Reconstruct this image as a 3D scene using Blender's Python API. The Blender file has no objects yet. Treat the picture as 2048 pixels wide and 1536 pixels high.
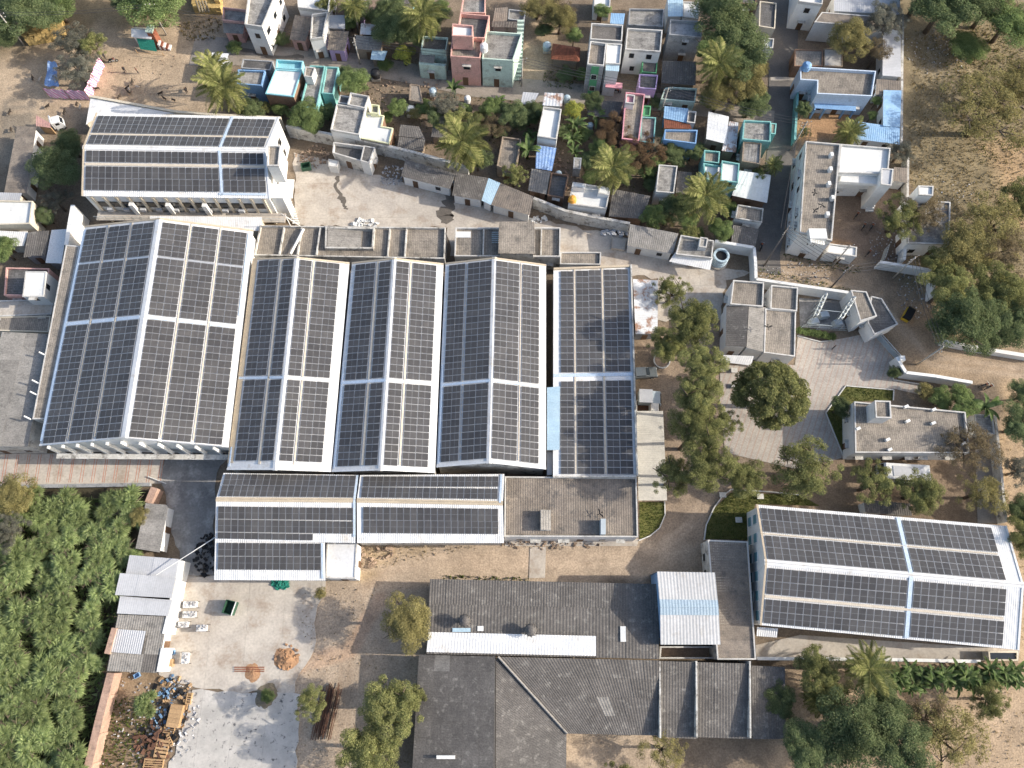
import bpy, math, random
import numpy as np
from mathutils import Vector, Matrix, Quaternion
random.seed(7)
RAD = math.radians
SC = bpy.context.scene
COL = SC.collection
# ------------------------------------------------------------------ camera
F, CX, CY = 1560.0, 1024.0, 768.0          # focal length and centre in photograph pixels (2048 x 1536)
NX, NY, CAMH = 1000.0, 1290.0, 118.0       # where straight down falls in the photograph, flying height
_n = Vector(((NX - CX) / F, -(NY - CY) / F, -1)).normalized()
_u = -_n
_x = Vector((1, 0, 0)); _x = (_x - _u * _x.dot(_u)).normalized()
_y = _u.cross(_x)
RW = Matrix((_x, _y, _u))                   # camera space -> world space
cam = bpy.data.cameras.new("camera"); camo = bpy.data.objects.new("camera", cam); COL.objects.link(camo)
cam.sensor_width = 36.0; cam.lens = F / 2048 * 36.0; cam.clip_start = 1; cam.clip_end = 6000
camo.matrix_world = Matrix.Translation((0, 0, CAMH)) @ RW.to_4x4()
SC.camera = camo
SC.render.resolution_x, SC.render.resolution_y = 1024, 768
cy = SC.cycles; cy.max_bounces = 5; cy.diffuse_bounces = 3; cy.glossy_bounces = 2; cy.transmission_bounces = 3; cy.transparent_max_bounces = 4; cy.caustics_reflective = False; cy.caustics_refractive = False
# ------------------------------------------------------------------ light
SUN_EL, SUN_AZ = 26.0, 0.0                 # degrees; azimuth counted from +X
w = bpy.data.worlds.new("World"); SC.world = w; w.use_nodes = True
nt = w.node_tree; bg = nt.nodes["Background"]
sky = nt.nodes.new("ShaderNodeTexSky"); sky.sky_type = 'NISHITA'; sky.sun_disc = False
sky.sun_elevation = RAD(SUN_EL); sky.sun_rotation = RAD(90 - SUN_AZ); sky.air_density = 1.0; sky.dust_density = 3.0
nt.links.new(sky.outputs[0], bg.inputs[0]); bg.inputs[1].default_value = 0.15
S = Vector((math.cos(RAD(SUN_EL)) * math.cos(RAD(SUN_AZ)), math.cos(RAD(SUN_EL)) * math.sin(RAD(SUN_AZ)), math.sin(RAD(SUN_EL))))
sl = bpy.data.lights.new("sun", 'SUN'); sl.energy = 3.6; sl.angle = RAD(0.53); sl.color = (1, 0.92, 0.80)
so = bpy.data.objects.new("sun", sl); COL.objects.link(so); so.location = S * 300
so.rotation_euler = S.to_track_quat('Z', 'Y').to_euler()
vs = SC.view_settings; vs.view_transform = 'Standard'; vs.look = 'None'; vs.exposure = 0.80; vs.gamma = 1.0
vs.use_curve_mapping = False

# ------------------------------------------------------------------ photograph point -> place at height z
def ray(x, y):
    return RW @ Vector(((x - CX) / F, -(y - CY) / F, -1))
def P(x, y, z=0.0):
    d = ray(x, y); t = (z - CAMH) / d.z
    return Vector((d.x * t, d.y * t, z))
def PJ(p):
    q = RW.transposed() @ (Vector(p) - Vector((0, 0, CAMH)))
    return (CX + F * q.x / -q.z, CY - F * q.y / -q.z)
def PX(px, z=0.0):
    return [P(a, b, z) for a, b in px]
def mpp(x, y, z=0.0):                       # metres per photograph pixel
    return (P(x + 1, y, z) - P(x, y, z)).length

# ------------------------------------------------------------------ materials
MATS = {}
def rgb(c): return (c[0], c[1], c[2], 1)
def M(name, c1, c2=None, scale=0.6, rough=0.85, rnd=0.08, fine=6.0, finev=0.16, bump=0.0, stain=None, metal=0.0, spec=0.3, island=0.0):
    m = bpy.data.materials.new(name); m.use_nodes = True; t = m.node_tree; N, L = t.nodes, t.links
    b = N["Principled BSDF"]; b.inputs["Roughness"].default_value = rough; b.inputs["Metallic"].default_value = metal
    b.inputs["Specular IOR Level"].default_value = spec
    g = N.new("ShaderNodeNewGeometry")
    n1 = N.new("ShaderNodeTexNoise"); n1.inputs["Scale"].default_value = scale; n1.inputs["Detail"].default_value = 5
    n1.inputs["Roughness"].default_value = 0.62
    L.new(g.outputs["Position"], n1.inputs["Vector"])
    mr = N.new("ShaderNodeMapRange"); mr.inputs[1].default_value = 0.36; mr.inputs[2].default_value = 0.64
    L.new(n1.outputs[0], mr.inputs[0])
    mx = N.new("ShaderNodeMix"); mx.data_type = 'RGBA'; mx.inputs[6].default_value = rgb(c1); mx.inputs[7].default_value = rgb(c2 or c1)
    L.new(mr.outputs[0], mx.inputs[0]); col = mx.outputs[2]
    if stain:
        sc_, ss, lo, hi = stain
        n3 = N.new("ShaderNodeTexNoise"); n3.inputs["Scale"].default_value = ss; n3.inputs["Detail"].default_value = 8
        n3.inputs["Roughness"].default_value = 0.7
        L.new(g.outputs["Position"], n3.inputs["Vector"])
        m3 = N.new("ShaderNodeMapRange"); m3.inputs[1].default_value = lo; m3.inputs[2].default_value = hi; L.new(n3.outputs[0], m3.inputs[0])
        x3 = N.new("ShaderNodeMix"); x3.data_type = 'RGBA'; L.new(m3.outputs[0], x3.inputs[0]); L.new(col, x3.inputs[6]); x3.inputs[7].default_value = rgb(sc_)
        col = x3.outputs[2]
    n2 = N.new("ShaderNodeTexNoise"); n2.inputs["Scale"].default_value = fine; n2.inputs["Detail"].default_value = 4
    L.new(g.outputs["Position"], n2.inputs["Vector"])
    v = N.new("ShaderNodeMapRange"); v.inputs[1].default_value = 0.3; v.inputs[2].default_value = 0.7
    v.inputs[3].default_value = 1 - finev; v.inputs[4].default_value = 1 + finev; L.new(n2.outputs[0], v.inputs[0])
    oi = N.new("ShaderNodeObjectInfo"); r = N.new("ShaderNodeMapRange"); r.inputs[3].default_value = 1 - rnd; r.inputs[4].default_value = 1 + rnd
    L.new(oi.outputs["Random"], r.inputs[0])
    mul = N.new("ShaderNodeMath"); mul.operation = 'MULTIPLY'; L.new(v.outputs[0], mul.inputs[0]); L.new(r.outputs[0], mul.inputs[1])
    fac = mul.outputs[0]
    if island:
        ri = N.new("ShaderNodeMapRange"); ri.inputs[3].default_value = 1 - island; ri.inputs[4].default_value = 1 + island
        L.new(g.outputs["Random Per Island"], ri.inputs[0])
        m2 = N.new("ShaderNodeMath"); m2.operation = 'MULTIPLY'; L.new(fac, m2.inputs[0]); L.new(ri.outputs[0], m2.inputs[1]); fac = m2.outputs[0]
    vm = N.new("ShaderNodeVectorMath"); vm.operation = 'SCALE'; L.new(col, vm.inputs[0]); L.new(fac, vm.inputs[3])
    L.new(vm.outputs[0], b.inputs["Base Color"])
    if bump:
        bp = N.new("ShaderNodeBump"); bp.inputs["Strength"].default_value = bump; bp.inputs["Distance"].default_value = 0.05
        L.new(n2.outputs[0], bp.inputs["Height"]); L.new(bp.outputs[0], b.inputs["Normal"])
    MATS[name] = m
    return m
def leafmat(name, ca, cb, cc, trans=0.35):
    ca, cb, cc = (tuple(v * .84 + .16 * (.3 * c[0] + .6 * c[1] + .1 * c[2]) for v in c) for c in (ca, cb, cc))
    m = bpy.data.materials.new(name); m.use_nodes = True; t = m.node_tree; N, L = t.nodes, t.links
    N.remove(N["Principled BSDF"]); out = N["Material Output"]
    g = N.new("ShaderNodeNewGeometry"); cr = N.new("ShaderNodeValToRGB"); e = cr.color_ramp.elements
    e[0].color = rgb(ca); e[1].color = rgb(cc); x = e.new(0.5); x.color = rgb(cb)
    L.new(g.outputs["Random Per Island"], cr.inputs[0])
    oi = N.new("ShaderNodeObjectInfo"); r = N.new("ShaderNodeMapRange"); r.inputs[3].default_value = 0.82; r.inputs[4].default_value = 1.2
    L.new(oi.outputs["Random"], r.inputs[0])
    n = N.new("ShaderNodeTexNoise"); n.inputs["Scale"].default_value = 0.5; n.inputs["Detail"].default_value = 3; L.new(g.outputs["Position"], n.inputs["Vector"])
    v = N.new("ShaderNodeMapRange"); v.inputs[1].default_value = 0.3; v.inputs[2].default_value = 0.7; v.inputs[3].default_value = 0.75; v.inputs[4].default_value = 1.3
    L.new(n.outputs[0], v.inputs[0])
    mul = N.new("ShaderNodeMath"); mul.operation = 'MULTIPLY'; L.new(r.outputs[0], mul.inputs[0]); L.new(v.outputs[0], mul.inputs[1])
    vm = N.new("ShaderNodeVectorMath"); vm.operation = 'SCALE'; L.new(cr.outputs[0], vm.inputs[0]); L.new(mul.outputs[0], vm.inputs[3])
    d = N.new("ShaderNodeBsdfDiffuse"); tr = N.new("ShaderNodeBsdfTranslucent"); mx = N.new("ShaderNodeMixShader"); mx.inputs[0].default_value = trans
    L.new(vm.outputs[0], d.inputs[0]); L.new(vm.outputs[0], tr.inputs[0]); L.new(d.outputs[0], mx.inputs[1]); L.new(tr.outputs[0], mx.inputs[2])
    L.new(mx.outputs[0], out.inputs[0]); MATS[name] = m
    return m

M('white_sheet', (.71, .71, .70), (.62, .63, .64), .35, .45, .04, 3, .07, spec=.4, stain=((.46, .42, .36), .45, .56, .74))
M('white_paint', (.72, .72, .70), (.64, .64, .62), .5, .7, .05, 4, .08, stain=((.33, .31, .28), .8, .60, .78))
M('old_white', (.56, .55, .52), (.44, .42, .38), .7, .85, .06, 5, .14, stain=((.12, .11, .10), .9, .50, .66))
M('cream', (.62, .56, .45), (.54, .48, .38), .6, .8, .06, 5, .1, stain=((.28, .24, .19), .8, .58, .74))
M('beige_trim', (.50, .42, .31), (.43, .36, .27), .8, .7, .05)
M('tray_blue', (.42, .52, .64), (.50, .58, .68), .7, .5, .05)
M('walkway', (.56, .50, .41), (.49, .43, .35), 1.0, .7, .05)
M('alu', (.60, .61, .62), None, 1, .35, .03, metal=.6, spec=.5)
M('asbestos', (.134, .124, .115), (.102, .095, .089), .4, .9, .09, 5, .24, stain=((.27, .255, .23), 1.1, .54, .74))
M('asbestos_light', (.27, .255, .235), (.20, .19, .175), .8, .9, .14, 5, .2, stain=((.11, .105, .10), 1.0, .54, .72))
M('asbestos_brown', (.24, .205, .17), (.175, .15, .128), .7, .9, .12, 6, .22, stain=((.10, .095, .09), .9, .52, .70))
M('roof_grey', (.31, .30, .28), (.235, .225, .21), .7, .9, .14, 5, .2, bump=.3, stain=((.12, .115, .11), .7, .50, .70))
M('roof_tan', (.29, .255, .215), (.215, .19, .16), .6, .9, .1, 5, .2, bump=.3, stain=((.13, .12, .11), .6, .52, .72))
M('roof_dark', (.14, .135, .13), (.095, .092, .09), .7, .9, .12, 5, .2, bump=.3, stain=((.24, .23, .22), .9, .56, .74))
M('roof_white', (.68, .69, .68), (.58, .59, .58), .5, .8, .05, 4, .08, stain=((.36, .35, .33), .7, .60, .76))
M('sheet_grey', (.45, .46, .48), (.40, .41, .43), .5, .5, .06, 4, .08)
M('sheet_blue', (.22, .38, .58), (.28, .44, .62), .6, .5, .08, 4, .12, stain=((.40, .50, .58), .9, .62, .78))
M('workshop_sheet', (.50, .505, .51), (.44, .445, .45), .4, .5, .04, 3, .08, stain=((.36, .34, .31), .5, .56, .74))
M('ridge_blue', (.30, .39, .47), (.34, .43, .50), .5, .5, .03)
M('sheet_sky', (.36, .50, .60), (.42, .56, .65), .5, .5, .06, 4, .1)
M('sheet_rust', (.60, .62, .64), (.50, .52, .55), .5, .5, .05, 4, .1, stain=((.28, .17, .12), .55, .50, .60))
M('blue_paint', (.20, .35, .56), (.17, .30, .50), .6, .75, .05)
M('teal_paint', (.22, .46, .44), (.18, .39, .38), .6, .75, .08, stain=((.10, .22, .21), .7, .50, .72))
M('aqua_paint', (.30, .60, .66), (.26, .52, .58), .6, .75, .08)
M('pink_paint', (.60, .36, .31), (.54, .31, .27), .6, .75, .08, stain=((.30, .20, .17), .7, .50, .72))
M('rose_paint', (.62, .30, .34), (.54, .26, .30), .6, .75, .08)
M('mint_paint', (.52, .64, .56), (.46, .57, .50), .6, .75, .06, stain=((.24, .26, .22), .7, .50, .72))
M('lilac_paint', (.50, .38, .60), (.44, .33, .52), .6, .75, .06)
M('yellow_paint', (.66, .66, .44), (.60, .60, .40), .6, .75, .05)
M('green_paint', (.10, .32, .16), None, .6, .75, .05)
M('brick_wall', (.24, .15, .10), (.18, .115, .08), 1.2, .9, .1, 6, .25)
M('mud_wall', (.30, .24, .18), (.22, .175, .135), .8, .9, .1, 6, .2)
M('grey_wall', (.34, .35, .36), (.27, .28, .29), .7, .85, .08, 5, .15, stain=((.13, .13, .13), .8, .52, .7))
M('pinkish_wall', (.44, .30, .23), (.36, .24, .185), .8, .9, .06, 5, .16, stain=((.22, .16, .13), .9, .54, .7))
M('concrete', (.50, .455, .395), (.40, .36, .315), .35, .9, .05, 3, .12, stain=((.33, .27, .215), .30, .50, .68))
M('concrete_dark', (.27, .26, .245), (.20, .19, .18), .3, .9, .05, 3, .14, stain=((.44, .42, .39), .35, .50, .70))
M('concrete_white', (.50, .475, .44), (.38, .365, .34), .5, .9, .05, 4, .1, stain=((.10, .10, .105), 1.3, .57, .66))
M('street', (.34, .295, .25), (.26, .23, .195), .4, .9, .05, 4, .14, stain=((.12, .11, .10), .4, .55, .70))
M('asphalt', (.15, .138, .125), (.115, .106, .098), .5, .9, .05, 4, .16, stain=((.17, .15, .13), .5, .56, .7))
M('parapet_white', (.56, .55, .525), (.43, .42, .40), .6, .8, .06, 5, .12, stain=((.26, .25, .23), .9, .54, .72))
M('wet_stain', (.15, .13, .11), (.11, .098, .085), 1.0, .6, .05)
M('kerb_white', (.62, .61, .58), (.50, .49, .46), .8, .85, .05, 5, .12)
M('stripe_red', (.46, .17, .11), (.44, .22, .15), .9, .9, .04, 5, .2)
M('glass_dark', (.015, .02, .025), None, 1, .12, .1, spec=.6)
M('frame_dark', (.09, .08, .075), None, 1, .6, .2)
M('door_wood', (.14, .085, .05), (.11, .065, .04), 1, .6, .25)
M('window_teal', (.10, .22, .26), None, 1, .4, .05)
M('black', (.012, .012, .013), None, 1, .5, .05)
M('iron', (.12, .11, .105), (.09, .085, .08), 2, .6, .1)
M('galv', (.46, .50, .50), (.40, .44, .44), 2, .45, .08, metal=.3)
M('rust', (.13, .065, .04), (.09, .05, .035), 2, .85, .2, island=.3)
M('wood', (.42, .28, .15), (.34, .22, .12), 3, .75, .12, 12, .15, island=.15)
M('straw', (.50, .36, .15), (.40, .28, .11), 2.0, .95, .18, 12, .3, bump=.6)
M('bark', (.13, .10, .075), (.09, .07, .052), 3, .9, .15, 12, .25)
M('palm_bark', (.24, .21, .17), (.17, .15, .12), 3, .9, .1, 8, .25)
M('pole_conc', (.42, .40, .36), (.34, .32, .29), 2, .85, .05)
M('tank_black', (.02, .02, .022), None, 1, .4, .05)
M('tank_blue', (.42, .52, .58), (.36, .46, .52), 2, .5, .05)
M('tank_orange', (.62, .30, .05), None, 1, .5, .05)
M('tank_white', (.66, .67, .67), None, 1, .5, .05)
M('tarp_blue', (.16, .28, .55), (.30, .42, .62), 1.2, .5, .05, 6, .25, bump=.5)
M('tarp_white', (.66, .66, .64), (.55, .56, .56), 1.5, .6, .05, 6, .15, bump=.5)
M('red_soil', (.40, .235, .13), (.32, .19, .11), 1.8, .95, .05, 6, .2, bump=.6)
M('green_net', (.02, .18, .13), (.03, .24, .18), 3, .8, .05)
M('bin_green', (.03, .08, .05), None, 1, .5, .05)
M('car_grey', (.16, .18, .19), None, 1, .3, .05, metal=.4, spec=.5)
M('truck_grey', (.42, .47, .50), (.36, .41, .44), 1, .4, .04, 4, .08)
M('bus_white', (.68, .68, .66), (.60, .60, .58), .8, .4, .04, 5, .08)
M('rubber', (.02, .02, .02), None, 1, .8, .1)
M('auto_yellow', (.60, .40, .04), None, 1, .4, .03)
M('tile_red', (.28, .10, .06), (.20, .075, .045), 2, .85, .25, 6, .2)
M('litter', (.46, .45, .43), (.28, .28, .30), 8, .7, .1, 20, .4, island=.6)
M('pale_blue', (.52, .60, .70), (.46, .54, .64), .6, .75, .05, stain=((.30, .33, .38), .8, .58, .74))
M('litter_blue', (.07, .13, .27), (.16, .27, .36), 5, .6, .2, 20, .3, island=.5)
M('rubble', (.34, .25, .18), (.26, .19, .14), 3, .95, .1, 10, .3, island=.35)
M('goat_dark', (.03, .025, .02), (.06, .045, .035), 4, .9, .3)
M('goat_pale', (.46, .40, .33), None, 4, .9, .2)
M('cloth_white', (.62, .60, .56), None, 4, .9, .1)
M('haystack_dark', (.20, .17, .12), (.15, .125, .09), 2, .95, .1, 10, .3)
M('wire', (.06, .06, .065), None, 1, .6, .05)
leafmat('leaf_neem', (0.125, 0.145, 0.042), (0.205, 0.22, 0.066), (0.3, 0.29, 0.1))
leafmat('leaf_dark', (0.08, 0.12, 0.046), (0.135, 0.18, 0.07), (0.2, 0.235, 0.1))
leafmat('leaf_bright', (0.11, 0.165, 0.044), (0.17, 0.24, 0.068), (0.25, 0.31, 0.11))
leafmat('leaf_olive', (0.165, 0.15, 0.048), (0.25, 0.22, 0.07), (0.33, 0.285, 0.105))
leafmat('leaf_dry', (0.145, 0.115, 0.065), (0.205, 0.16, 0.085), (0.25, 0.195, 0.105))
leafmat('leaf_brown', (0.12, 0.075, 0.04), (0.16, 0.1, 0.052), (0.2, 0.13, 0.07))
leafmat('leaf_grey', (.120, .125, .095), (.165, .165, .125), (.21, .205, .160))
leafmat('leaf_thicket', (0.15, 0.205, 0.06), (0.235, 0.305, 0.095), (0.34, 0.4, 0.15))
leafmat('leaf_palm', (0.13, 0.15, 0.038), (0.21, 0.225, 0.058), (0.31, 0.295, 0.1))
leafmat('leaf_banana', (0.075, 0.13, 0.032), (0.115, 0.175, 0.05), (0.17, 0.22, 0.085))
leafmat('leaf_flower', (.42, .38, .03), (.30, .32, .04), (.16, .22, .04))
leafmat('grass_green', (.060, .095, .016), (.100, .130, .022), (.15, .155, .035))
leafmat('grass_dry', (.20, .150, .065), (.26, .195, .085), (.17, .145, .060))
# solar glass
m = M('solar_cell', (.060, .059, .062), (.079, .077, .077), .22, .36, .16, 2.5, .10, spec=.28, stain=((.095, .090, .085), .35, .58, .78))
# paved court: grey pavers with rows of red brick, laid on the diagonal
def pavermat():
    m = M('paver_court', (.47, .43, .38), (.40, .365, .325), .4, .9, .03, 4, .12, stain=((.31, .28, .25), .3, .55, .72))
    t = m.node_tree; N, L = t.nodes, t.links; b = N["Principled BSDF"]
    src = b.inputs["Base Color"].links[0].from_socket
    g = N.new("ShaderNodeNewGeometry"); mp = N.new("ShaderNodeMapping"); mp.inputs["Rotation"].default_value = (0, 0, RAD(23))
    L.new(g.outputs["Position"], mp.inputs[0])
    wv = N.new("ShaderNodeTexWave"); wv.bands_direction = 'X'; wv.inputs["Scale"].default_value = 0.36; wv.inputs["Distortion"].default_value = 0.6
    wv.inputs["Detail"].default_value = 2; wv.inputs["Detail Scale"].default_value = 2.0
    L.new(mp.outputs[0], wv.inputs[0])
    mr = N.new("ShaderNodeMapRange"); mr.inputs[1].default_value = .80; mr.inputs[2].default_value = .97; mr.inputs[4].default_value = .28; L.new(wv.outputs["Fac"], mr.inputs[0])
    mx = N.new("ShaderNodeMix"); mx.data_type = 'RGBA'; L.new(mr.outputs[0], mx.inputs[0]); L.new(src, mx.inputs[6]); mx.inputs[7].default_value = (.38, .17, .12, 1)
    bk = N.new("ShaderNodeTexBrick"); bk.inputs["Scale"].default_value = 1.6; bk.inputs["Color1"].default_value = (1, 1, 1, 1); bk.inputs["Color2"].default_value = (.84, .84, .84, 1)
    bk.inputs["Mortar"].default_value = (.6, .6, .6, 1); L.new(mp.outputs[0], bk.inputs[0])
    m3 = N.new("ShaderNodeMix"); m3.data_type = 'RGBA'; m3.blend_type = 'MULTIPLY'; m3.inputs[0].default_value = .8
    L.new(mx.outputs[2], m3.inputs[6]); L.new(bk.outputs[0], m3.inputs[7]); L.new(m3.outputs[2], b.inputs["Base Color"])
pavermat()
def tiled(name, sc=1.0, rot=0.0, lo=.66):
    t = MATS[name].node_tree; N, L = t.nodes, t.links; b = N["Principled BSDF"]; src = b.inputs["Base Color"].links[0].from_socket
    g = N.new("ShaderNodeNewGeometry"); mp = N.new("ShaderNodeMapping"); mp.inputs["Rotation"].default_value = (0, 0, rot); L.new(g.outputs["Position"], mp.inputs[0])
    bk = N.new("ShaderNodeTexBrick"); bk.inputs["Scale"].default_value = 1.0; bk.inputs["Brick Width"].default_value = 1.1 * sc; bk.inputs["Row Height"].default_value = .30 * sc; bk.inputs["Mortar Size"].default_value = .05 * sc; bk.inputs["Mortar Smooth"].default_value = .6
    bk.inputs["Color1"].default_value = (1.12, 1.12, 1.12, 1); bk.inputs["Color2"].default_value = (.92, .92, .92, 1); bk.inputs["Mortar"].default_value = (lo, lo, lo, 1); L.new(mp.outputs[0], bk.inputs[0])
    mx = N.new("ShaderNodeMix"); mx.data_type = 'RGBA'; mx.blend_type = 'MULTIPLY'; mx.inputs[0].default_value = 1; mx.clamp_result = False
    L.new(src, mx.inputs[6]); L.new(bk.outputs[0], mx.inputs[7]); L.new(mx.outputs[2], b.inputs["Base Color"])
for n_, r_ in (('roof_grey', 0), ('roof_tan', math.pi / 2), ('roof_dark', 0)): tiled(n_, 1.0, r_)
def stripedmat():
    m = M('pink_stripe', (.62, .22, .40), None, 1, .8, .02)
    t = m.node_tree; N, L = t.nodes, t.links; b = N["Principled BSDF"]
    tc = N.new("ShaderNodeUVMap"); wv = N.new("ShaderNodeTexWave"); wv.bands_direction = 'X'; wv.inputs["Scale"].default_value = 0.62
    L.new(tc.outputs[0], wv.inputs[0])
    cr = N.new("ShaderNodeValToRGB"); cr.color_ramp.interpolation = 'CONSTANT'; e = cr.color_ramp.elements
    e[0].color = (.66, .24, .46, 1); e[1].position = .52; e[1].color = (.74, .68, .72, 1)
    L.new(wv.outputs["Fac"], cr.inputs[0]); L.new(cr.outputs[0], b.inputs["Base Color"])
stripedmat()

# ------------------------------------------------------------------ mesh helpers
def newmesh(name, verts, faces, mats, smooth=False, fm=None):
    me = bpy.data.meshes.new(name); me.from_pydata([tuple(v) for v in verts], [], faces)
    if not isinstance(mats, (list, tuple)): mats = [mats]
    for k in mats: me.materials.append(MATS[k])
    if fm is not None: me.polygons.foreach_set("material_index", fm)
    if smooth: me.polygons.foreach_set("use_smooth", [True] * len(me.polygons))
    me.update(); return me
def link(name, me, parent=None):
    o = bpy.data.objects.new(name, me); COL.objects.link(o)
    if parent is not None: o.parent = parent
    return o
USED = {}
def tag(o, label, cat=None, group=None, kind=None):
    o["label"] = label
    if cat: o["category"] = cat
    if group: o["group"] = group
    if kind: o["kind"] = kind
    USED[label] = USED.get(label, 0) + 1
    return o
class T:
    """A thing: an Empty at its base; its parts are meshes parented to it."""
    def __init__(s, name, label, cat, loc, group=None, kind=None):
        s.o = bpy.data.objects.new(name, None); COL.objects.link(s.o); s.o.empty_display_size = .5
        s.loc = Vector(loc); s.o.location = s.loc
        if kind == 'structure': s.o["kind"] = kind; s.o["label"] = label
        else: tag(s.o, label, cat, group, kind)
    def part(s, name, verts, faces, mat, parent=None, smooth=False, fm=None, label=None):
        me = newmesh(name, [Vector(v) - s.loc for v in verts], faces, mat, smooth, fm)
        o = link(name, me, parent or s.o)
        if label: o["label"] = label
        return o
    def geo(s, name, g, mat, parent=None, **k): return s.part(name, g[0], g[1], mat, parent, **k)
def solo(name, label, cat, g, mat, group=None, kind=None, smooth=False):
    vs_ = [Vector(v) for v in g[0]]; zmin = min(v.z for v in vs_)
    c = sum(vs_, Vector()) / len(vs_); c.z = zmin
    o = link(name, newmesh(name, [v - c for v in vs_], g[1], mat, smooth)); o.location = c
    return tag(o, label, cat, group, kind)
def struct(name, g, mat, label=None):
    o = link(name, newmesh(name, g[0], g[1], mat)); o["kind"] = "structure"
    if label: o["label"] = label
    return o
def join(*gs):
    V, Fc = [], []
    for v, f in gs:
        k = len(V); V += list(v); Fc += [tuple(i + k for i in q) for q in f]
    return V, Fc
def area2(p): return sum(p[i].x * p[(i + 1) % len(p)].y - p[(i + 1) % len(p)].x * p[i].y for i in range(len(p)))
def ccw(p): return list(p) if area2(p) > 0 else list(reversed(p))
def inset(p, d):
    n = len(p); out = []
    for i in range(n):
        a, b, c = p[i - 1], p[i], p[(i + 1) % n]
        e1 = Vector((b.x - a.x, b.y - a.y)).normalized(); e2 = Vector((c.x - b.x, c.y - b.y)).normalized()
        n1 = Vector((-e1.y, e1.x)); n2 = Vector((-e2.y, e2.x)); m_ = n1 + n2
        k = max(m_.length_squared / 2, .25); q = m_ * (d / k)
        out.append(Vector((b.x + q.x, b.y + q.y, b.z)))
    return out
def prism(p, z0, z1, top=True, bottom=False):
    p = ccw(p); n = len(p)
    V = [Vector((q.x, q.y, z0)) for q in p] + [Vector((q.x, q.y, z1)) for q in p]
    Fc = [(i, (i + 1) % n, n + (i + 1) % n, n + i) for i in range(n)]
    if top: Fc.append(tuple(range(n, 2 * n)))
    if bottom: Fc.append(tuple(reversed(range(n))))
    return V, Fc
def flat(p, z):
    p = ccw(p); return [Vector((q.x, q.y, z)) for q in p], [tuple(range(len(p)))]
def ring(p, d, z0, z1, outset=.03):
    p = ccw(p); o = inset(p, -outset); i_ = inset(p, d); n = len(p)
    V = []
    for zz, pp in ((z0, o), (z1, o), (z1, i_), (z0, i_)): V += [Vector((q.x, q.y, zz)) for q in pp]
    Fc = []
    for i in range(n):
        j = (i + 1) % n
        for a in range(4):
            b = (a + 1) % 4; Fc.append((a * n + i, a * n + j, b * n + j, b * n + i))
    return V, Fc
def box(c, ux, uy, sx, sy, z0, z1):
    """box centred at c (xy) with unit axes ux, uy and full sizes sx, sy."""
    c = Vector((c[0], c[1], 0)); a = Vector((ux[0], ux[1], 0)) * sx / 2; b = Vector((uy[0], uy[1], 0)) * sy / 2
    return prism([c - a - b, c + a - b, c + a + b, c - a + b], z0, z1, True, True)
def bx(x0, x1, y0, y1, z0, z1):
    return prism([Vector((x0, y0, 0)), Vector((x1, y0, 0)), Vector((x1, y1, 0)), Vector((x0, y1, 0))], z0, z1, True, True)
def tube(path, radii, n=6, cap=True):
    path = [Vector(p) for p in path]; V, Fc = [], []
    for i, p in enumerate(path):
        d = (path[min(i + 1, len(path) - 1)] - path[max(i - 1, 0)])
        d = d.normalized() if d.length > 1e-6 else Vector((0, 0, 1))
        a = d.orthogonal().normalized(); b = d.cross(a)
        r = radii[i] if isinstance(radii, (list, tuple)) else radii
        for k in range(n):
            t = 2 * math.pi * k / n; V.append(p + (a * math.cos(t) + b * math.sin(t)) * r)
    for i in range(len(path) - 1):
        for k in range(n):
            Fc.append((i * n + k, i * n + (k + 1) % n, (i + 1) * n + (k + 1) % n, (i + 1) * n + k))
    if cap:
        Fc.append(tuple(reversed(range(n)))); Fc.append(tuple(range((len(path) - 1) * n, len(path) * n)))
    return V, Fc
def cyl(c, r, z0, z1, n=16, r2=None):
    return tube([Vector((c[0], c[1], z0)), Vector((c[0], c[1], z1))], [r, r if r2 is None else r2], n)
def lathe(c, prof, n=18):
    V, Fc = [], []
    for r, z in prof:
        for k in range(n):
            t = 2 * math.pi * k / n; V.append(Vector((c[0] + r * math.cos(t), c[1] + r * math.sin(t), z)))
    for i in range(len(prof) - 1):
        for k in range(n): Fc.append((i * n + k, i * n + (k + 1) % n, (i + 1) * n + (k + 1) % n, (i + 1) * n + k))
    return V, Fc
def corr(A, B, C, D, pitch=.3, amp=.03):
    """corrugated sheet: waves step along A->B, ridges run along A->D."""
    A, B, C, D = (Vector(q) for q in (A, B, C, D))
    nw = max(1, int(round((B - A).length / pitch))); n = nw * 4
    nr = (B - A).cross(D - A).normalized()
    if nr.z < 0: nr = -nr
    V, Fc = [], []; pat = (0, 1, 0, -1)
    for i in range(n + 1):
        u = i / n; off = nr * amp * pat[i % 4]
        V.append(A.lerp(B, u) + off); V.append(D.lerp(C, u) + off)
    for i in range(n): Fc.append((2 * i, 2 * i + 2, 2 * i + 3, 2 * i + 1))
    return V, Fc
def bil(A, B, C, D, u, v): return A.lerp(B, u).lerp(D.lerp(C, u), v)
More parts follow.
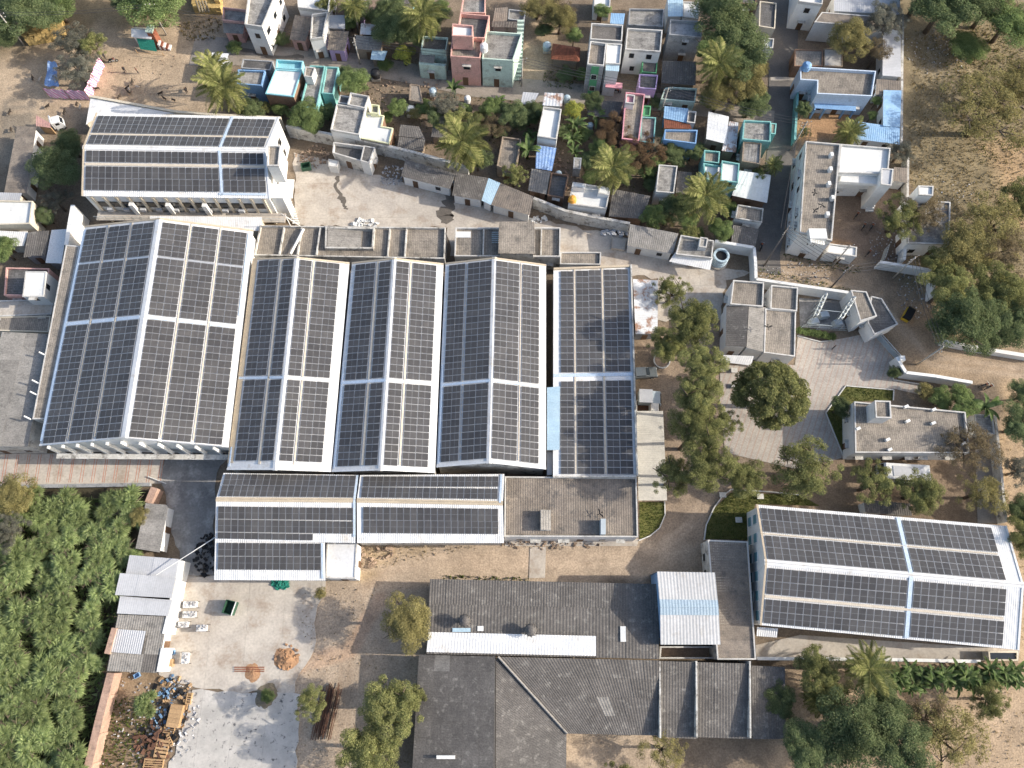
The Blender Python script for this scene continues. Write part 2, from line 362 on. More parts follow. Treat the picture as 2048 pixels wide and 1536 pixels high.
def sheets(th, parent, A, B, C, D, mat, wu=2.2, lv=3.0, pitch=.33, amp=.04, lift=.03, jit=.012, name='roof_sheet'):
    """a roof laid in overlapping corrugated sheets, each its own object; sheet ridges run A->D (down the slope)."""
    A, B, C, D = (Vector(q) for q in (A, B, C, D))
    nu = max(1, round((B - A).length / wu)); nv = max(1, round((D - A).length / lv))
    nr = (B - A).cross(D - A).normalized()
    if nr.z < 0: nr = -nr
    for i in range(nu):
        for j in range(nv):
            u0, u1 = i / nu, (i + 1) / nu; v0, v1 = j / nv, (j + 1) / nv + (.12 / max(1, (D - A).length) if j < nv - 1 else 0)
            k = random.uniform(-jit, jit)
            top = nr * (k + .004 * (i % 2)); low = nr * (lift + k + .004 * (i % 2))
            mt = mat
            if mat == 'asbestos' and random.random() < .015: mt = 'asbestos_light'
            if mat == 'asbestos_light' and random.random() < .06: mt = 'sheet_grey' if random.random() < .3 else 'asbestos'
            g = corr(bil(A, B, C, D, u0, v0) + top, bil(A, B, C, D, u1, v0) + top, bil(A, B, C, D, u1, v1) + low, bil(A, B, C, D, u0, v1) + low, pitch, min(amp, .05) * (.26 if mat in ('white_sheet', 'sheet_sky', 'sheet_grey', 'workshop_sheet', 'ridge_blue') else .36))
            th.geo(name, g, mt, parent)
def obox(c, R, sx, sy, sz):
    """box with centre c, rotation matrix R (3x3), full sizes."""
    V = []
    for z in (-.5, .5):
        for x, y in ((-.5, -.5), (.5, -.5), (.5, .5), (-.5, .5)):
            V.append(Vector(c) + R @ Vector((x * sx, y * sy, z * sz)))
    return V, [(3, 2, 1, 0), (4, 5, 6, 7), (0, 1, 5, 4), (1, 2, 6, 5), (2, 3, 7, 6), (3, 0, 4, 7)]
def rotz(a): return Matrix.Rotation(a, 3, 'Z')
def clip_poly(p, x0, x1, y0, y1):
    def cut(pts, f, ix):
        out = []
        for i in range(len(pts)):
            a, b = pts[i - 1], pts[i]; fa, fb = f(a), f(b)
            if (fa >= 0) != (fb >= 0): out.append(a.lerp(b, fa / (fa - fb)))
            if fb >= 0: out.append(b)
        return out
    for f in (lambda q: q.x - x0, lambda q: x1 - q.x, lambda q: q.y - y0, lambda q: y1 - q.y):
        if len(p) < 3: return []
        p = cut(p, f, 0)
    return p if len(p) >= 3 and abs(area2(p)) > .3 else []

# ------------------------------------------------------------------ building blocks
def camside(a, b):
    mid = (a + b) / 2; d = b - a; nrm = Vector((d.y, -d.x, 0)).normalized()
    to = Vector((-mid.x, -mid.y, 0))
    return nrm, nrm.dot(to.normalized()) if to.length > 1 else 0
def opening(th, a, b, t, w_, h_, z0, kind, nrm, shade=True, fmat='frame_dark', gmat='glass_dark'):
    d = (b - a).normalized(); c = a.lerp(b, t)
    def slab(off0, off1, hw, zz0, zz1):
        m0 = c + nrm * ((off0 + off1) / 2); return box(m0, d, nrm, 2 * hw, off1 - off0, zz0, zz1)
    if kind == 'door':
        o = th.geo('door', slab(-.02, .06, w_ / 2, z0, z0 + h_), 'door_wood')
    else:
        o = th.geo('window', slab(-.02, .05, w_ / 2, z0, z0 + h_), fmat)
        th.geo('pane', slab(.03, .07, w_ / 2 - .08, z0 + .08, z0 + h_ - .08), gmat, o)
    if shade: th.geo('sunshade', slab(-.02, .55, w_ / 2 + .2, z0 + h_ + .12, z0 + h_ + .22), 'old_white', o)
def block(th, poly, z, wall, roof, par=.5, z0=0.0, win=True, pt=.17, parmat=None, pxz=None):
    parmat = parmat or ('parapet_white' if wall in ('white_paint', 'old_white') else None)
    p = ccw(PX(poly, z if pxz is None else pxz)) if not isinstance(poly[0], Vector) else ccw(poly)
    zr = z - par
    th.geo('wall', prism(p, z0, zr + .02, False), wall)
    if par > .05:
        th.geo('parapet', ring(p, pt, zr, z), parmat or wall)
        th.geo('roof', flat(inset(p, pt - .05), zr + .035), roof)
    else:
        th.geo('roof', prism(inset(p, -.25), z - .12, z, True, True), roof)
    if win:
        n = len(p)
        for i in range(n):
            a, b = p[i].copy(), p[(i + 1) % n].copy(); a.z = b.z = 0; L_ = (b - a).length
            nrm, f = camside(a, b)
            if f < .25 or L_ < 2.2: continue
            k = max(1, int(L_ / 3.0)); lv = [z0] if z - z0 < 5.6 else [z0, z0 + 3.2]
            for li, zb in enumerate(lv):
                for q in range(k):
                    t = (q + .5) / k + random.uniform(-.05, .05)
                    if li == 0 and q == k // 2 and z0 == 0: opening(th, a, b, t, .95, 2.0, zb + .02, 'door', nrm, random.random() < .5)
                    else: opening(th, a, b, t, random.uniform(.8, 1.3), 1.1, zb + .95, 'window', nrm, random.random() < .6)
    return p
def house(label, poly, z, wall, roof='roof_grey', par=.5, win=True, cat='house', name='house', parmat=None, group=None, z0=0.0):
    c = sum(PX(poly, z), Vector()) / len(poly); c.z = z0
    th = T(name, label, cat, c, group); block(th, poly, z, wall, roof, par, z0, win, parmat=parmat)
    return th
def lean(label, px4, z4, mat, wall='mud_wall', name='shed', cat='shed', rot=False, wu=2.2, lv=3.0, pitch=.33, amp=.04, walls=True, th=None, win=True, over=.3, z0=0.):
    """roof over four photo points (NW, NE, SE, SW); sheets run NW->SW, or NW->NE with rot."""
    A, B, C, D = (P(p[0], p[1], zz) for p, zz in zip(px4, z4))
    if th is None:
        c = (A + B + C + D) / 4; c.z = z0; th = T(name, label, cat, c)
    if rot: sheets(th, None, A, D, C, B, mat, wu, lv, pitch, amp)
    else: sheets(th, None, A, B, C, D, mat, wu, lv, pitch, amp)
    if walls:
        q = [A, B, C, D]; q = q if area2(q) > 0 else [D, C, B, A]
        qi = inset(q, over); n = 4; V = [Vector((v.x, v.y, z0)) for v in qi] + [Vector((v.x, v.y, v.z - .10)) for v in qi]
        th.part('wall', V, [(i, (i + 1) % n, n + (i + 1) % n, n + i) for i in range(n)], wall)
        if win:
            for i in range(n):
                a, b = qi[i].copy(), qi[(i + 1) % n].copy(); a.z = b.z = 0; nrm, f = camside(a, b); L_ = (b - a).length
                if f < .3 or L_ < 2.2 or min(z4) - z0 < 2.3: continue
                for k in range(max(1, int(L_ / 3.5))):
                    t = (k + .5) / max(1, int(L_ / 3.5))
                    opening(th, a, b, t, .9, 1.9 if k % 2 == 0 else .9, z0 + (.02 if k % 2 == 0 else 1.0), 'door' if k % 2 == 0 else 'window', nrm, False)
    return th
def wallrun(label, px, h, mat, thick=.25, name='compound_wall', cat='wall', zb=0.0, coping=True, posts=False):
    pts = PX(px, h); n = len(pts); c = sum(pts, Vector()) / n; c.z = zb
    th = T(name, label, cat, c); Ls, Rs = [], []
    for i in range(n):
        d = (pts[min(i + 1, n - 1)] - pts[max(i - 1, 0)]); d.z = 0; d.normalize(); s = Vector((-d.y, d.x, 0)) * thick / 2
        Ls.append(pts[i] + s); Rs.append(pts[i] - s)
    poly = Ls + Rs[::-1]
    th.geo('wall', prism(poly, zb, h, True), mat)
    if coping:
        for i in range(n - 1):
            d = pts[i + 1] - pts[i]; d.z = 0; L_ = d.length; d.normalize(); s = Vector((-d.y, d.x, 0))
            th.geo('coping', box((pts[i] + pts[i + 1]) / 2, d, s, L_ - .04, thick + .14, h, h + .08), mat)
    if posts:
        for i in range(n - 1):
            d = pts[i + 1] - pts[i]; L_ = d.length; d.normalize(); s = Vector((-d.y, d.x, 0)); k = max(1, int(L_ / 3.2))
            for j in range(k):
                th.geo('pier', box(pts[i].lerp(pts[i + 1], (j + .5) / k), d, s, .4, thick + .26, zb, h - .02), mat)
    return th
class RP:
    """a roof plane: corner points at (s,t) = (0,0), (1,0), (1,1), (0,1); s runs along the slope."""
    def __init__(s, A, B, C, D):
        s.A, s.B, s.C, s.D = (Vector(q) for q in (A, B, C, D))
        s.n = (s.B - s.A).cross(s.D - s.A).normalized()
        if s.n.z < 0: s.n = -s.n
    def pt(r, s, t, off=0.0): return bil(r.A, r.B, r.C, r.D, s, t) + r.n * off
    def t_at(r, s, val, ax):
        lo, hi = -.2, 1.2
        inc = PJ(r.pt(s, 1))[ax] > PJ(r.pt(s, 0))[ax]
        for _ in range(40):
            m_ = (lo + hi) / 2
            if (PJ(r.pt(s, m_))[ax] < val) == inc: lo = m_
            else: hi = m_
        return (lo + hi) / 2
    def strip(r, s0, s1, t0, t1, h=.08, base=.05):
        q = [r.pt(s0, t0), r.pt(s1, t0), r.pt(s1, t1), r.pt(s0, t1)]
        V = [p + r.n * base for p in q] + [p + r.n * (base + h) for p in q]
        return V, [(4, 5, 6, 7), (0, 1, 5, 4), (1, 2, 6, 5), (2, 3, 7, 6), (3, 0, 4, 7)]
# ================================================================== ground and paving
def ground():
    x0, x1, y0, y1, st = -135.0, 135.0, -45.0, 170.0, .5
    nx, ny = int((x1 - x0) / st) + 1, int((y1 - y0) / st) + 1
    X, Y = np.meshgrid(np.linspace(x0, x1, nx), np.linspace(y0, y1, ny)); X, Y = X.ravel(), Y.ravel()
    col = np.tile(np.array([.215, .170, .125]), (len(X), 1))
    rng = np.random.default_rng(3)
    def vnoise(sc, seed):
        r = np.random.default_rng(seed); G = r.random((80, 80)); u = (X - x0) / sc % 79; v = (Y - y0) / sc % 79
        i, j = u.astype(int), v.astype(int); fu, fv = u - i, v - j; fu = fu * fu * (3 - 2 * fu); fv = fv * fv * (3 - 2 * fv)
        i2, j2 = (i + 1) % 80, (j + 1) % 80
        return (G[j, i] * (1 - fu) + G[j, i2] * fu) * (1 - fv) + (G[j2, i] * (1 - fu) + G[j2, i2] * fu) * fv
    wob = (vnoise(5, 1) - .5) * 3.0 + (vnoise(1.8, 2) - .5) * 1.6
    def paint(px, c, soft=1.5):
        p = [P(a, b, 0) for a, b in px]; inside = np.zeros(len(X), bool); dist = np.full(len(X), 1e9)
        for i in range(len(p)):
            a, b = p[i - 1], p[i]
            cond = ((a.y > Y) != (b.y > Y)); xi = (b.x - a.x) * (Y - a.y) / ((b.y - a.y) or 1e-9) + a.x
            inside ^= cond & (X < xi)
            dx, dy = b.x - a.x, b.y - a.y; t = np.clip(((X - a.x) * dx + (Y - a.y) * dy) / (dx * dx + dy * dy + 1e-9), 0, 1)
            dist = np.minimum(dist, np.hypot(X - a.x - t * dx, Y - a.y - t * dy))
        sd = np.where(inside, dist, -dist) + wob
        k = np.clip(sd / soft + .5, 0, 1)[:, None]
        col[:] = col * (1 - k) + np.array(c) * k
    tan = (.415, .325, .230); soil = (.425, .340, .255); field = (.250, .205, .125); orange = (.400, .250, .140)
    paint([(-40, -40), (480, -40), (470, 100), (420, 250), (160, 250), (-40, 330)], tan, 3)
    paint([(-40, -60), (420, -60), (380, 40), (200, 60), (130, 100), (-40, 120)], (.26, .20, .12), 4)
    paint([(0, 190), (70, 210), (60, 300), (0, 330)], (.26, .22, .17), 2)
    paint([(1030, -40), (1110, -40), (1120, 60), (1095, 160), (1150, 185), (1035, 172)], tan, 2)
    paint([(1790, -60), (2200, -60), (2200, 720), (1880, 700), (1800, 560), (1805, 300)], field, 3)
    paint([(1830, 60), (1910, 80), (1900, 160), (1830, 150)], (.30, .25, .17), 4)
    paint([(1980, 300), (2200, 200), (2200, 520), (2000, 420)], (.38, .27, .16), 4)
    paint([(1590, 210), (1720, 210), (1710, 290), (1590, 285)], (.40, .25, .14), 1.5)
    paint([(1680, 345), (1815, 360), (1815, 530), (1660, 500)], (.22, .165, .125), 1.5)
    paint([(1700, 470), (1720, 495), (1712, 512), (1660, 500)], (.42, .26, .14), 1)
    paint([(1515, 500), (1700, 540), (1860, 590), (1880, 690), (2200, 720), (2200, 780), (1980, 770), (1800, 720), (1770, 610), (1510, 570)], (.330, .255, .180), 2)
    paint([(1275, 640), (1480, 640), (1470, 760), (1480, 1010), (1420, 1090), (1275, 1090)], (.32, .25, .185), 2)
    paint([(590, 1075), (1420, 1075), (1430, 1010), (1510, 1100), (1420, 1170), (880, 1180), (770, 1560), (560, 1560), (600, 1380), (640, 1160)], soil, 1.5)
    paint([(700, 1090), (860, 1090), (840, 1120), (720, 1150)], (.43, .33, .215), 2)
    paint([(1120, 1440), (1340, 1440), (1340, 1600), (1100, 1600)], soil, 1)
    paint([(1560, 1340), (2200, 1330), (2200, 1620), (1540, 1620)], (.400, .305, .210), 1.5)
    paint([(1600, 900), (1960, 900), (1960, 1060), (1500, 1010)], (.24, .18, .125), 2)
    paint([(1985, 760), (2200, 760), (2200, 1340), (2040, 1340), (2010, 1040)], (.430, .325, .215), 1.5)
    paint([(200, 1340), (320, 1340), (320, 1560), (160, 1560)], (.27, .20, .13), 1)
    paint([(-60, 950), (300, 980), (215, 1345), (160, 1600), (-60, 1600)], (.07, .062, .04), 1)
    def stroke(px, wd, c, k0=.7, soft=.5):
        p = [P(a, b, 0) for a, b in px]; dist = np.full(len(X), 1e9)
        for a, b in zip(p[:-1], p[1:]):
            dx, dy = b.x - a.x, b.y - a.y; t = np.clip(((X - a.x) * dx + (Y - a.y) * dy) / (dx * dx + dy * dy + 1e-9), 0, 1); dist = np.minimum(dist, np.hypot(X - a.x - t * dx, Y - a.y - t * dy))
        k = (np.clip((wd / 2 - dist + wob * .12) / soft + .5, 0, 1) * k0 * (.55 + .9 * vnoise(2.2, 9)).clip(0, 1))[:, None]; col[:] = col * (1 - k) + np.array(c) * k
    for dx_, dy_ in ((0, -7), (0, 9)):
        stroke([(700, 1128 + dy_), (860, 1120 + dy_), (1080, 1122 + dy_), (1250, 1118 + dy_), (1330, 1090 + dy_), (1390 + dy_, 1040), (1420 + dy_, 980)], .7, (.50, .395, .295))
        stroke([(800, 1130 + dy_), (720 + dy_, 1180), (690 + dy_, 1330), (680 + dy_, 1540)], .7, (.35, .265, .19), .5)
        stroke([(1530, 545 + dy_), (1640, 560 + dy_), (1760, 600 + dy_), (1810 + dy_, 660), (1860, 720 + dy_), (2060, 745 + dy_)], .8, (.42, .34, .26))
        stroke([(400, 100 + dy_), (330, 120 + dy_), (250, 170 + dy_), (160, 205 + dy_), (20, 215 + dy_)], .8, (.48, .375, .265), .6)
        stroke([(2040 + dy_, 770), (2020 + dy_, 900), (2028 + dy_, 1050), (2055 + dy_, 1200)], .7, (.36, .275, .19), .5)
    stroke([(1920, 60), (1938, 130), (1950, 200)], .6, (.44, .36, .25), .8); stroke([(1600, 1420), (1800, 1425), (2040, 1440)], 1.6, (.48, .37, .26), .6); stroke([(600, 1330), (700, 1300), (760, 1200)], 2.2, (.46, .30, .20), .5)
    n = nx * ny; V = np.zeros((n, 3)); V[:, 0] = X; V[:, 1] = Y
    V[:, 2] = -.06 + (vnoise(6, 5) - .5) * .04
    i, j = np.meshgrid(np.arange(nx - 1), np.arange(ny - 1)); a = (j * nx + i).ravel()
    Fc = np.stack([a, a + 1, a + nx + 1, a + nx], 1)
    me = bpy.data.meshes.new('ground'); me.vertices.add(n); me.vertices.foreach_set('co', V.ravel())
    me.loops.add(len(Fc) * 4); me.loops.foreach_set('vertex_index', Fc.ravel().astype(np.int32))
    me.polygons.add(len(Fc)); me.polygons.foreach_set('loop_start', np.arange(0, len(Fc) * 4, 4).astype(np.int32))
    me.update(calc_edges=True)
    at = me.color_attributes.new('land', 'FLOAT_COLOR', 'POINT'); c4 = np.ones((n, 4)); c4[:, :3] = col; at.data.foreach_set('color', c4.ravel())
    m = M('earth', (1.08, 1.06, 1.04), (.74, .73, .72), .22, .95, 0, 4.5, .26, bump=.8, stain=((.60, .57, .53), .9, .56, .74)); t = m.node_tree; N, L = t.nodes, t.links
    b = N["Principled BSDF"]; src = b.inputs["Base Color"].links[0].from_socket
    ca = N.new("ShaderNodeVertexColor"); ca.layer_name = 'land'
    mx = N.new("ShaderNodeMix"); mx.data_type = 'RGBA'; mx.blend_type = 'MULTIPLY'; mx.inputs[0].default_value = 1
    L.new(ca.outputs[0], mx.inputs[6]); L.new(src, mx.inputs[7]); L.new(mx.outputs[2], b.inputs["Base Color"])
    me.materials.append(m); o = link('ground', me); o["kind"] = "structure"; o["label"] = "bare brown and tan earth of the whole site"
    M('earth_far', (.22, .172, .126), (.17, .135, .098), .05, .95, 0, .6, .25)
    struct('terrain', flat([Vector((-2500, -2500, 0)), Vector((2500, -2500, 0)), Vector((2500, 2500, 0)), Vector((-2500, 2500, 0))], -.14), 'earth_far', 'flat dry land reaching to the horizon')
ground()
def sheet(name, px, z, mat, label): return struct(name, flat(PX(px, 0), z), mat, label)
def ragged(p, amp=.5, step=1.1):
    out = []; r_ = random.Random(int(abs(p[0].x) * 10))
    for i in range(len(p)):
        a, b = p[i], p[(i + 1) % len(p)]; n = max(1, int((b - a).length / step)); s = Vector((-(b - a).y, (b - a).x, 0)).normalized()
        for k in range(n): out.append(a.lerp(b, k / n) + (s * r_.uniform(-amp, amp) if k else s * 0))
    return out
def slabs(name, px, z, mat, label, cell=5.0, ang=0.0, gap=.012):
    """a yard poured in slabs: every slab its own piece with an open joint."""
    p = ragged([Vector((q.x, q.y, 0)) for q in ccw(PX(px, 0))], .35); c = sum(p, Vector()) / len(p)
    th = T(name, label, None, (c.x, c.y, 0), kind='structure')
    th.geo('bedding', flat(p, z - .03), mat)
    R = Matrix.Rotation(-ang, 3, 'Z'); Ri = R.transposed(); q = [R @ v for v in p]
    xs = [v.x for v in q]; ys = [v.y for v in q]
    i0, i1 = math.floor(min(xs) / cell), math.ceil(max(xs) / cell); j0, j1 = math.floor(min(ys) / cell), math.ceil(max(ys) / cell)
    for i in range(i0, i1):
        for j in range(j0, j1):
            k = clip_poly(q, i * cell + gap, (i + 1) * cell - gap, j * cell + gap, (j + 1) * cell - gap)
            if k:
                dz = random.uniform(-.008, .008)
                th.geo('slab', prism([Ri @ v for v in k], -.05, z + dz, True), mat)
    return th
def road(name, px, width, z, mat, label):
    c = PX(px, 0); Ls, Rs = [], []
    for i in range(len(c)):
        d = c[min(i + 1, len(c) - 1)] - c[max(i - 1, 0)]; d.normalize(); s = Vector((-d.y, d.x, 0)) * (width[i] if isinstance(width, list) else width) / 2
        Ls.append(c[i] + s); Rs.append(c[i] - s)
    V = [Vector((p.x, p.y, z)) for p in Ls + Rs]; n = len(c)
    return struct(name, (V, [(i, i + 1, n + i + 1, n + i) for i in range(n - 1)]), mat, label)
def kerb(label, px, h=.18, wd=.16, mat='kerb_white', closed=False):
    c = PX(px, 0)
    if closed: c = c + [c[0]]
    m_ = sum(c, Vector()) / len(c); th = T('kerb', label, 'kerb', m_)
    for i in range(len(c) - 1):
        d = c[i + 1] - c[i]; L_ = d.length; k = max(1, int(L_ / 1.6)); d.normalize(); s = Vector((-d.y, d.x, 0))
        for j in range(k):
            th.geo('kerb_stone', box(c[i].lerp(c[i + 1], (j + .5) / k), d, s, L_ / k - .02, wd, -.05, h), mat)
    return th
road('street', [(385, 100), (470, 104), (560, 113), (700, 125), (830, 148), (950, 172), (1060, 181), (1180, 190), (1300, 202), (1420, 218), (1548, 238)], [7, 6, 4.6, 4.4, 4.4, 4.8, 5, 4.4, 4, 3.6, 3.6], .012, 'street', 'narrow grey village street between the two rows of houses')
road('side_street', [(1566, -60), (1566, 70), (1566, 180), (1563, 300), (1550, 410), (1534, 505), (1530, 545)], [5.6, 5.6, 5.2, 5, 4.6, 4.4, 5.5], .008, 'asphalt', 'dark asphalt side street running past the big white house')
sheet('speed_hump', [(1541, 154), (1590, 154), (1590, 161), (1541, 161)], .03, 'concrete', 'pale concrete band across the side street')
slabs('north_yard', [(588, 305), (668, 325), (760, 350), (905, 395), (1060, 435), (1260, 478), (1350, 520), (1500, 545), (1452, 560), (1440, 640), (1318, 640), (1316, 556), (1125, 540), (1120, 512), (900, 512), (895, 455), (590, 452)], .02, 'concrete', 'beige concrete yard behind the sheds', 7.0, .03)
slabs('west_yard', [(345, 1150), (652, 1158), (650, 1185), (632, 1230), (628, 1300), (600, 1345), (590, 1385), (455, 1385), (390, 1375), (318, 1350)], .02, 'concrete', 'pale concrete yard with fine cracks beside the low white sheds', 5.2, .02)
slabs('stained_yard', [(328, 895), (455, 905), (432, 960), (426, 1150), (345, 1150), (360, 1118), (322, 965)], .015, 'concrete_dark', 'dark oil stained concrete lane between the sheds', 5.0, .02)
slabs('chalky_slab', [(385, 1380), (600, 1388), (588, 1560), (330, 1560), (372, 1440)], .05, 'concrete_white', 'chalky white concrete floor spotted with dark stains', 4.6, -.02)
sheet('paved_court', [(1596, 668), (1640, 684), (1690, 676), (1748, 664), (1790, 722), (1786, 760), (1842, 768), (1842, 790), (1790, 778), (1691, 770), (1650, 826), (1686, 915), (1600, 940), (1450, 905), (1440, 800), (1440, 730), (1590, 730)], .012, 'paver_court', 'grey paved court with diagonal rows of red brick')
g = sheet('driveway', [(-20, 908), (330, 905), (322, 967), (-20, 972)], .02, 'concrete', 'pale paved driveway in front of the biggest shed')
th = T('driveway_stripes', 'pairs of thin brick red lines across the pale driveway', None, P(160, 935), kind='structure')
for i in range(15):
    for k in (0, 5):
        xa = 12 + i * 22.3 + k + random.uniform(-1, 1); a, b = P(xa, 909), P(xa - 9, 965); d = (b - a); L_ = d.length; d.normalize(); s = Vector((-d.y, d.x, 0))
        th.geo('stripe', ([Vector((q.x, q.y, .024 + .004)) for q in (a - s * .045, a + s * .045, b + s * .045, b - s * .045)], [(0, 1, 2, 3)]), 'stripe_red')
sheet('terrace_lane', [(1948, 832), (1990, 830), (2010, 1046), (1955, 1046)], .01, 'street', 'grey concrete strip along the east wall')
sheet('south_apron', [(1512, 1290), (1600, 1270), (2040, 1300), (2036, 1322), (1512, 1320)], .015, 'concrete', 'beige concrete apron along the south eave of the east shed')
sheet('court_apron', [(1300, 560), (1330, 560), (1330, 640), (1300, 640)], .026, 'concrete', 'small concrete apron beside the rusty lean-to')
sheet('ash_ground', [(1008, 1076), (1278, 1078), (1274, 1092), (1010, 1092)], .006, 'concrete', 'strip of broken concrete under the flat roofed block')
sheet('footpath', [(1060, 1094), (1092, 1094), (1090, 1156), (1058, 1156)], .008, 'concrete', 'short concrete path crossing the dirt lane')
def lawn(label, px, mat='grass_green', dens=26, h=.16, zb=.02, name='lawn'):
    p = ccw(PX(px, 0)); xs = [q.x for q in p]; ys = [q.y for q in p]
    A = abs(area2(p)) / 2; n = int(A * dens); rng = np.random.default_rng(len(label) + n)
    X = rng.uniform(min(xs), max(xs), n * 4); Y = rng.uniform(min(ys), max(ys), n * 4); ins = np.zeros(len(X), bool)
    for i in range(len(p)):
        a, b = p[i - 1], p[i]; ins ^= ((a.y > Y) != (b.y > Y)) & (X < (b.x - a.x) * (Y - a.y) / ((b.y - a.y) or 1e-9) + a.x)
    X, Y = X[ins][:n], Y[ins][:n]; n = len(X); t = rng.uniform(0, 2 * np.pi, n); hh = h * rng.uniform(.5, 1.5, n); w_ = h * .5 * rng.uniform(.6, 1.3, n)
    V = np.zeros((n, 3, 3)); dx, dy = np.cos(t) * w_, np.sin(t) * w_; lx, ly = rng.normal(0, h * .6, n), rng.normal(0, h * .6, n)
    V[:, 0] = np.stack([X - dx, Y - dy, np.zeros(n)], 1); V[:, 1] = np.stack([X + dx, Y + dy, np.zeros(n)], 1); V[:, 2] = np.stack([X + lx, Y + ly, hh], 1)
    me = bpy.data.meshes.new(name); me.from_pydata(V.reshape(-1, 3).tolist(), [], np.arange(n * 3).reshape(-1, 3).tolist()); me.materials.append(MATS[mat])
    o = link(name, me); o["kind"] = "stuff"; o["label"] = label; o["category"] = "grass"
    return o
M('turf', (.085, .095, .028), (.13, .125, .04), .8, .95, 0, 5, .25)
for px, l1, l2 in (([(1692, 773), (1786, 781), (1785, 801), (1712, 803), (1710, 912), (1688, 912), (1653, 827)], 'turf under the wedge lawn west of the office', 'clipped green lawn in the white edged wedge by the office'),
                   ([(1279, 1004), (1328, 1004), (1329, 1030), (1318, 1055), (1300, 1070), (1279, 1079)], 'turf under the quarter round lawn', 'rough green grass of the quarter round lawn by the flat roofed block'),
                   ([(1462, 985), (1600, 990), (1640, 1012), (1510, 1008), (1497, 1080), (1410, 1078), (1413, 1050), (1430, 1015)], 'turf under the shaded lawn', 'shaded green lawn with small plots west of the east shed')):
    sheet('turf', px, .01, 'turf', l1); lawn(l2, px, dens=40)
kerb('white kerb round the wedge lawn by the office', [(1786, 801), (1787, 780), (1691, 772), (1651, 826), (1687, 915)])
kerb('curved white kerb of the quarter round lawn', [(1329, 1003), (1330, 1030), (1319, 1056), (1300, 1072), (1278, 1081)])
kerb('curved white kerb round the shaded lawn', [(1600, 990), (1540, 984), (1462, 979), (1445, 992), (1428, 1015), (1412, 1050), (1408, 1080)], .22)
kerb('white kerb along the planting bed by the gate', [(1783, 730), (1786, 760), (1840, 769), (1841, 784)])
kerb('white kerb in front of the hedge by the switchyard', [(1594, 672), (1640, 684), (1664, 681)])
lawn('dry straw coloured grass over the east field', [(1830, 60), (2120, 40), (2120, 690), (1890, 650), (1830, 520), (1815, 300)], 'grass_dry', 6.0, .26, 0, 'dry_grass')
lawn('low green weeds over the east field', [(1900, 60), (2120, 40), (2120, 260), (1960, 330), (1880, 200)], 'grass_green', 2.2, .30, 0, 'weeds')
lawn('weeds along the litter strewn verge', [(1515, 535), (1560, 545), (1700, 578), (1690, 590), (1590, 570), (1515, 556)], 'grass_green', 9, .25, 0, 'weeds')
lawn('weeds along the foot of the big white house', [(1565, 505), (1640, 520), (1730, 535), (1720, 548), (1620, 535), (1560, 515)], 'grass_green', 8, .25, 0, 'weeds')
lawn('weeds in the scrap corner by the pinkish wall', [(215, 1400), (300, 1390), (310, 1450), (290, 1540), (185, 1540)], 'grass_green', 12, .3, 0, 'weeds')
lawn('green weeds in the shady plot by the tiled hut', [(1090, 140), (1160, 140), (1150, 180), (1085, 172)], 'grass_green', 8, .3, 0, 'weeds')
lawn('grass strip along the north eave of the long grey shed', [(885, 1150), (1058, 1156), (1056, 1164), (885, 1160)], 'grass_green', 14, .3, 0, 'weeds')
lawn('dry grass verge below the panel roof annexe', [(715, 1095), (1000, 1090), (870, 1112), (700, 1150)], 'grass_dry', 5, .2, 0, 'dry_grass')
lawn('dry grass at the field edge near the straw', [(350, 50), (450, 30), (430, 80), (380, 85)], 'grass_dry', 5, .4, 0, 'dry_grass')

lawn('sparse dry tufts over the dirt south of the sheds', [(600, 1180), (860, 1170), (830, 1540), (590, 1540)], 'grass_dry', 1.2, .18, 0, 'dry_grass')
lawn('sparse dry tufts on the sandy ground at the lower right', [(1580, 1370), (2060, 1370), (2060, 1560), (1560, 1560)], 'grass_dry', 1.6, .22, 0, 'dry_grass')
lawn('sparse tufts along the right hand lane', [(1990, 780), (2060, 780), (2060, 1300), (2030, 1300)], 'grass_dry', 1.6, .25, 0, 'dry_grass')
lawn('thin weeds in the village yards', [(690, 170), (1300, 220), (1300, 440), (1000, 340), (700, 260)], 'grass_green', 2.0, .25, 0, 'weeds')

def stain(label, px, wds):
    c = PX(px, 0); r_ = random.Random(len(label)); Ls, Rs = [], []; q = []
    for i in range(len(c) - 1):
        for k in range(5): q.append((c[i].lerp(c[i + 1], k / 5), wds[i] + (wds[i + 1] - wds[i]) * k / 5))
    for i, (p_, w_) in enumerate(q):
        d = q[min(i + 1, len(q) - 1)][0] - q[max(i - 1, 0)][0]; d.normalize(); s_ = Vector((-d.y, d.x, 0)); j = s_ * r_.uniform(-.25, .25)
        Ls.append(p_ + j + s_ * w_ * r_.uniform(.3, .8)); Rs.append(p_ + j - s_ * w_ * r_.uniform(.3, .8))
    n = len(Ls); V = [Vector((p_.x, p_.y, .036)) for p_ in Ls + Rs]; struct('water_stain', (V, [(i, i + 1, n + i + 1, n + i) for i in range(n - 1)]), 'wet_stain', label)
stain('zigzag water stain on the beige north yard', [(676, 352), (673, 378), (683, 398), (690, 412), (695, 422)], [.7, .5, .9, .6, .2])
stain('dark drain stain below the bent corrugated shed', [(905, 392), (898, 415), (890, 432), (902, 448)], [2.2, 1.6, 2.4, 1.0])
stain('wet gutter stain along the village street', [(450, 92), (520, 108), (560, 118), (620, 112)], [.5, .9, 1.2, .4])
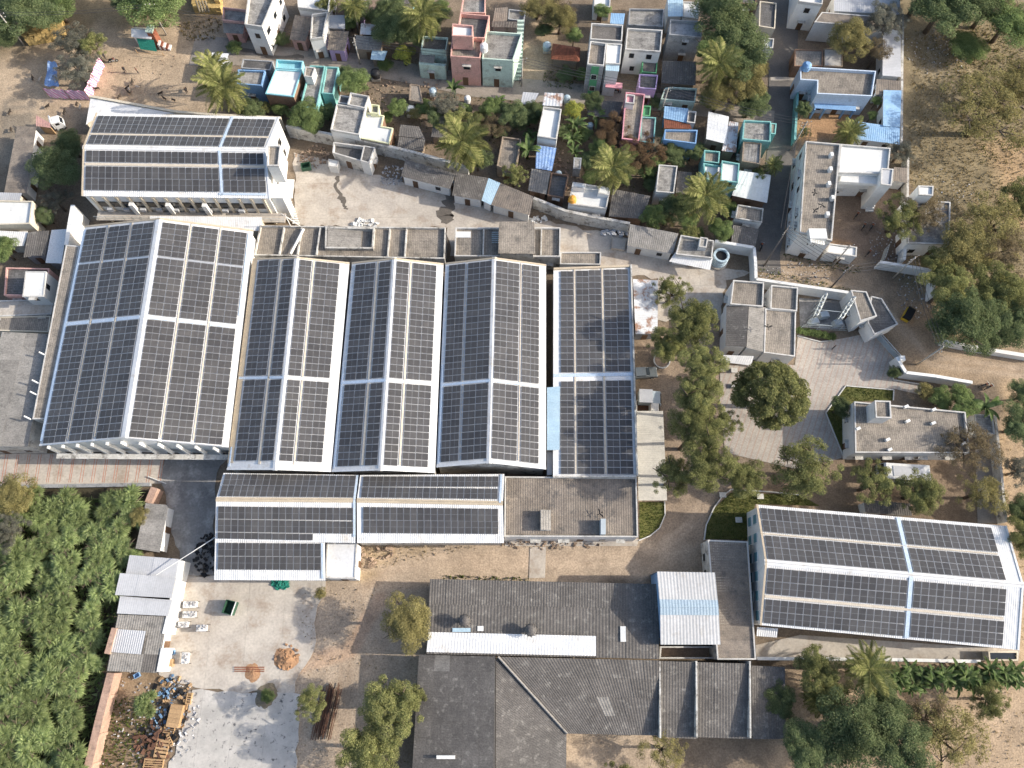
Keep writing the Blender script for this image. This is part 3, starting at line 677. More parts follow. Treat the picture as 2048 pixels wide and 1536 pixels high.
# ================================================================== the solar roofed sheds
L_, W_, B_, G_ = 2.08, 1.02, .022, .022
def panel_mesh():
    xs = [-L_ / 2, -L_ / 2 + B_, -G_ / 2, G_ / 2, L_ / 2 - B_, L_ / 2]; ys = [-W_ / 2, -W_ / 2 + B_, W_ / 2 - B_, W_ / 2]; h = .04
    V = [(x, y, h) for y in ys for x in xs]; Fc, fm = [], []
    for j in range(3):
        for i in range(5):
            Fc.append((j * 6 + i, j * 6 + i + 1, (j + 1) * 6 + i + 1, (j + 1) * 6 + i)); fm.append(1 if j == 1 and i in (1, 3) else 0)
    k = len(V); V += [(-L_ / 2, -W_ / 2, 0), (L_ / 2, -W_ / 2, 0), (L_ / 2, W_ / 2, 0), (-L_ / 2, W_ / 2, 0)]
    for a, b, c, d in ((k, k + 1, 5, 0), (k + 1, k + 2, 23, 5), (k + 2, k + 3, 18, 23), (k + 3, k, 0, 18)): Fc.append((a, b, c, d)); fm.append(0)
    return newmesh('solar_panel', V, Fc, ['alu', 'solar_cell'], fm=fm)
PANEL = panel_mesh()
def array(label, r, s0, s1, t0, t1, ns=None, nt=None, cross=False, off=.12):
    c = r.pt((s0 + s1) / 2, (t0 + t1) / 2); root = bpy.data.objects.new('solar_array', None); COL.objects.link(root); root.location = c
    tag(root, label, 'solar array', 'solar arrays on the shed roofs')
    A, B, D = r.pt(s0, t0), r.pt(s1, t0), r.pt(s0, t1); ls, lt = (B - A).length, (D - A).length
    ps, pt_ = (1.05, 2.1) if cross else (2.1, 1.05)
    ns = ns or max(1, round(ls / ps)); nt = nt or max(1, round(lt / pt_))
    for i in range(ns):
        for j in range(nt):
            u, v = (i + .5) / ns, (j + .5) / nt
            p = r.pt(s0 + (s1 - s0) * u, t0 + (t1 - t0) * v, off)
            es = (r.pt(s0 + (s1 - s0) * u + .01, t0 + (t1 - t0) * v) - r.pt(s0 + (s1 - s0) * u - .01, t0 + (t1 - t0) * v)).normalized()
            et = (r.pt(s0, t0 + (t1 - t0) * v + .01) - r.pt(s0, t0 + (t1 - t0) * v - .01)).normalized()
            cs, ct = ls / ns, lt / nt
            if cross: xa, ya, kx, ky = et, -es, (ct - .055) / L_, (cs - .055) / W_
            else: xa, ya, kx, ky = es, et, (cs - .055) / L_, (ct - .055) / W_
            za = xa.cross(ya).normalized()
            if za.z < 0: ya = -ya; za = -za
            o = bpy.data.objects.new('solar_panel', PANEL); COL.objects.link(o); o.parent = root
            m4 = Matrix((xa * kx, ya * ky, za)).transposed().to_4x4(); m4.translation = p - c + za * random.uniform(0, .008); o.matrix_basis = m4
    return root
def gable(label, N3, S3, ze, zr, wall='white_paint', ew=False, ov=.35, walls=True):
    """N3 / S3: photo points (left eave, ridge, right eave) of the far and near gable; ew: ridge runs left-right, then
    N3 = (north eave, ridge, south eave) at the west end and S3 the same at the east end."""
    zz = (ze, zr, ze) if not isinstance(ze, tuple) else ze
    a = [P(p[0], p[1], z) for p, z in zip(N3, zz)]; b = [P(p[0], p[1], z) for p, z in zip(S3, zz)]
    c = sum(a + b, Vector()) / 6; c.z = 0
    th = T('factory_shed', label, 'factory shed', c)
    r1, r2 = RP(a[0], a[1], b[1], b[0]), RP(a[1], a[2], b[2], b[1])
    for r in (r1, r2):
        th.geo('roof_slope', corr(r.A, r.D, r.C, r.B, .3, .015), 'white_sheet')
    th.geo('ridge_cap', join(r1.strip(.955, 1.0, -.002, 1.002, .05, .04), r2.strip(0, .045, -.002, 1.002, .05, .04)), 'white_sheet')
    for r, s in ((r1, (0, .018)), (r2, (.982, 1))): th.geo('eave_gutter', r.strip(s[0], s[1], 0, 1, .10, -.14), 'white_sheet')
    for t in ((0, .008), (.992, 1)):
        th.geo('barge_flashing', join(r1.strip(0, 1, t[0], t[1], .06, .035), r2.strip(0, 1, t[0], t[1], .06, .035)), 'beige_trim' if t[0] == 0 else 'white_sheet')
    if walls:
        V, dn = [], Vector((0, 0, -.12)); k = .02
        A0, A1, A2 = r1.pt(.03, .01), r1.pt(1, .01), r2.pt(.97, .01); B0, B1, B2 = r1.pt(.03, .99), r1.pt(1, .99), r2.pt(.97, .99)
        def quad(name, pts):
            top = [p + dn for p in pts]; bot = [Vector((p.x, p.y, 0)) for p in pts]; n = len(pts)
            th.part(name, bot + top, [tuple(list(range(n)) + list(range(2 * n - 1, n - 1, -1)))], wall)
        quad('wall', [A0, A1, A2]); quad('wall', [B2, B1, B0]); quad('wall', [B0, A0]); quad('wall', [A2, B2])
    return th, r1, r2
def strips(th, r, s0, s1, y0, y1, ax, mat='walkway', name='walkway', sref=.5):
    t0, t1 = r.t_at(sref, y0, ax), r.t_at(sref, y1, ax); return th.geo(name, r.strip(s0, s1, t0, t1, .06, .05), mat)
# ---- the biggest shed, left
th, r1, r2 = gable('biggest gabled shed on the left with six columns of solar panels', [(170, 452), (320, 436), (507, 460)], [(79, 892), (250, 877), (457, 895)], 7.0, 10.5)
BIG = (th, r1, r2)
YS = [(444, 511, 'far'), (515, 629, 'middle'), (638, 874, 'near')]
for r, ss, side, sref in ((r1, ((.04, .315), (.352, .627), (.665, .945)), 'left', 1), (r2, ((.035, .315), (.352, .628), (.665, .935)), 'right', 0)):
    for k, (s0, s1) in enumerate(ss):
        for y0, y1, nm in YS:
            pos = {('left', 0): 'outer', ('left', 1): 'centre', ('left', 2): 'ridge', ('right', 0): 'ridge', ('right', 1): 'centre', ('right', 2): 'outer'}[(side, k)]
            array(f'{nm} solar block in the {pos} column on the {side} slope of the biggest shed', r, s0, s1, r.t_at(sref, y0, 1), r.t_at(sref, y1, 1), ns=2)
    for k in (0, 1): th.geo('walkway', r.strip(ss[k][1] + .012, ss[k + 1][0] - .012, .01, .985, .06, .05), 'walkway')
    for ya, yb, mt in ((511.5, 514.5, 'alu'), (630, 637, 'tray_blue'), (875, 877, 'alu')):
        t0, t1 = r.t_at(sref, ya, 1), r.t_at(sref, yb, 1)
        for a0, a1 in ss: th.geo('cable_tray', r.strip(a0, a1, t0, t1, .05, .06), mt)
th.geo('cable_tray', r1.strip(0, .03, .02, .98, .07, .05), 'tray_blue'); th.geo('cable_tray', r2.strip(.945, .975, .02, .42, .07, .05), 'tray_blue')
A, B = r1.pt(.03, 1.0), r2.pt(.97, 1.0); d = (B - A); d.z = 0; W = d.length; d.normalize(); s = Vector((d.y, -d.x, 0))
for k in range(11):
    u = (k + .3) / 11; h = 7 + 3.4 * (1 - abs(2 * u - 1)) - .3; p = A + d * W * u
    th.geo('wall_pier', box(p + s * .12, d, s, .24, .45, 0, h), 'white_paint')
for k in range(7):
    p = A + d * W * (k + .6) / 7; o = th.geo('window', box(p + s * .05, d, s, 1.6, .12, 2.2, 3.6), 'frame_dark'); th.geo('pane', box(p + s * .12, d, s, 1.4, .06, 2.3, 3.5), 'glass_dark', o)
th.geo('canopy', box(A + d * W * .5 + s * .75, d, s, W * .96, .8, 3.86, 3.94), 'old_white')
th.geo('fascia_sheet', ([r1.pt(.72, 1.0, .12), r1.pt(1, 1.0, .5), r2.pt(.3, 1.0, .12), r2.pt(.3, 1.006, -1.2), r1.pt(.72, 1.006, -1.2)], [(0, 1, 2, 3, 4)]), 'white_sheet')
# ---- three middle sheds
mid = [('left of the three narrow gabled sheds in the middle', [(506, 517), (594, 514), (699, 525)], [(454, 940), (550, 940), (662, 944)], ((.155, .62, 2), (.71, .955, 1)), ((.06, .29, 1), (.36, .82, 2)), (519, 751, 759, 922)),
       ('middle one of the three narrow gabled sheds', [(704, 525), (789, 516), (887, 527)], [(664, 944), (761, 941), (870, 946)], ((.10, .58, 2), (.67, .94, 1)), ((.045, .30, 1), (.375, .86, 2)), (522, 756, 765, 931)),
       ('right of the three narrow gabled sheds in the middle', [(891, 526), (989, 515), (1092, 529)], [(873, 935), (978, 926), (1092, 939)], ((.08, .42, 2), (.47, .955, 2)), ((.03, .48, 2), (.54, .865, 2)), (521, 757, 765, 917))]
for (lab, n3, s3, ls, rs, ys), nm in zip(mid, ('left', 'middle', 'right')):
    th, r1, r2 = gable(lab, n3, s3, 6.0, 8.2, 'old_white')
    for r, ss, side, sref in ((r1, ls, 'left', 1), (r2, rs, 'right', 0)):
        for k, (s0, s1, n) in enumerate(ss):
            for y0, y1, fn in ((ys[0], ys[1], 'far'), (ys[2], ys[3], 'near')):
                where = ('outer', 'ridge')[k] if side == 'left' else ('ridge', 'outer')[k]
                array(f'{fn} solar block in the {where} column on the {side} slope of the {nm} narrow shed', r, s0, s1, r.t_at(sref, y0, 1), r.t_at(sref, y1, 1), ns=n)
        th.geo('walkway', r.strip(ss[0][1] + .022, ss[1][0] - .022, .012, .975, .06, .05), 'walkway')
        th.geo('cable_tray', r.strip(.02, .98, r.t_at(sref, ys[1] + 1.5, 1), r.t_at(sref, ys[2] - 1.5, 1), .06, .05), 'tray_blue')
    if nm == 'left': th.geo('gutter_flashing', r1.strip(.0, .11, .01, .97, .04, .05), 'beige_trim')
    th.geo('cable_tray', r1.strip(.03, .06, .52 if nm != 'left' else .9, .985, .06, .06), 'tray_blue')
# ---- single slope shed on the right
A, B, C, D = P(1107, 537, 5.5), P(1260, 531, 5.1), P(1272, 952, 5.1), P(1106, 952, 5.5)
c = (A + B + C + D) / 4; c.z = 0; th = T('factory_shed', 'single slope solar roofed shed beside the row of trees', 'factory shed', c); r = RP(A, B, C, D)
th.geo('roof_slope', corr(A, D, C, B, .3, .015), 'white_sheet')
q = inset(ccw([A, B, C, D]), .1); th.geo('wall', prism(q, 0, 4.95, False), 'old_white')
for a, b, zt in ((B, C, 5.5), (D, C, 5.6)):
    d = b - a; d.z = 0; l_ = d.length; d.normalize(); s = Vector((-d.y, d.x, 0)); th.geo('parapet', box((a + b) / 2 + (s * -.12 if a is D else s * .12), d, s, l_, .24, 0, zt), 'old_white')
for s0, s1, n, nm in ((.09, .257, 1, 'left'), (.29, .617, 2, 'centre'), (.652, .97, 2, 'right')):
    for y0, y1, fn in ((541, 745, 'far'), (762, 949, 'near')):
        array(f'{fn} solar block in the {nm} column of the single slope shed by the trees', r, s0, s1, r.t_at(.5, y0, 1), r.t_at(.5, y1, 1), ns=n)
for s0, s1 in ((.262, .285), (.622, .647)): th.geo('walkway', r.strip(s0, s1, .01, .99, .05, .05), 'walkway')
th.geo('cable_tray', r.strip(.0, 1, r.t_at(.5, 746.5, 1), r.t_at(.5, 753, 1), .06, .05), 'tray_blue')
th.geo('end_trim', r.strip(0, 1, 0, .01, .3, .0), 'beige_trim')
# ---- infill roofs between
lean('flat light blue roof sheet bridging the alley between two sheds', [(1094, 775), (1120, 773), (1119, 900), (1094, 900)], (5.75, 5.75, 5.75, 5.75), 'sheet_sky', 'old_white', 'alley_roof', 'roof', True, 2.2, 9, .5, .015, over=.1, win=False)
lean('narrow grey roof strip at the near end of the alley', [(1094, 904), (1106, 904), (1104, 950), (1094, 950)], (4.4, 4.4, 4.4, 4.4), 'sheet_grey', 'old_white', 'alley_roof', 'roof', True, 2.2, 9, .4, .015, over=.1, win=False)
# ---- north shed
th, r1, r2 = gable('solar roofed two storey shed at the back left of the compound', [(192, 226), (166, 294), (163, 392)], [(560, 234), (532, 300), (541, 397)], 8.0, 10.2, 'white_paint', True)
NORTH = th
for r, ss, nm, sref in ((r1, ((.10, .60, 2), (.67, .93, 1)), 'far', 1), (r2, ((.07, .31, 1), (.39, .885, 2)), 'near', 0)):
    for k, (s0, s1, n) in enumerate(ss):
        for x0, x1, sd in ((173, 435, 'long'), (443, 526, 'short')):
            array(f'{sd} {("double", "single")[n == 1]} row of panels on the {nm} slope of the back left shed', r, s0, s1, r.t_at(sref, x0, 0), r.t_at(sref, x1, 0), ns=n)
    th.geo('walkway', r.strip(ss[0][1] + .015, ss[1][0] - .015, .015, .985, .06, .05), 'walkway')
    th.geo('cable_tray', r.strip(.03, .95, r.t_at(sref, 436.5, 0), r.t_at(sref, 441.5, 0), .06, .06), 'tray_blue')
th.geo('cable_tray', r2.strip(.90, .94, .73, .98, .06, .06), 'tray_blue')
A, B = r2.pt(.97, .01), r2.pt(.97, .99); d = B - A; d.z = 0; W = d.length; d.normalize(); s = Vector((d.y, -d.x, 0))
for k in range(15): th.geo('wall_pier', box(A + d * W * (k + .5) / 15 + s * .15, d, s, .4, .3, 0, 7.7), 'cream')
for k in range(14):
    p = A + d * W * (k + 1) / 15
    for zz in (1.2, 4.6):
        o = th.geo('window', box(p + s * .04, d, s, 1.4, .1, zz, zz + 1.5), 'frame_dark'); th.geo('pane', box(p + s * .1, d, s, 1.2, .05, zz + .1, zz + 1.4), 'glass_dark', o)
bal = th.geo('balcony', box(A + d * W * .53 + s * 1.1, d, s, W * 1.05, 1.7, 3.3, 3.5), 'concrete')
for zz in (4.0, 4.5): th.geo('rail', box(A + d * W * .53 + s * 1.88, d, s, W * 1.05, .05, zz, zz + .05), 'galv', bal)
for k in range(22): th.geo('baluster', box(A + d * W * (.02 + k / 20.8) + s * 1.88, d, s, .05, .05, 3.5, 4.55), 'galv', bal)
for k in (2, 5, 8): th.geo('duct', box(A + d * W * (k + 1.5) / 15 + s * .55, d, s, .7, .7, 0, 6.4), 'white_paint')
for k in range(9): th.geo('air_conditioner', box(A + d * W * (k + 1.0) / 11 + s * .5, d, s, .9, .4, 4.0 + (k % 2) * .1, 4.7), 'sheet_grey')
block(th, [(536, 291), (561, 291), (557, 331), (534, 331)], 12.2, 'white_paint', 'roof_tan', .35, 7.5, False)
E = r1.pt(.03, .99); Fp = r2.pt(.97, .99); d2 = (Fp - E); d2.z = 0; l2 = d2.length; d2.normalize(); s2 = Vector((-d2.y, d2.x, 0))
for k in range(3):
    for zz in (2, 5):
        p = E + d2 * l2 * (.2 + .2 * k); o = th.geo('window', box(p + s2 * .03, d2, s2, .9, .1, zz, zz + 1.2), 'frame_dark'); th.geo('pane', box(p + s2 * .09, d2, s2, .7, .05, zz + .1, zz + 1.1), 'glass_dark', o)
p0 = Fp - d2 * 4.5 + s2 * 1.2; th.geo('stair_landing', box(p0, d2, s2, 3.6, 2.4, 3.3, 3.5), 'white_paint')
for k in range(12): th.geo('step', box(p0 + d2 * 1.6 + s2 * (.2 + .1 * k) + d2 * (.28 * k), d2, s2, .3, 1.2, 3.2 - .27 * k, 3.3 - .27 * k), 'white_paint')
th.geo('stair_tower', box(Fp - d2 * 1.6 + s2 * 1.0, d2, s2, 2.2, 1.9, 0, 7.2), 'white_paint')
th.geo('tower_roof', box(Fp - d2 * 1.6 + s2 * 1.0, d2, s2, 2.6, 2.3, 7.2, 7.32), 'white_paint')
for u in (.6, 3.3):
    th.geo('post', tube([Fp + d2 * u + s2 * 3.0, Fp + d2 * u + s2 * 3.0 + Vector((0, 0, -4.5))], .07, 6), 'white_paint')
    th.geo('post', tube([Vector(((Fp + d2 * u + s2 * 3.2).x, (Fp + d2 * u + s2 * 3.2).y, 0)), Fp + d2 * u + s2 * 1.0 + Vector((0, 0, -4))], .08, 6), 'white_paint')
lean('low white corrugated roof wedge behind the back left shed', [(181, 196), (352, 227), (190, 236), (172, 250)], (3.0, 3.0, 3.0, 3.0), 'white_sheet', 'cream', 'lean_to_roof', 'roof', False, 2.5, 8, .3, .03, over=.1, win=False)
lean('white corrugated lean-to between the back left shed and the biggest shed', [(300, 432), (524, 434), (522, 462), (300, 452)], (4.6, 4.6, 4.2, 4.2), 'white_sheet', 'cream', 'lean_to_roof', 'roof', False, 4, 8, .3, .03, over=.1, win=False)
# ---- south solar roof (stepped)
R0, R1 = (432, 998), (711, 1000); z = (6.2, 7.0)
A, B = P(447, 946, 6.0), P(717, 950, 6.0); Cr, Dr = P(711, 1000, 7.2), P(432, 998, 7.2); E0, E1 = P(430, 1080, 5.6), P(711, 1086, 5.6); G0, G1 = P(428, 1160, 4.4), P(651, 1161, 4.4); F1 = P(650, 1082, 5.5)
c = (A + B + E0 + E1) / 4; c.z = 0; th = T('factory_shed', 'low solar roofed shed with a stepped near edge below the three narrow sheds', 'factory shed', c)
rN = RP(A, Dr, Cr, B); rS = RP(Dr, E0, E1, Cr); rL = RP(P(430, 1080, 5.5), G0, G1, F1)
B2, C2, E2 = P(1009, 948, 6.0), P(1006, 1006, 7.2), P(1008, 1086, 5.6)
rN2 = RP(P(720, 950, 6.0), P(713.5, 1000, 7.2), C2, B2); rS2 = RP(P(713.5, 1000, 7.2), P(714, 1086, 5.6), E2, C2)
for r in (rN, rS, rL, rN2, rS2): th.geo('roof_slope', corr(r.A, r.D, r.C, r.B, .3, .015), 'white_sheet')
wp = ccw([A, B2, E2, P(714, 1086, 5.6), F1, G1, G0, Dr]); th.geo('wall', prism(inset(wp, .35), 0, 4.3, False), 'old_white')
for a, b in ((A, Dr), (Dr, E0), (B2, C2), (C2, E2)):
    V = [Vector((a.x, a.y, 4.2)), Vector((b.x, b.y, 4.2)), b - Vector((0, 0, .1)), a - Vector((0, 0, .1))]; th.part('wall', V, [(0, 1, 2, 3)], 'old_white')
th.geo('ridge_cap', join(rS.strip(0, .06, 0, 1, .05, .04), rN.strip(.94, 1, 0, 1, .05, .04)), 'beige_trim'); th.geo('ridge_cap', join(rS2.strip(0, .06, 0, 1, .05, .04), rN2.strip(.94, 1, 0, 1, .05, .04)), 'beige_trim')
array('far double row on the left half of the stepped shed', rN, .05, .92, rN.t_at(1, 437, 0), rN.t_at(1, 707, 0), ns=2, nt=20)
array('far double row on the right half of the stepped shed', rN2, .07, .92, rN2.t_at(1, 721, 0), rN2.t_at(1, 995, 0), ns=2, nt=20)
array('double row just below the ridge on the left half of the stepped shed', rS, .17, .797, rS.t_at(0, 437, 0), rS.t_at(0, 707, 0), ns=2, nt=20)
array('single row of seven sideways panels on the stepped shed', rS, .799, .965, rS.t_at(0, 437, 0), rS.t_at(0, 627, 0), ns=1, nt=7, cross=True)
array('double row below the ridge on the right half of the stepped shed', rS2, .15, .77, rS2.t_at(0, 726, 0), rS2.t_at(0, 996, 0), ns=2, nt=20)
array('lowest double row on the near step of the stepped shed', rL, .06, .74, rL.t_at(0, 437, 0), rL.t_at(0, 642, 0), ns=2, nt=15)
th.geo('cable_tray', rN.strip(.02, 1, .985, 1.0, .06, .06), 'tray_blue'); th.geo('cable_tray', rS.strip(0, .86, .985, 1.0, .06, .06), 'tray_blue'); th.geo('cable_tray', rL.strip(.05, .95, .965, .985, .06, .06), 'tray_blue')
th.geo('cable_tray', rN2.strip(.02, 1, .972, .985, .06, .06), 'tray_blue')
th = house('flat white annexe tucked in the step of the low solar shed', [(654, 1085), (714, 1087), (710, 1157), (651, 1156)], 4.0, 'white_paint', 'white_sheet', .12, True, 'annexe', 'annexe')
# ---- east shed
th, r1, r2 = gable('large solar roofed shed at the lower right', [(1512, 1009), (1530, 1124), (1519, 1250)], [(2013, 1052), (2047, 1170), (2038, 1300)], 5.8, 8.6, 'white_paint', True)
EAST = th
for r, ss, nm, sref in ((r1, ((.06, .49), (.545, .955)), 'far', 1), (r2, ((.08, .50), (.575, .96)), 'near', 0)):
    for k, (s0, s1) in enumerate(ss):
        for x0, x1, sd in ((1536, 1816, 'left'), (1828, 2013, 'right')):
            where = ('outer', 'ridge')[k] if nm == 'far' else ('ridge', 'outer')[k]
            array(f'{sd} half of the {where} double row on the {nm} slope of the lower right shed', r, s0, s1, r.t_at(sref, x0, 0), r.t_at(sref, x1, 0), ns=2)
    th.geo('walkway', r.strip(ss[0][1] + .018, ss[1][0] - .018, .01, .93, .07, .05), 'walkway')
    th.geo('cable_tray', r.strip(.02, .98, r.t_at(sref, 1818, 0), r.t_at(sref, 1826, 0), .06, .06), 'tray_blue')
A, B = r1.pt(.03, .01), r2.pt(.97, .01); d = B - A; d.z = 0; W = d.length; d.normalize(); s = Vector((d.y, -d.x, 0))
for k in range(6):
    p = A + d * W * (k + .6) / 6
    for zz in (.9, 3.4):
        o = th.geo('window', box(p + s * .04, d, s, 1.5, .1, zz, zz + 1.5), 'white_paint'); th.geo('pane', box(p + s * .1, d, s, 1.3, .05, zz + .1, zz + 1.4), 'window_teal', o)
A, B = r2.pt(.97, .01), r2.pt(.97, .99); d = B - A; d.z = 0; W = d.length; d.normalize(); s = Vector((d.y, -d.x, 0))
for k in range(12):
    p = A + d * W * (k + .5) / 12; o = th.geo('window', box(p + s * .04, d, s, 1.6, .1, 2.2, 3.8), 'white_paint'); th.geo('pane', box(p + s * .1, d, s, 1.4, .05, 2.3, 3.7), 'glass_dark', o)
th.geo('awning', corr(*[P(x, y, zz) for x, y, zz in ((1514, 1254, 3.2), (1556, 1257, 3.2), (1554, 1275, 2.8), (1513, 1272, 2.8))], .3, .03), 'white_sheet')
# ================================================================== other factory buildings
def bays(th, poly, z, par, xs, mat='white_paint'):
    """low cross walls on a flat roof, at fractions xs of the long side (poly: NW, NE, SE, SW photo points)."""
    A, B, C, D = PX(poly, z)
    for u in xs:
        a, b = A.lerp(B, u), D.lerp(C, u); d = b - a; l_ = d.length; d.normalize(); s = Vector((-d.y, d.x, 0))
        th.geo('cross_wall', box((a + b) / 2, d, s, l_ - .5, .22, z - par, z - .02), mat)
poly = [(520, 451), (891, 455), (889, 517), (508, 510)]
th = house('long flat roofed store divided into bays behind the narrow sheds', poly, 4.6, 'old_white', 'roof_tan', .55, True, 'store', 'store_block', parmat='old_white')
bays(th, poly, 4.6, .55, (.13, .225, .325, .70, .79), 'old_white'); 
q = [(651, 454), (749, 455), (746, 497), (650, 496)]; p = ccw(PX(q, 4.95)); th.geo('parapet', ring(p, .25, 3.7, 4.95), 'old_white')
A, B, C, D = PX(q, 4.4)
sheets(th, None, A.lerp(B, .06) + Vector((0, 0, .55)), D.lerp(C, .06) + Vector((0, 0, .55)), D.lerp(C, .74) - Vector((0, 0, .2)), A.lerp(B, .74) - Vector((0, 0, .2)), 'asbestos_light', 2, 9, .4, .05)
a, b = P(607, 458, 4.7), P(581, 508, 4.7); th.geo('pipe', tube([a, b], .22, 8), 'white_paint')
poly = [(911, 455), (1121, 455), (1120, 513), (909, 512)]
th = house('flat roofed store with a raised square deck behind the right narrow shed', poly, 4.6, 'old_white', 'roof_tan', .55, True, 'store', 'store_block')
bays(th, poly, 4.6, .55, (.27, .82), 'old_white'); block(th, [(1001, 446), (1066, 446), (1067, 505), (1000, 504)], 6.3, 'old_white', 'roof_tan', .0, 3.7, False)
p = P(927, 471, 3.9); th.geo('skylight', box(p, (1, 0), (0, 1), 2.4, 1.1, 4.05, 4.25), 'roof_white')
for k in range(6): th.geo('grille_bar', bx(*[v for v in (P(988, 0, 3.9).x, P(1000, 0, 3.9).x)], P(990, 466 + k * 4, 4).y - .08, P(990, 466 + k * 4, 4).y + .08, 4.15, 4.25), 'galv')
house('small flat roofed room left of the single slope shed', [(1121, 504), (1202, 504), (1201, 529), (1120, 528)], 3.6, 'white_paint', 'roof_tan', .4, True, 'room', 'store_room')
# flat block south of the single slope shed
th = house('wide flat corrugated roof block beside the quarter round lawn', [(1010, 953), (1273, 955), (1276, 1074), (1009, 1073)], 5.0, 'white_paint', 'roof_tan', .35, True, 'block', 'store_block')
A, B, C, D = PX([(1013, 957), (1270, 959), (1272, 1069), (1012, 1068)], 4.72); sheets(th, None, A, B, C, D, 'asbestos_brown', 2.2, 3.2, .33, .035)
Rz = rotz(0); c = P(1093, 1040, 5.5); q = PX([(1081, 1020), (1102, 1020), (1102, 1060), (1081, 1060)], 5.6)
th.geo('hatch', prism(q, 4.7, 5.3, True), 'old_white'); sheets(th, None, q[0] + Vector((0, 0, .4)), q[1] + Vector((0, 0, 0)), q[2] + Vector((0, 0, 0)), q[3] + Vector((0, 0, .4)), 'asbestos_light', 9, 9, .4, .05)
q = PX([(1202, 1037), (1212, 1037), (1212, 1068), (1202, 1068)], 6.4); th.geo('vent_hood', prism(q, 4.7, 6.2, True), 'truck_grey')
th = lean('long beige translucent carport roof beside the single slope shed', [(1273, 822), (1326, 822), (1334, 1001), (1277, 1001)], (3.6, 3.0, 3.0, 3.6), 'asbestos_light', 'mud_wall', 'carport', 'carport', True, 2.2, 2.4, .35, .03, walls=False)
M('carport_sheet', (.42, .40, .355), (.35, .335, .30), .7, .7, .07, 5, .12)
for o in th.o.children: o.data.materials[0] = MATS['carport_sheet']
for x, y in ((1325, 826), (1328, 880), (1331, 940), (1333, 998), (1277, 826), (1278, 998)):
    q = P(x - 1, y, 2.95); th.geo('post', tube([Vector((q.x, q.y, 0)), q], .06, 6), 'iron')
th = lean('rust streaked sheet metal lean-to by the thin tree', [(1266, 558), (1316, 561), (1315, 668), (1271, 668)], (3.2, 2.9, 2.9, 3.2), 'sheet_rust', 'grey_wall', 'lean_to', 'lean-to', True, 2.2, 4, .3, .03)
# bottom centre corrugated sheds
c = P(1085, 1240, 4); c.z = 0; th = T('long_shed', 'wide grey corrugated shed with a white strip at the bottom centre', 'shed', c); LONG = th
A, B, C, D = P(860, 1158, 4.0), P(1316, 1168, 4.0), P(1318, 1318, 5.4), P(853, 1308, 5.4)
sheets(th, None, A, B, C, D, 'asbestos', 2.4, 2.9, .42, .05)
th.geo('wall', prism(inset(ccw([A, B, C, D]), .35), 0, 3.85, False), 'old_white')
for a, b in ((A, D), (C, B)):
    V = [Vector((a.x, a.y, 3.8)), Vector((b.x, b.y, 3.8)), b - Vector((0, 0, .08)), a - Vector((0, 0, .08))]; th.part('wall', V, [(0, 1, 2, 3)], 'old_white')
A, B, C, D = P(857, 1264, 5.12), P(1192, 1272, 5.15), P(1192, 1312, 5.5), P(853, 1304, 5.5)
sheets(th, None, A, B, C, D, 'white_sheet', 3, 9, .42, .05, name='white_roof_sheet')
for x, y, w_, h_, mt in ((923, 1260, 36, 8, 'sheet_sky'), (961, 1257, 12, 10, 'roof_white'), (1246, 1268, 11, 31, 'roof_white')):
    q = PX([(x - w_ / 2, y - h_ / 2), (x + w_ / 2, y - h_ / 2), (x + w_ / 2, y + h_ / 2), (x - w_ / 2, y + h_ / 2)], 5.0); 
    for v in q: v.z = 4.0 + (v.y - P(1000, 1160, 4.0).y) / (P(1000, 1312, 5.4).y - P(1000, 1160, 4.0).y) * 1.4 + .09
    th.part('skylight_sheet', [v for v in q] + [v + Vector((0, 0, .05)) for v in q], [(4, 5, 6, 7), (0, 1, 5, 4), (1, 2, 6, 5), (2, 3, 7, 6), (3, 0, 4, 7)], mt)
for x, y in ((929, 1241), (1061, 1260)):
    q = P(x, y, 6.2); v = th.geo('turbine_vent', lathe(q, [(.35, 5.0), (.35, 5.7), (.75, 5.9), (.85, 6.2), (.7, 6.55), (.3, 6.75), (.001, 6.78)], 14), 'iron')
    for k in range(12):
        t = k * math.pi / 6; th.geo('blade', tube([q + Vector((math.cos(t) * .8, math.sin(t) * .8, -.3)), q + Vector((math.cos(t + .2) * 1.0, math.sin(t + .2) * 1.0, 0)), q + Vector((math.cos(t) * .6, math.sin(t) * .6, .4))], .05, 4), 'iron', v)
c = P(905, 1420, 4); c.z = 0; th = T('long_shed', 'dark grey corrugated shed running off the bottom edge', 'shed', c)
A, B, C, D = P(838, 1309, 4.2), P(990, 1313, 5.6), P(986, 1580, 5.6), P(822, 1580, 4.2)
sheets(th, None, A, D, C, B, 'asbestos', 2.1, 2.1, .33, .04); th.geo('wall', prism(inset(ccw([A, B, C, D]), .3), 0, 4.05, False), 'old_white')
q = PX([(873, 1511), (910, 1511), (910, 1518), (873, 1518)], 5.3); th.geo('ridge_light', prism(q, 4.8, 5.3, True), 'roof_white')
c = P(1060, 1440, 4); c.z = 0; th = T('long_shed', 'hipped grey corrugated shed with a diagonal hip at the bottom centre', 'shed', c)
I0 = P(994, 1313, 5.5); H1 = P(1134, 1467, 4.0)
A, B, C, D = P(994, 1314, 5.35), P(1318, 1321, 5.35), P(1319, 1470, 4.0), P(1134, 1467, 4.0)
sheets(th, None, P(996, 1313.5, 5.4), P(1318, 1321, 5.4), P(1319, 1471, 4.0), H1, 'asbestos', 2.2, 3.4, .42, .05)
sheets(th, None, P(992, 1316, 5.3), P(991, 1580, 5.3), P(1132, 1580, 4.0), P(1133, 1470, 3.98), 'asbestos', 2.1, 3.2, .33, .04)
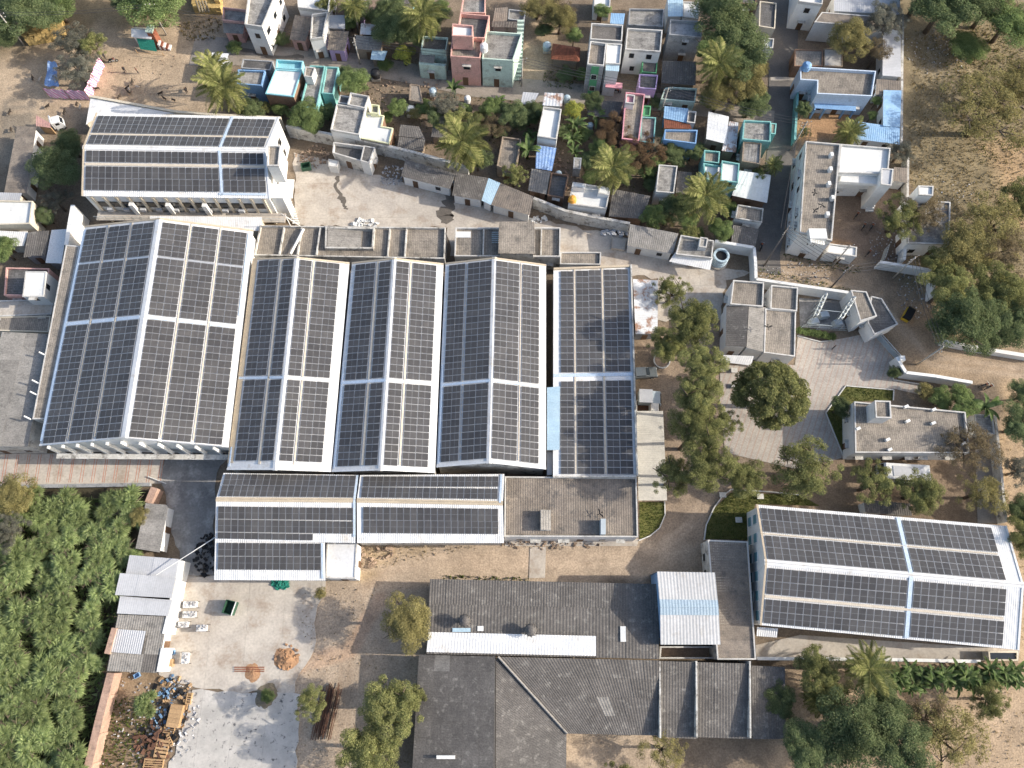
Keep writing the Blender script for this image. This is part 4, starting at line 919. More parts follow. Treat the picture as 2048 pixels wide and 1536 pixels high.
th.geo('hip_cap', tube([P(996, 1313.5, 5.55), H1 + Vector((0, 0, .12))], .18, 6), 'asbestos_light'); th.geo('valley_gutter', prism(PX([(985.5, 1312), (991, 1312), (990, 1580), (983.5, 1580)], 5.2), 5.0, 5.35, True), 'iron')
th.geo('wall', prism(inset(ccw([P(994, 1316, 4), P(1318, 1323, 4), P(1319, 1468, 4), P(1134, 1466, 4), P(1132, 1580, 4), P(990, 1580, 4)]), .3), 0, 3.85, False), 'old_white')
c = P(1410, 1400, 4); c.z = 0; th = T('long_shed', 'grey corrugated shed in two bays right of the hipped shed', 'shed', c)
for (x0, x1), zz in (((1322, 1391), 4.9), ((1394, 1498), 4.9)):
    sheets(th, None, P(x0, 1322 + (x0 - 1322) * .03, zz), P(x1, 1322 + (x1 - 1322) * .03, zz), P(x1 + 2, 1478, 3.9), P(x0 - 2, 1474, 3.9), 'asbestos', 2.2, 3.2, .42, .05)
th.geo('wall', prism(inset(ccw(PX([(1320, 1323), (1500, 1328), (1502, 1478), (1319, 1473)], 3.9)), .3), 0, 3.75, False), 'old_white')
for x in (1319.5, 1392.5, 1499.5): th.geo('fire_wall', prism(PX([(x - 1.6, 1322), (x + 1.6, 1322), (x + 2.6, 1476), (x - .6, 1476)], 5.0), 0, 5.15, True), 'old_white')
lean('low black stained roof under the trees at the lower right', [(1503, 1331), (1570, 1334), (1572, 1478), (1505, 1478)], (3.6, 3.3, 2.9, 3.0), 'asbestos', 'old_white', 'lean_to', 'lean-to')
c = P(1378, 1216, 6); c.z = 0; th = T('workshop', 'white corrugated workshop roof with a blue band along its ridge', 'workshop', c)
A0, A1, A2 = P(1314, 1143, 6.4), P(1320, 1214, 7.6), P(1321, 1289, 6.4); B0, B1, B2 = P(1430, 1145, 6.4), P(1437, 1215, 7.6), P(1441, 1289, 6.4)
sheets(th, None, A0, B0, B0.lerp(B1, .8), A0.lerp(A1, .8), 'workshop_sheet', 3, 9, .42, .05); sheets(th, None, A1.lerp(A2, .2), B1.lerp(B2, .2), B2, A2, 'workshop_sheet', 3, 9, .42, .05)
sheets(th, None, A0.lerp(A1, .79) + Vector((0, 0, .05)), B0.lerp(B1, .79) + Vector((0, 0, .05)), B1 + Vector((0, 0, .05)), A1 + Vector((0, 0, .05)), 'ridge_blue', 9, 9, .42, .05, name='ridge_sheet'); sheets(th, None, A1 + Vector((0, 0, .05)), B1 + Vector((0, 0, .05)), B1.lerp(B2, .21) + Vector((0, 0, .05)), A1.lerp(A2, .21) + Vector((0, 0, .05)), 'ridge_blue', 9, 9, .42, .05, name='ridge_sheet')
dn = Vector((0, 0, -.1)); sh = Vector((.3, 0, 0))
for pts, mt in (((A0 + sh, A1 + sh, A2 + sh), 'sheet_blue'), ((B2 - sh, B1 - sh, B0 - sh), 'old_white'), ((A2, B2), 'old_white'), ((B0, A0), 'old_white')):
    n = len(pts); th.part('wall', [Vector((p.x, p.y, 0)) for p in pts] + [p + dn for p in pts], [tuple(list(range(n)) + list(range(2 * n - 1, n - 1, -1)))], mt)
th = house('narrow flat roof block squeezed between the workshop and the lower right shed', [(1416, 1080), (1496, 1083), (1512, 1319), (1435, 1319)], 4.4, 'old_white', 'roof_tan', .3, True, 'block', 'store_block')
A, B, C, D = PX([(1420, 1088), (1493, 1089), (1508, 1315), (1437, 1315)], 4.14); sheets(th, None, A, D, C, B, 'asbestos_brown', 2.2, 9, .36, .03)
house('small roofless pen below the workshop', [(1321, 1293), (1432, 1293), (1434, 1317), (1319, 1317)], 2.4, 'old_white', 'rubble', 2.2, False, 'pen', 'pen')
# west side sheds
th = lean('long narrow grey roofed shed against the thicket', [(291, 1006), (337, 1010), (320, 1105), (271, 1097)], (3.2, 3.0, 3.0, 3.2), 'asbestos_light', 'white_paint', 'shed', 'shed', True, 2.2, 9, .33, .04)
lean('upper pale grey sheet roof of the white shed row', [(259, 1110), (358, 1118), (350, 1162), (251, 1150)], (3.5, 3.3, 3.3, 3.5), 'sheet_grey', 'white_paint', wu=3, lv=9, pitch=.3, amp=.02)
lean('overhanging pale grey sheet roof in the white shed row', [(240, 1146), (352, 1156), (343, 1196), (230, 1190)], (3.9, 3.6, 3.6, 3.9), 'sheet_grey', 'white_paint', wu=3, lv=9, pitch=.3, amp=.02)
lean('lower pale grey sheet roof in the white shed row', [(240, 1192), (344, 1200), (336, 1232), (234, 1227)], (3.5, 3.3, 3.3, 3.5), 'sheet_grey', 'white_paint', wu=3, lv=9, pitch=.3, amp=.02)
th = lean('mottled grey sheet roof with one pale square at the end of the white shed row', [(236, 1229), (336, 1233), (315, 1346), (214, 1342)], (3.3, 3.1, 3.1, 3.3), 'asbestos_light', 'white_paint', wu=2.0, lv=2.2)
q = PX([(232, 1258), (292, 1262), (282, 1309), (222, 1304)], 3.5); th.geo('patch_sheet', corr(q[0], q[1], q[2], q[3], .3, .02), 'sheet_grey')
wallrun('white parapet wall along the yard side of the low shed row', [(362, 1121), (350, 1170), (337, 1235), (329, 1268)], 3.2, 'white_paint', .5)
wallrun('short white wall piece at the end of the low shed row', [(327, 1296), (318, 1344)], 3.2, 'white_paint', .5)
wallrun('short pink plastered wall piece on the thicket side of the shed row', [(229, 1256), (214, 1308)], 3.8, 'pinkish_wall', .6)
wallrun('long pinkish brown compound wall beside the thicket', [(222, 1346), (198, 1440), (170, 1560)], 2.4, 'pinkish_wall', .9, posts=True)
wallrun('short pinkish wall above the narrow grey shed', [(309, 975), (296, 1006)], 2.4, 'pinkish_wall', .9)
wallrun('low grey wall along the lower edge of the driveway', [(-20, 973), (120, 972), (300, 969)], .6, 'grey_wall', .4)
house('flat grey ledge roof along the left side of the biggest shed', [(132, 490), (159, 492), (90, 838), (65, 838)], 6.7, 'old_white', 'roof_tan', .08, False, 'ledge roof', 'ledge_block')
for i, (x, y) in enumerate(((84, 706), (70, 762), (66, 785), (54, 834))):
    a = P(x + 8, y + 5, 6.5); b = P(x - 6, y - 2, 6.9); solo('roof_strut', f'{("first", "second", "third", "nearest")[i]} white strut on the ledge roof, counted from the back', 'strut', tube([a, b], .12, 6), 'white_paint', 'struts on the ledge roof')
wallrun('tall white wall between the back left shed and the biggest shed', [(146, 410), (139, 450), (133, 490)], 5.0, 'white_paint', .5)
# far left neighbours
th = lean('big pale brown corrugated roof at the left edge', [(4, 664), (97, 668), (56, 893), (-60, 893)], (5.7, 5.5, 5.5, 5.7), 'asbestos_light', 'old_white', 'shed', 'shed', True, 2.4, 3.2, .36, .04)
th = house('cream flat roofed house at the left edge', [(-40, 400), (65, 402), (59, 447), (-40, 450)], 4.5, 'cream', 'roof_white', .35)
lean('pale sheet roof above the cream house at the left edge', [(-30, 384), (44, 386), (40, 401), (-30, 400)], (3.6, 3.6, 3.3, 3.3), 'sheet_grey', 'cream')
lean('white corrugated roof under the cream house', [(-30, 460), (56, 464), (48, 492), (-30, 492)], (3.2, 3.2, 2.8, 2.8), 'white_sheet', 'old_white')
lean('dark grey square sheet roof left of the pale blue one', [(56, 464), (99, 461), (89, 511), (47, 515)], (3.4, 3.4, 3.0, 3.0), 'asbestos', 'grey_wall')
lean('pale blue white sheet roof against the compound wall', [(103, 460), (134, 458), (123, 527), (91, 526)], (3.2, 3.2, 2.9, 2.9), 'tank_white', 'grey_wall', pitch=.5, amp=.01)
th = house('dark roofed house with a terracotta edge at the left', [(12, 535), (98, 537), (92, 592), (8, 590)], 3.4, 'pink_paint', 'roof_dark', .4)
block(th, [(51, 543), (92, 543), (87, 593), (45, 593)], 5.6, 'white_paint', 'roof_white', .1, 0)
th = house('white walled yard house at the left edge with slanting buttresses', [(-40, 602), (107, 598), (102, 628), (-40, 634)], 2.6, 'white_paint', 'concrete', .25)
house('low brown roofed room at the left edge under the white yard house', [(-40, 634), (101, 632), (97, 664), (-40, 660)], 2.4, 'cream', 'roof_tan', .2, False)
lean('long grey roof of the low shed under the pink kiosk', [(34, 252), (73, 254), (54, 386), (8, 386)], (3.2, 3.0, 3.0, 3.2), 'asbestos_brown', 'white_paint', rot=True)
lean('faded pink sheet roof of the small kiosk', [(72, 230), (100, 246), (102, 256), (72, 252)], (2.7, 2.6, 2.3, 2.3), 'pink_paint', 'wood', 'kiosk', 'kiosk')
# small yard buildings on the north wall
th = house('small roofless pump house with a dark sunken top in the north yard', [(667, 284), (728, 292), (722, 322), (665, 305)], 3.4, 'old_white', 'roof_dark', .9, True, 'pump house', 'pump_house')  # dark sheet set low inside the parapet, across the open top
block(th, [(728, 291), (750, 295), (738, 326), (721, 321)], 3.8, 'white_paint', 'roof_dark', .12)
block(th, [(657, 318), (677, 321), (674, 334), (657, 332)], 1.9, 'white_paint', 'roof_white', .1, 0, False)
lean('grey corrugated shed nearest the pump house on the north wall', [(811, 319), (912, 347), (900, 378), (802, 353)], (3.4, 3.4, 2.8, 2.8), 'asbestos', 'white_paint')
c = P(985, 385); th = T('shed', 'long bent corrugated shed with a sky blue patch on the north wall', 'shed', c)
lean('', [(912, 345), (977, 356), (963, 401), (904, 391)], (3.4, 3.4, 2.8, 2.8), 'asbestos', 'white_paint', th=th)
lean('', [(977, 356), (1001, 366), (982, 410), (963, 401)], (3.4, 3.4, 2.8, 2.8), 'sheet_sky', 'white_paint', th=th, win=False)
lean('', [(1001, 366), (1067, 393), (1060, 431), (982, 410)], (3.4, 3.4, 2.8, 2.8), 'asbestos_brown', 'white_paint', th=th)
th = lean('grey corrugated guard shed with black windows at the end of the north wall', [(1260, 448), (1357, 467), (1346, 508), (1254, 491)], (3.4, 3.4, 2.9, 2.9), 'asbestos_light', 'white_paint')
th = house('small white room with a pale tiled skirt roof next to the big blue tank', [(1362, 470), (1428, 481), (1424, 516), (1352, 508)], 3.6, 'white_paint', 'roof_grey', .5)
lean('', [(1350, 505), (1426, 515), (1420, 540), (1338, 523)], (2.9, 2.9, 2.3, 2.3), 'white_sheet', 'white_paint', th=th, walls=False)
block(th, [(1401, 474), (1416, 476), (1413, 495), (1398, 493)], 4.4, 'white_paint', 'roof_grey', .2, 3.1, False)
# gatehouse group
th = house('flat roofed power house with a bird on its grey roof', [(1531, 617), (1592, 622), (1590, 713), (1528, 705)], 4.2, 'white_paint', 'roof_tan', .3, True, 'power house', 'power_house')
lean('', [(1453, 611), (1497, 609), (1492, 694), (1451, 692)], (4.0, 4.5, 4.5, 4.0), 'asbestos', 'white_paint', th=th, rot=True, over=.1)
lean('', [(1498, 609), (1531, 615), (1528, 704), (1493, 695)], (4.5, 4.1, 4.1, 4.5), 'asbestos_light', 'white_paint', th=th, rot=True, over=.1, win=False)
lean('', [(1447, 710), (1508, 712), (1502, 731), (1437, 723)], (3.0, 3.0, 2.5, 2.5), 'white_sheet', 'white_paint', th=th, walls=False)
house('left of the two square flat roofs behind the power house', [(1467, 560), (1528, 565), (1526, 613), (1461, 608)], 4.8, 'white_paint', 'roof_tan', .45, True, 'block', 'store_block')
house('right of the two square flat roofs behind the power house', [(1543, 570), (1596, 575), (1594, 622), (1541, 617)], 4.4, 'white_paint', 'roof_tan', .4, True, 'block', 'store_block')
house('tilted flat roofed security room beside the switchyard', [(1702, 580), (1733, 583), (1754, 632), (1721, 642)], 4.6, 'white_paint', 'roof_tan', .25, True, 'guard room', 'guard_room')
house('lower black stained gate canopy beside the security room', [(1743, 592), (1764, 597), (1796, 648), (1749, 669), (1736, 645)], 3.6, 'white_paint', 'roof_dark', .25, True, 'guard room', 'guard_room')
# office
th = house('flat roofed white office with a stair head room behind the wedge lawn', [(1709, 803), (1931, 824), (1939, 906), (1711, 905)], 4.6, 'white_paint', 'roof_tan', .45, True, 'office', 'office')
block(th, [(1750, 801), (1781, 802), (1783, 836), (1752, 835)], 7.2, 'white_paint', 'roof_tan', .3, 4.0, False)
for x, y in ((1811, 814), (1866, 820), (1814, 843), (1865, 847), (1774, 880), (1715, 858), (1778, 900), (1925, 888)):
    q = P(x, y, 4.3); th.geo('roof_block', box(q, (.9, .4), (-.4, .9), .7, .4, 4.16, 4.7), 'white_paint')
lean('little corrugated hut roof half hidden behind the lower right shed', [(1727, 999), (1821, 1007), (1824, 1032), (1731, 1026)], (2.9, 2.9, 2.4, 2.4), 'asbestos', 'white_paint')
house('small double water cistern at the right end of the lower right shed', [(1977, 1303), (2036, 1303), (2036, 1321), (1979, 1321)], 1.6, 'cream', 'glass_dark', .25, False, 'cistern', 'cistern')
house('concrete ramp room beside the office under the banana leaves', [(1950, 828), (1985, 830), (1990, 868), (1951, 866)], 2.6, 'white_paint', 'roof_grey', .3, False, 'room', 'store_room')
# ================================================================== village, north row
house('pink single storey house beside the tall white one', [(446, 14), (496, 20), (490, 44), (445, 40)], 3.6, 'pink_paint', 'roof_grey', .5)
lean('grey roofed porch of the pink single storey house', [(446, 42), (490, 46), (486, 68), (447, 66)], (3.0, 3.0, 2.6, 2.6), 'asbestos_light', 'pink_paint')
th = house('tall white house with a walled roof terrace at the top left', [(499, -30), (558, -28), (524, 53), (489, 48)], 7.2, 'white_paint', 'roof_grey', .9)
lean('salmon walled hut under one grey sheet roof', [(590, 30), (627, 37), (611, 83), (579, 79)], (3.0, 3.0, 2.8, 2.8), 'asbestos_brown', 'pink_paint')
th = house('white house with outside stairs left of the purple one', [(624, 28), (655, 24), (646, 74), (620, 78)], 5.0, 'white_paint', 'roof_grey', .6)
house('white courtyard house at the top edge', [(592, -24), (664, -26), (656, 22), (596, 14)], 4.5, 'white_paint', 'roof_white', .7)
lean('purple walled hut with a pale brown tiled roof', [(660, 62), (698, 63), (690, 102), (654, 100)], (3.4, 3.4, 3.0, 3.0), 'asbestos_brown', 'lilac_paint', pitch=.4)
lean('blue and grey sheet roofs behind the purple hut', [(656, 30), (690, 30), (690, 58), (654, 56)], (3.0, 3.0, 2.8, 2.8), 'sheet_grey', 'grey_wall')
house('lilac flat roofed house at the top edge', [(690, -20), (728, -22), (722, 20), (690, 18)], 4.0, 'lilac_paint', 'lilac_paint', .4)
lean('grey ribbed roof of the hut with a pale blue porch', [(712, 70), (766, 75), (761, 102), (710, 98)], (3.3, 3.3, 2.8, 2.8), 'asbestos_light', 'mud_wall', pitch=.45, amp=.07)
lean('white patched sheet roof behind the grey ribbed roof', [(722, 46), (757, 50), (755, 70), (720, 69)], (3.3, 3.3, 3.3, 3.3), 'sheet_rust', 'mud_wall')
lean('pale blue porch sheet at the street front of the ribbed roof hut', [(744, 101), (775, 102), (768, 121), (741, 119)], (2.6, 2.6, 2.2, 2.2), 'sheet_sky', 'mud_wall')
lean('grey shed roof by the palm at the top edge', [(790, -14), (832, -12), (822, 40), (788, 34)], (3.2, 3.2, 3.0, 3.0), 'asbestos', 'aqua_paint')
th = house('mint green two level house with a stained street front', [(846, 72), (896, 75), (892, 101), (842, 98)], 5.2, 'mint_paint', 'asbestos', .5)
lean('', [(840, 102), (871, 104), (868, 127), (838, 124)], (3.9, 3.9, 3.7, 3.7), 'asbestos_light', 'mint_paint', th=th, over=.1, win=False); block(th, [(838, 124), (892, 128), (890, 132), (838, 128)], 3.6, 'mint_paint', 'mint_paint', .1)
th = house('tall peach pink house with a square stair tower', [(904, 76), (967, 78), (960, 116), (901, 112)], 7.2, 'pink_paint', 'roof_tan', .6)
block(th, [(921, 26), (979, 31), (970, 76), (912, 74)], 7.6, 'pink_paint', 'roof_dark', .9, 0, False); block(th, [(905, 47), (946, 51), (945, 73), (904, 71)], 10.2, 'pink_paint', 'roof_white', .5, 7.0, False)
block(th, [(926, -6), (971, -5), (970, 26), (921, 25)], 7.2, 'pink_paint', 'roof_grey', .5, 0, False)
th = house('pale green two storey house with an outside stair, right of the pink tower', [(972, 62), (1044, 67), (1026, 121), (964, 117)], 7.0, 'mint_paint', 'roof_grey', .6)
a, b = P(1042, 75, 6.8), P(1032, 150, 0); 
for k in range(16):
    q = Vector(P(1040, 90, 0)).lerp(P(1036, 160, 0), k / 15); th.geo('step', box(q, (1, 0), (0, 1), 1.2, .4, 0, 6.0 - .38 * k), 'mint_paint')
q = P(968, 100, 7.1); th.geo('water_tank', lathe(q, [(.001, 7.0), (.7, 7.0), (.7, 8.2), (.3, 8.5), (.001, 8.5)], 12), 'tank_white')
lean('dark old roof behind the pale green house', [(990, 16), (1016, 14), (1014, 42), (985, 45)], (3.4, 3.4, 3.2, 3.2), 'asbestos_brown', 'grey_wall')
lean('tarred narrow roof touching the pale green house', [(984, 42), (1050, 44), (1046, 56), (983, 54)], (3.6, 3.6, 3.2, 3.2), 'asbestos', 'grey_wall', pitch=.5, amp=.07)
house('grey walled yard room by the dirt lane', [(1018, 18), (1052, 22), (1048, 42), (1016, 38)], 3.0, 'grey_wall', 'roof_grey', .5)
# hut with hipped red tiles
c = P(1132, 105); th = T('tiled_hut', 'small hut with a hipped red tile roof', 'hut', c)
e = PX([(1106, 88), (1160, 96), (1158, 123), (1102, 118)], 2.4); rg = [P(1122, 90, 4.0), P(1146, 97, 4.0)]; e = [e[0], e[1], e[2], e[3]]
def tiles(A, B, C, D, nu, nv, mat):
    n_ = (B - A).cross(D - A).normalized(); n_ = n_ if n_.z > 0 else -n_
    for j in range(nv):
        for i in range(nu):
            q = [bil(A, B, C, D, (i + a) / nu, (j + b) / nv) for a, b in ((.04, 0), (.96, 0), (.96, 1.08), (.04, 1.08))]; z_ = random.uniform(0, .02)
            V = [q[0] + n_ * z_, q[1] + n_ * z_, q[2] + n_ * (.07 + z_), q[3] + n_ * (.07 + z_)]; V += [v - n_ * .05 for v in V]
            th.part('roof_tile', V, [(0, 1, 2, 3), (3, 2, 6, 7), (0, 3, 7, 4), (1, 5, 6, 2)], mat)
tiles(rg[0], rg[1], e[2], e[3], 14, 8, 'tile_red'); tiles(rg[1], rg[0], e[0], e[1], 10, 5, 'tile_red'); tiles(rg[1], rg[1] + Vector((0, -.05, 0)), e[2], e[1], 6, 6, 'tile_red'); tiles(rg[0], rg[0] + Vector((0, .05, 0)), e[0], e[3], 6, 6, 'tile_red')
th.geo('wall', prism(inset(ccw(e), .4), 0, 2.35, False), 'mud_wall')
th = house('three storey house with a grey and green striped front', [(1181, 82), (1213, 86), (1208, 131), (1175, 128)], 7.6, 'white_paint', 'roof_tan', .6, False)
block(th, [(1214, 86), (1244, 88), (1240, 128), (1211, 126)], 7.2, 'white_paint', 'roof_white', .3, 0, True); lean('', [(1213, 115), (1240, 117), (1238, 143), (1211, 141)], (6.9, 6.9, 6.6, 6.6), 'sheet_sky', 'white_paint', th=th, over=.1, win=False)
block(th, [(1183, 46), (1246, 50), (1244, 82), (1181, 78)], 6.8, 'white_paint', 'asbestos', .5, 0, False)
A, B = P(1175, 128, 7.6), P(1208, 131, 7.6); d = B - A; W = d.length; d.normalize(); s = Vector((d.y, -d.x, 0))
th.geo('front_panel', box((A + B) / 2 + s * .06, d, s, W, .12, .2, 7.4), 'grey_wall'); th.geo('front_band', box((A + B) / 2 + s * .14, d, s, 1.3, .12, .3, 7.3), 'green_paint')
for zz in (1.2, 4.2): o = th.geo('window', box((A + B) / 2 + s * .2, d, s, 1.1, .1, zz, zz + 1.2), 'white_paint'); th.geo('pane', box((A + B) / 2 + s * .26, d, s, .9, .05, zz + .1, zz + 1.1), 'glass_dark', o)
th.geo('balcony', box(P(1228, 168, 3) + s * .3, d, s, 3.0, 1.2, 2.9, 3.1), 'rose_paint')
lean('small blue lean-to roof behind the striped front house', [(1222, 26), (1250, 27), (1247, 49), (1220, 47)], (4.6, 4.6, 4.4, 4.4), 'sheet_blue', 'white_paint')
house('small pale room at the top edge beside the dirt lane', [(1189, -20), (1222, -20), (1220, 14), (1188, 12)], 3.4, 'white_paint', 'roof_white', .4)
th = house('white and green house with a wide grey roof terrace', [(1255, 56), (1325, 60), (1321, 103), (1251, 98)], 6.2, 'white_paint', 'roof_grey', .5)
block(th, [(1285, 104), (1316, 106), (1313, 146), (1284, 144)], 3.4, 'green_paint', 'roof_dark', .2); block(th, [(1279, 148), (1316, 150), (1312, 178), (1278, 176)], 4.0, 'lilac_paint', 'roof_dark', .35)
for k in range(8): th.geo('step', box(P(1298, 108 + k * 4, 0), (1, 0), (0, 1), 1.1, .5, 0, 5.6 - .6 * k), 'white_paint')
house('grey unfinished roof house behind the white and green one', [(1259, 17), (1328, 18), (1326, 53), (1257, 49)], 4.6, 'grey_wall', 'roof_grey', .5)
th = house('house with pale blue and white roof halves at the top edge', [(1366, 3), (1400, 4), (1397, 38), (1366, 33)], 4.6, 'white_paint', 'roof_white', .3)
lean('', [(1335, -20), (1366, -20), (1366, 33), (1336, 33)], (4.8, 4.8, 4.5, 4.5), 'sheet_sky', 'white_paint', th=th)
house('grey blue two storey house beside the big tree', [(1341, 39), (1406, 43), (1403, 74), (1339, 69)], 6.4, 'grey_wall', 'grey_wall', .7)
lean('old blackened tile roof under the grey blue house', [(1325, 121), (1393, 123), (1391, 171), (1322, 166)], (3.6, 3.6, 2.8, 2.8), 'asbestos', 'mud_wall', pitch=.4, amp=.06)
house('low pale green parapet shop in the shade by the street', [(1345, 174), (1394, 177), (1390, 204), (1322, 198), (1330, 176)], 3.0, 'mint_paint', 'roof_dark', .4)
th = house('narrow tan house with a black roof by the side street', [(1520, 2), (1553, 6), (1550, 57), (1518, 52)], 4.6, 'cream', 'roof_dark', .3)
house('tiny whitewashed room by the side street', [(1523, 76), (1548, 77), (1546, 96), (1522, 94)], 3.2, 'white_paint', 'roof_white', .4)
house('small dark house at the top edge left of the side street', [(1480, -30), (1516, -28), (1512, 8), (1478, 6)], 3.4, 'brick_wall', 'roof_dark', .3)
# ================================================================== village, south row
lean('white sheet roof of the hut beneath the big coconut palm', [(424, 105), (458, 107), (444, 146), (413, 146)], (2.8, 2.8, 2.6, 2.6), 'white_sheet', 'grey_wall')
th = house('blue edged grey roof house beside the big coconut palm', [(476, 139), (530, 141), (523, 171), (471, 167)], 4.6, 'blue_paint', 'roof_grey', .45, True); block(th, [(486, 118), (546, 122), (540, 140), (482, 136)], 4.0, 'grey_wall', 'roof_dark', .2, 0, False)
th = house('house with a bright white roof and aqua back terrace', [(551, 138), (603, 141), (587, 193), (531, 187)], 4.8, 'brick_wall', 'roof_white', .25, True, parmat='aqua_paint'); block(th, [(553, 119), (606, 122), (603, 139), (551, 136)], 4.9, 'aqua_paint', 'aqua_paint', .7, 0, False)
th = house('teal edged long grey roof house', [(620, 131), (650, 132), (633, 218), (600, 212)], 4.0, 'teal_paint', 'roof_grey', .45); block(th, [(611, 133), (630, 135), (624, 154), (608, 152)], 5.6, 'white_paint', 'roof_tan', .2, 0, False)
house('teal edged short grey roof next to the long one', [(652, 133), (677, 134), (666, 188), (643, 186)], 3.8, 'teal_paint', 'roof_grey', .45)
th = house('white walled grey roof house above the compound wall', [(673, 208), (731, 217), (718, 269), (661, 259)], 4.8, 'white_paint', 'roof_grey', .5); block(th, [(701, 185), (738, 192), (730, 216), (695, 209)], 5.0, 'white_paint', 'roof_grey', .5, 0, False); block(th, [(680, 190), (701, 193), (695, 208), (676, 205)], 4.2, 'white_paint', 'roof_dark', .4, 0, False)
th = house('house with a stepped lemon white roof above the compound wall', [(733, 225), (768, 231), (763, 252), (786, 256), (778, 287), (722, 276)], 3.6, 'brick_wall', 'roof_white', .3, parmat='yellow_paint'); block(th, [(742, 208), (758, 210), (757, 227), (741, 225)], 4.4, 'yellow_paint', 'roof_grey', .5, 0, False)
lean('weathered grey hut roof with a blue corner above the compound wall', [(801, 249), (838, 253), (850, 278), (797, 272)], (2.9, 2.9, 2.7, 2.7), 'asbestos', 'mud_wall'); lean('lower weathered grey hut roof touching the compound wall', [(798, 273), (851, 279), (846, 303), (794, 296)], (2.7, 2.7, 2.3, 2.3), 'asbestos', 'mud_wall')
lean('grey lean-to half hidden by the middle coconut palm', [(867, 244), (895, 248), (893, 276), (862, 274)], (2.6, 2.6, 2.3, 2.3), 'asbestos', 'mud_wall')
th = house('white house with a bright roof terrace among the banana plants', [(1087, 213), (1123, 218), (1113, 278), (1075, 272)], 4.8, 'white_paint', 'roof_white', .5)
lean('white and black streaked sheet roof at the street end of the bright terrace house', [(1089, 185), (1127, 187), (1124, 213), (1085, 211)], (3.4, 3.4, 3.4, 3.4), 'sheet_rust', 'white_paint', pitch=.5, amp=.08)
lean('grey corrugated street hut left of the bright terrace house', [(1046, 184), (1078, 186), (1066, 210), (1041, 208)], (2.9, 2.9, 2.5, 2.5), 'sheet_grey', 'mud_wall', pitch=.5, amp=.07)
lean('small dark sheet roof on the street by the banana plants', [(982, 190), (1010, 192), (1008, 206), (982, 204)], (2.4, 2.4, 2.2, 2.2), 'asbestos', 'mud_wall')
house('roofless brown mud walled house below the coconut palm', [(1005, 273), (1042, 278), (1031, 344), (994, 331)], 3.2, 'mud_wall', 'roof_tan', .5)
th = lean('hut covered with a blue tarpaulin', [(1073, 290), (1113, 296), (1104, 342), (1071, 337)], (3.0, 3.0, 2.6, 2.6), 'tarp_blue', 'brick_wall', pitch=.6, amp=.05)
lean('grey tiled roof below the blue tarpaulin hut', [(1063, 337), (1101, 343), (1093, 389), (1056, 381)], (3.0, 3.0, 2.6, 2.6), 'asbestos_light', 'brick_wall', pitch=.4, amp=.06)
house('dark walled yard room right of the grey tiled roof', [(1103, 345), (1137, 350), (1127, 396), (1095, 390)], 2.6, 'brick_wall', 'roof_dark', .5)
th = house('dazzling white house with an orange water tank on its terrace', [(1146, 364), (1221, 376), (1213, 417), (1137, 407)], 4.2, 'white_paint', 'roof_white', .6)
th.geo('water_tank', lathe(P(1145, 398, 4.6), [(.001, 3.7), (.7, 3.7), (.72, 4.3), (.6, 4.9), (.2, 5.1), (.001, 5.1)], 14), 'tank_orange')
block(th, [(1146, 364), (1172, 368), (1170, 377), (1144, 373)], 4.8, 'white_paint', 'roof_white', .1, 3.6, False); block(th, [(1199, 372), (1221, 376), (1218, 390), (1196, 386)], 4.8, 'white_paint', 'roof_white', .1, 3.6, False)
lean('dark corrugated roof right of the dazzling white house', [(1226, 378), (1301, 392), (1286, 438), (1217, 433)], (3.4, 3.4, 2.8, 2.8), 'asbestos', 'brick_wall')
th = house('rose pink house with a small balcony front on the street', [(1252, 184), (1290, 188), (1278, 281), (1244, 277)], 4.6, 'rose_paint', 'roof_tan', .5); block(th, [(1253, 188), (1270, 190), (1268, 207), (1251, 205)], 5.8, 'white_paint', 'rose_paint', .4, 4.0, False)
house('grey roofed teal annexe right of the rose pink house', [(1283, 233), (1312, 235), (1308, 286), (1280, 283)], 3.6, 'teal_paint', 'roof_grey', .35)
house('tiny green room above the teal annexe', [(1286, 211), (1302, 212), (1300, 232), (1285, 231)], 3.4, 'green_paint', 'green_paint', .4)
th = house('bright blue house with a long grey terrace', [(1330, 259), (1395, 260), (1392, 287), (1328, 279)], 4.8, 'blue_paint', 'roof_tan', .5)
lean('blue corrugated street roof behind the bright blue house', [(1329, 212), (1377, 217), (1373, 246), (1327, 236)], (3.3, 3.3, 3.1, 3.1), 'sheet_blue', 'blue_paint', pitch=.4); lean('rust red sheet roof between the blue roofs', [(1328, 238), (1380, 248), (1384, 258), (1328, 257)], (3.0, 3.0, 2.8, 2.8), 'tile_red', 'brick_wall')
house('narrow room with a square roof hole beside the blue street roof', [(1377, 221), (1393, 223), (1390, 246), (1374, 244)], 3.4, 'white_paint', 'roof_dark', .4)
lean('brilliant white sheet roof standing out in the village', [(1417, 223), (1458, 233), (1452, 288), (1412, 278)], (3.8, 3.8, 3.4, 3.4), 'tank_white', 'mud_wall', pitch=.6, amp=.01)
lean('grey streaked roof right of the brilliant white sheet', [(1459, 242), (1477, 245), (1472, 305), (1443, 302)], (3.2, 3.2, 2.9, 2.9), 'sheet_rust', 'mud_wall')
th = house('teal house with a dark roof at the side street corner', [(1488, 240), (1542, 243), (1541, 283), (1485, 278)], 4.8, 'teal_paint', 'roof_grey', .5); block(th, [(1541, 246), (1553, 247), (1551, 268), (1541, 267)], 4.2, 'teal_paint', 'roof_tan', .15, 0, False); block(th, [(1487, 283), (1523, 286), (1520, 328), (1484, 322)], 4.2, 'mud_wall', 'roof_grey', .25)
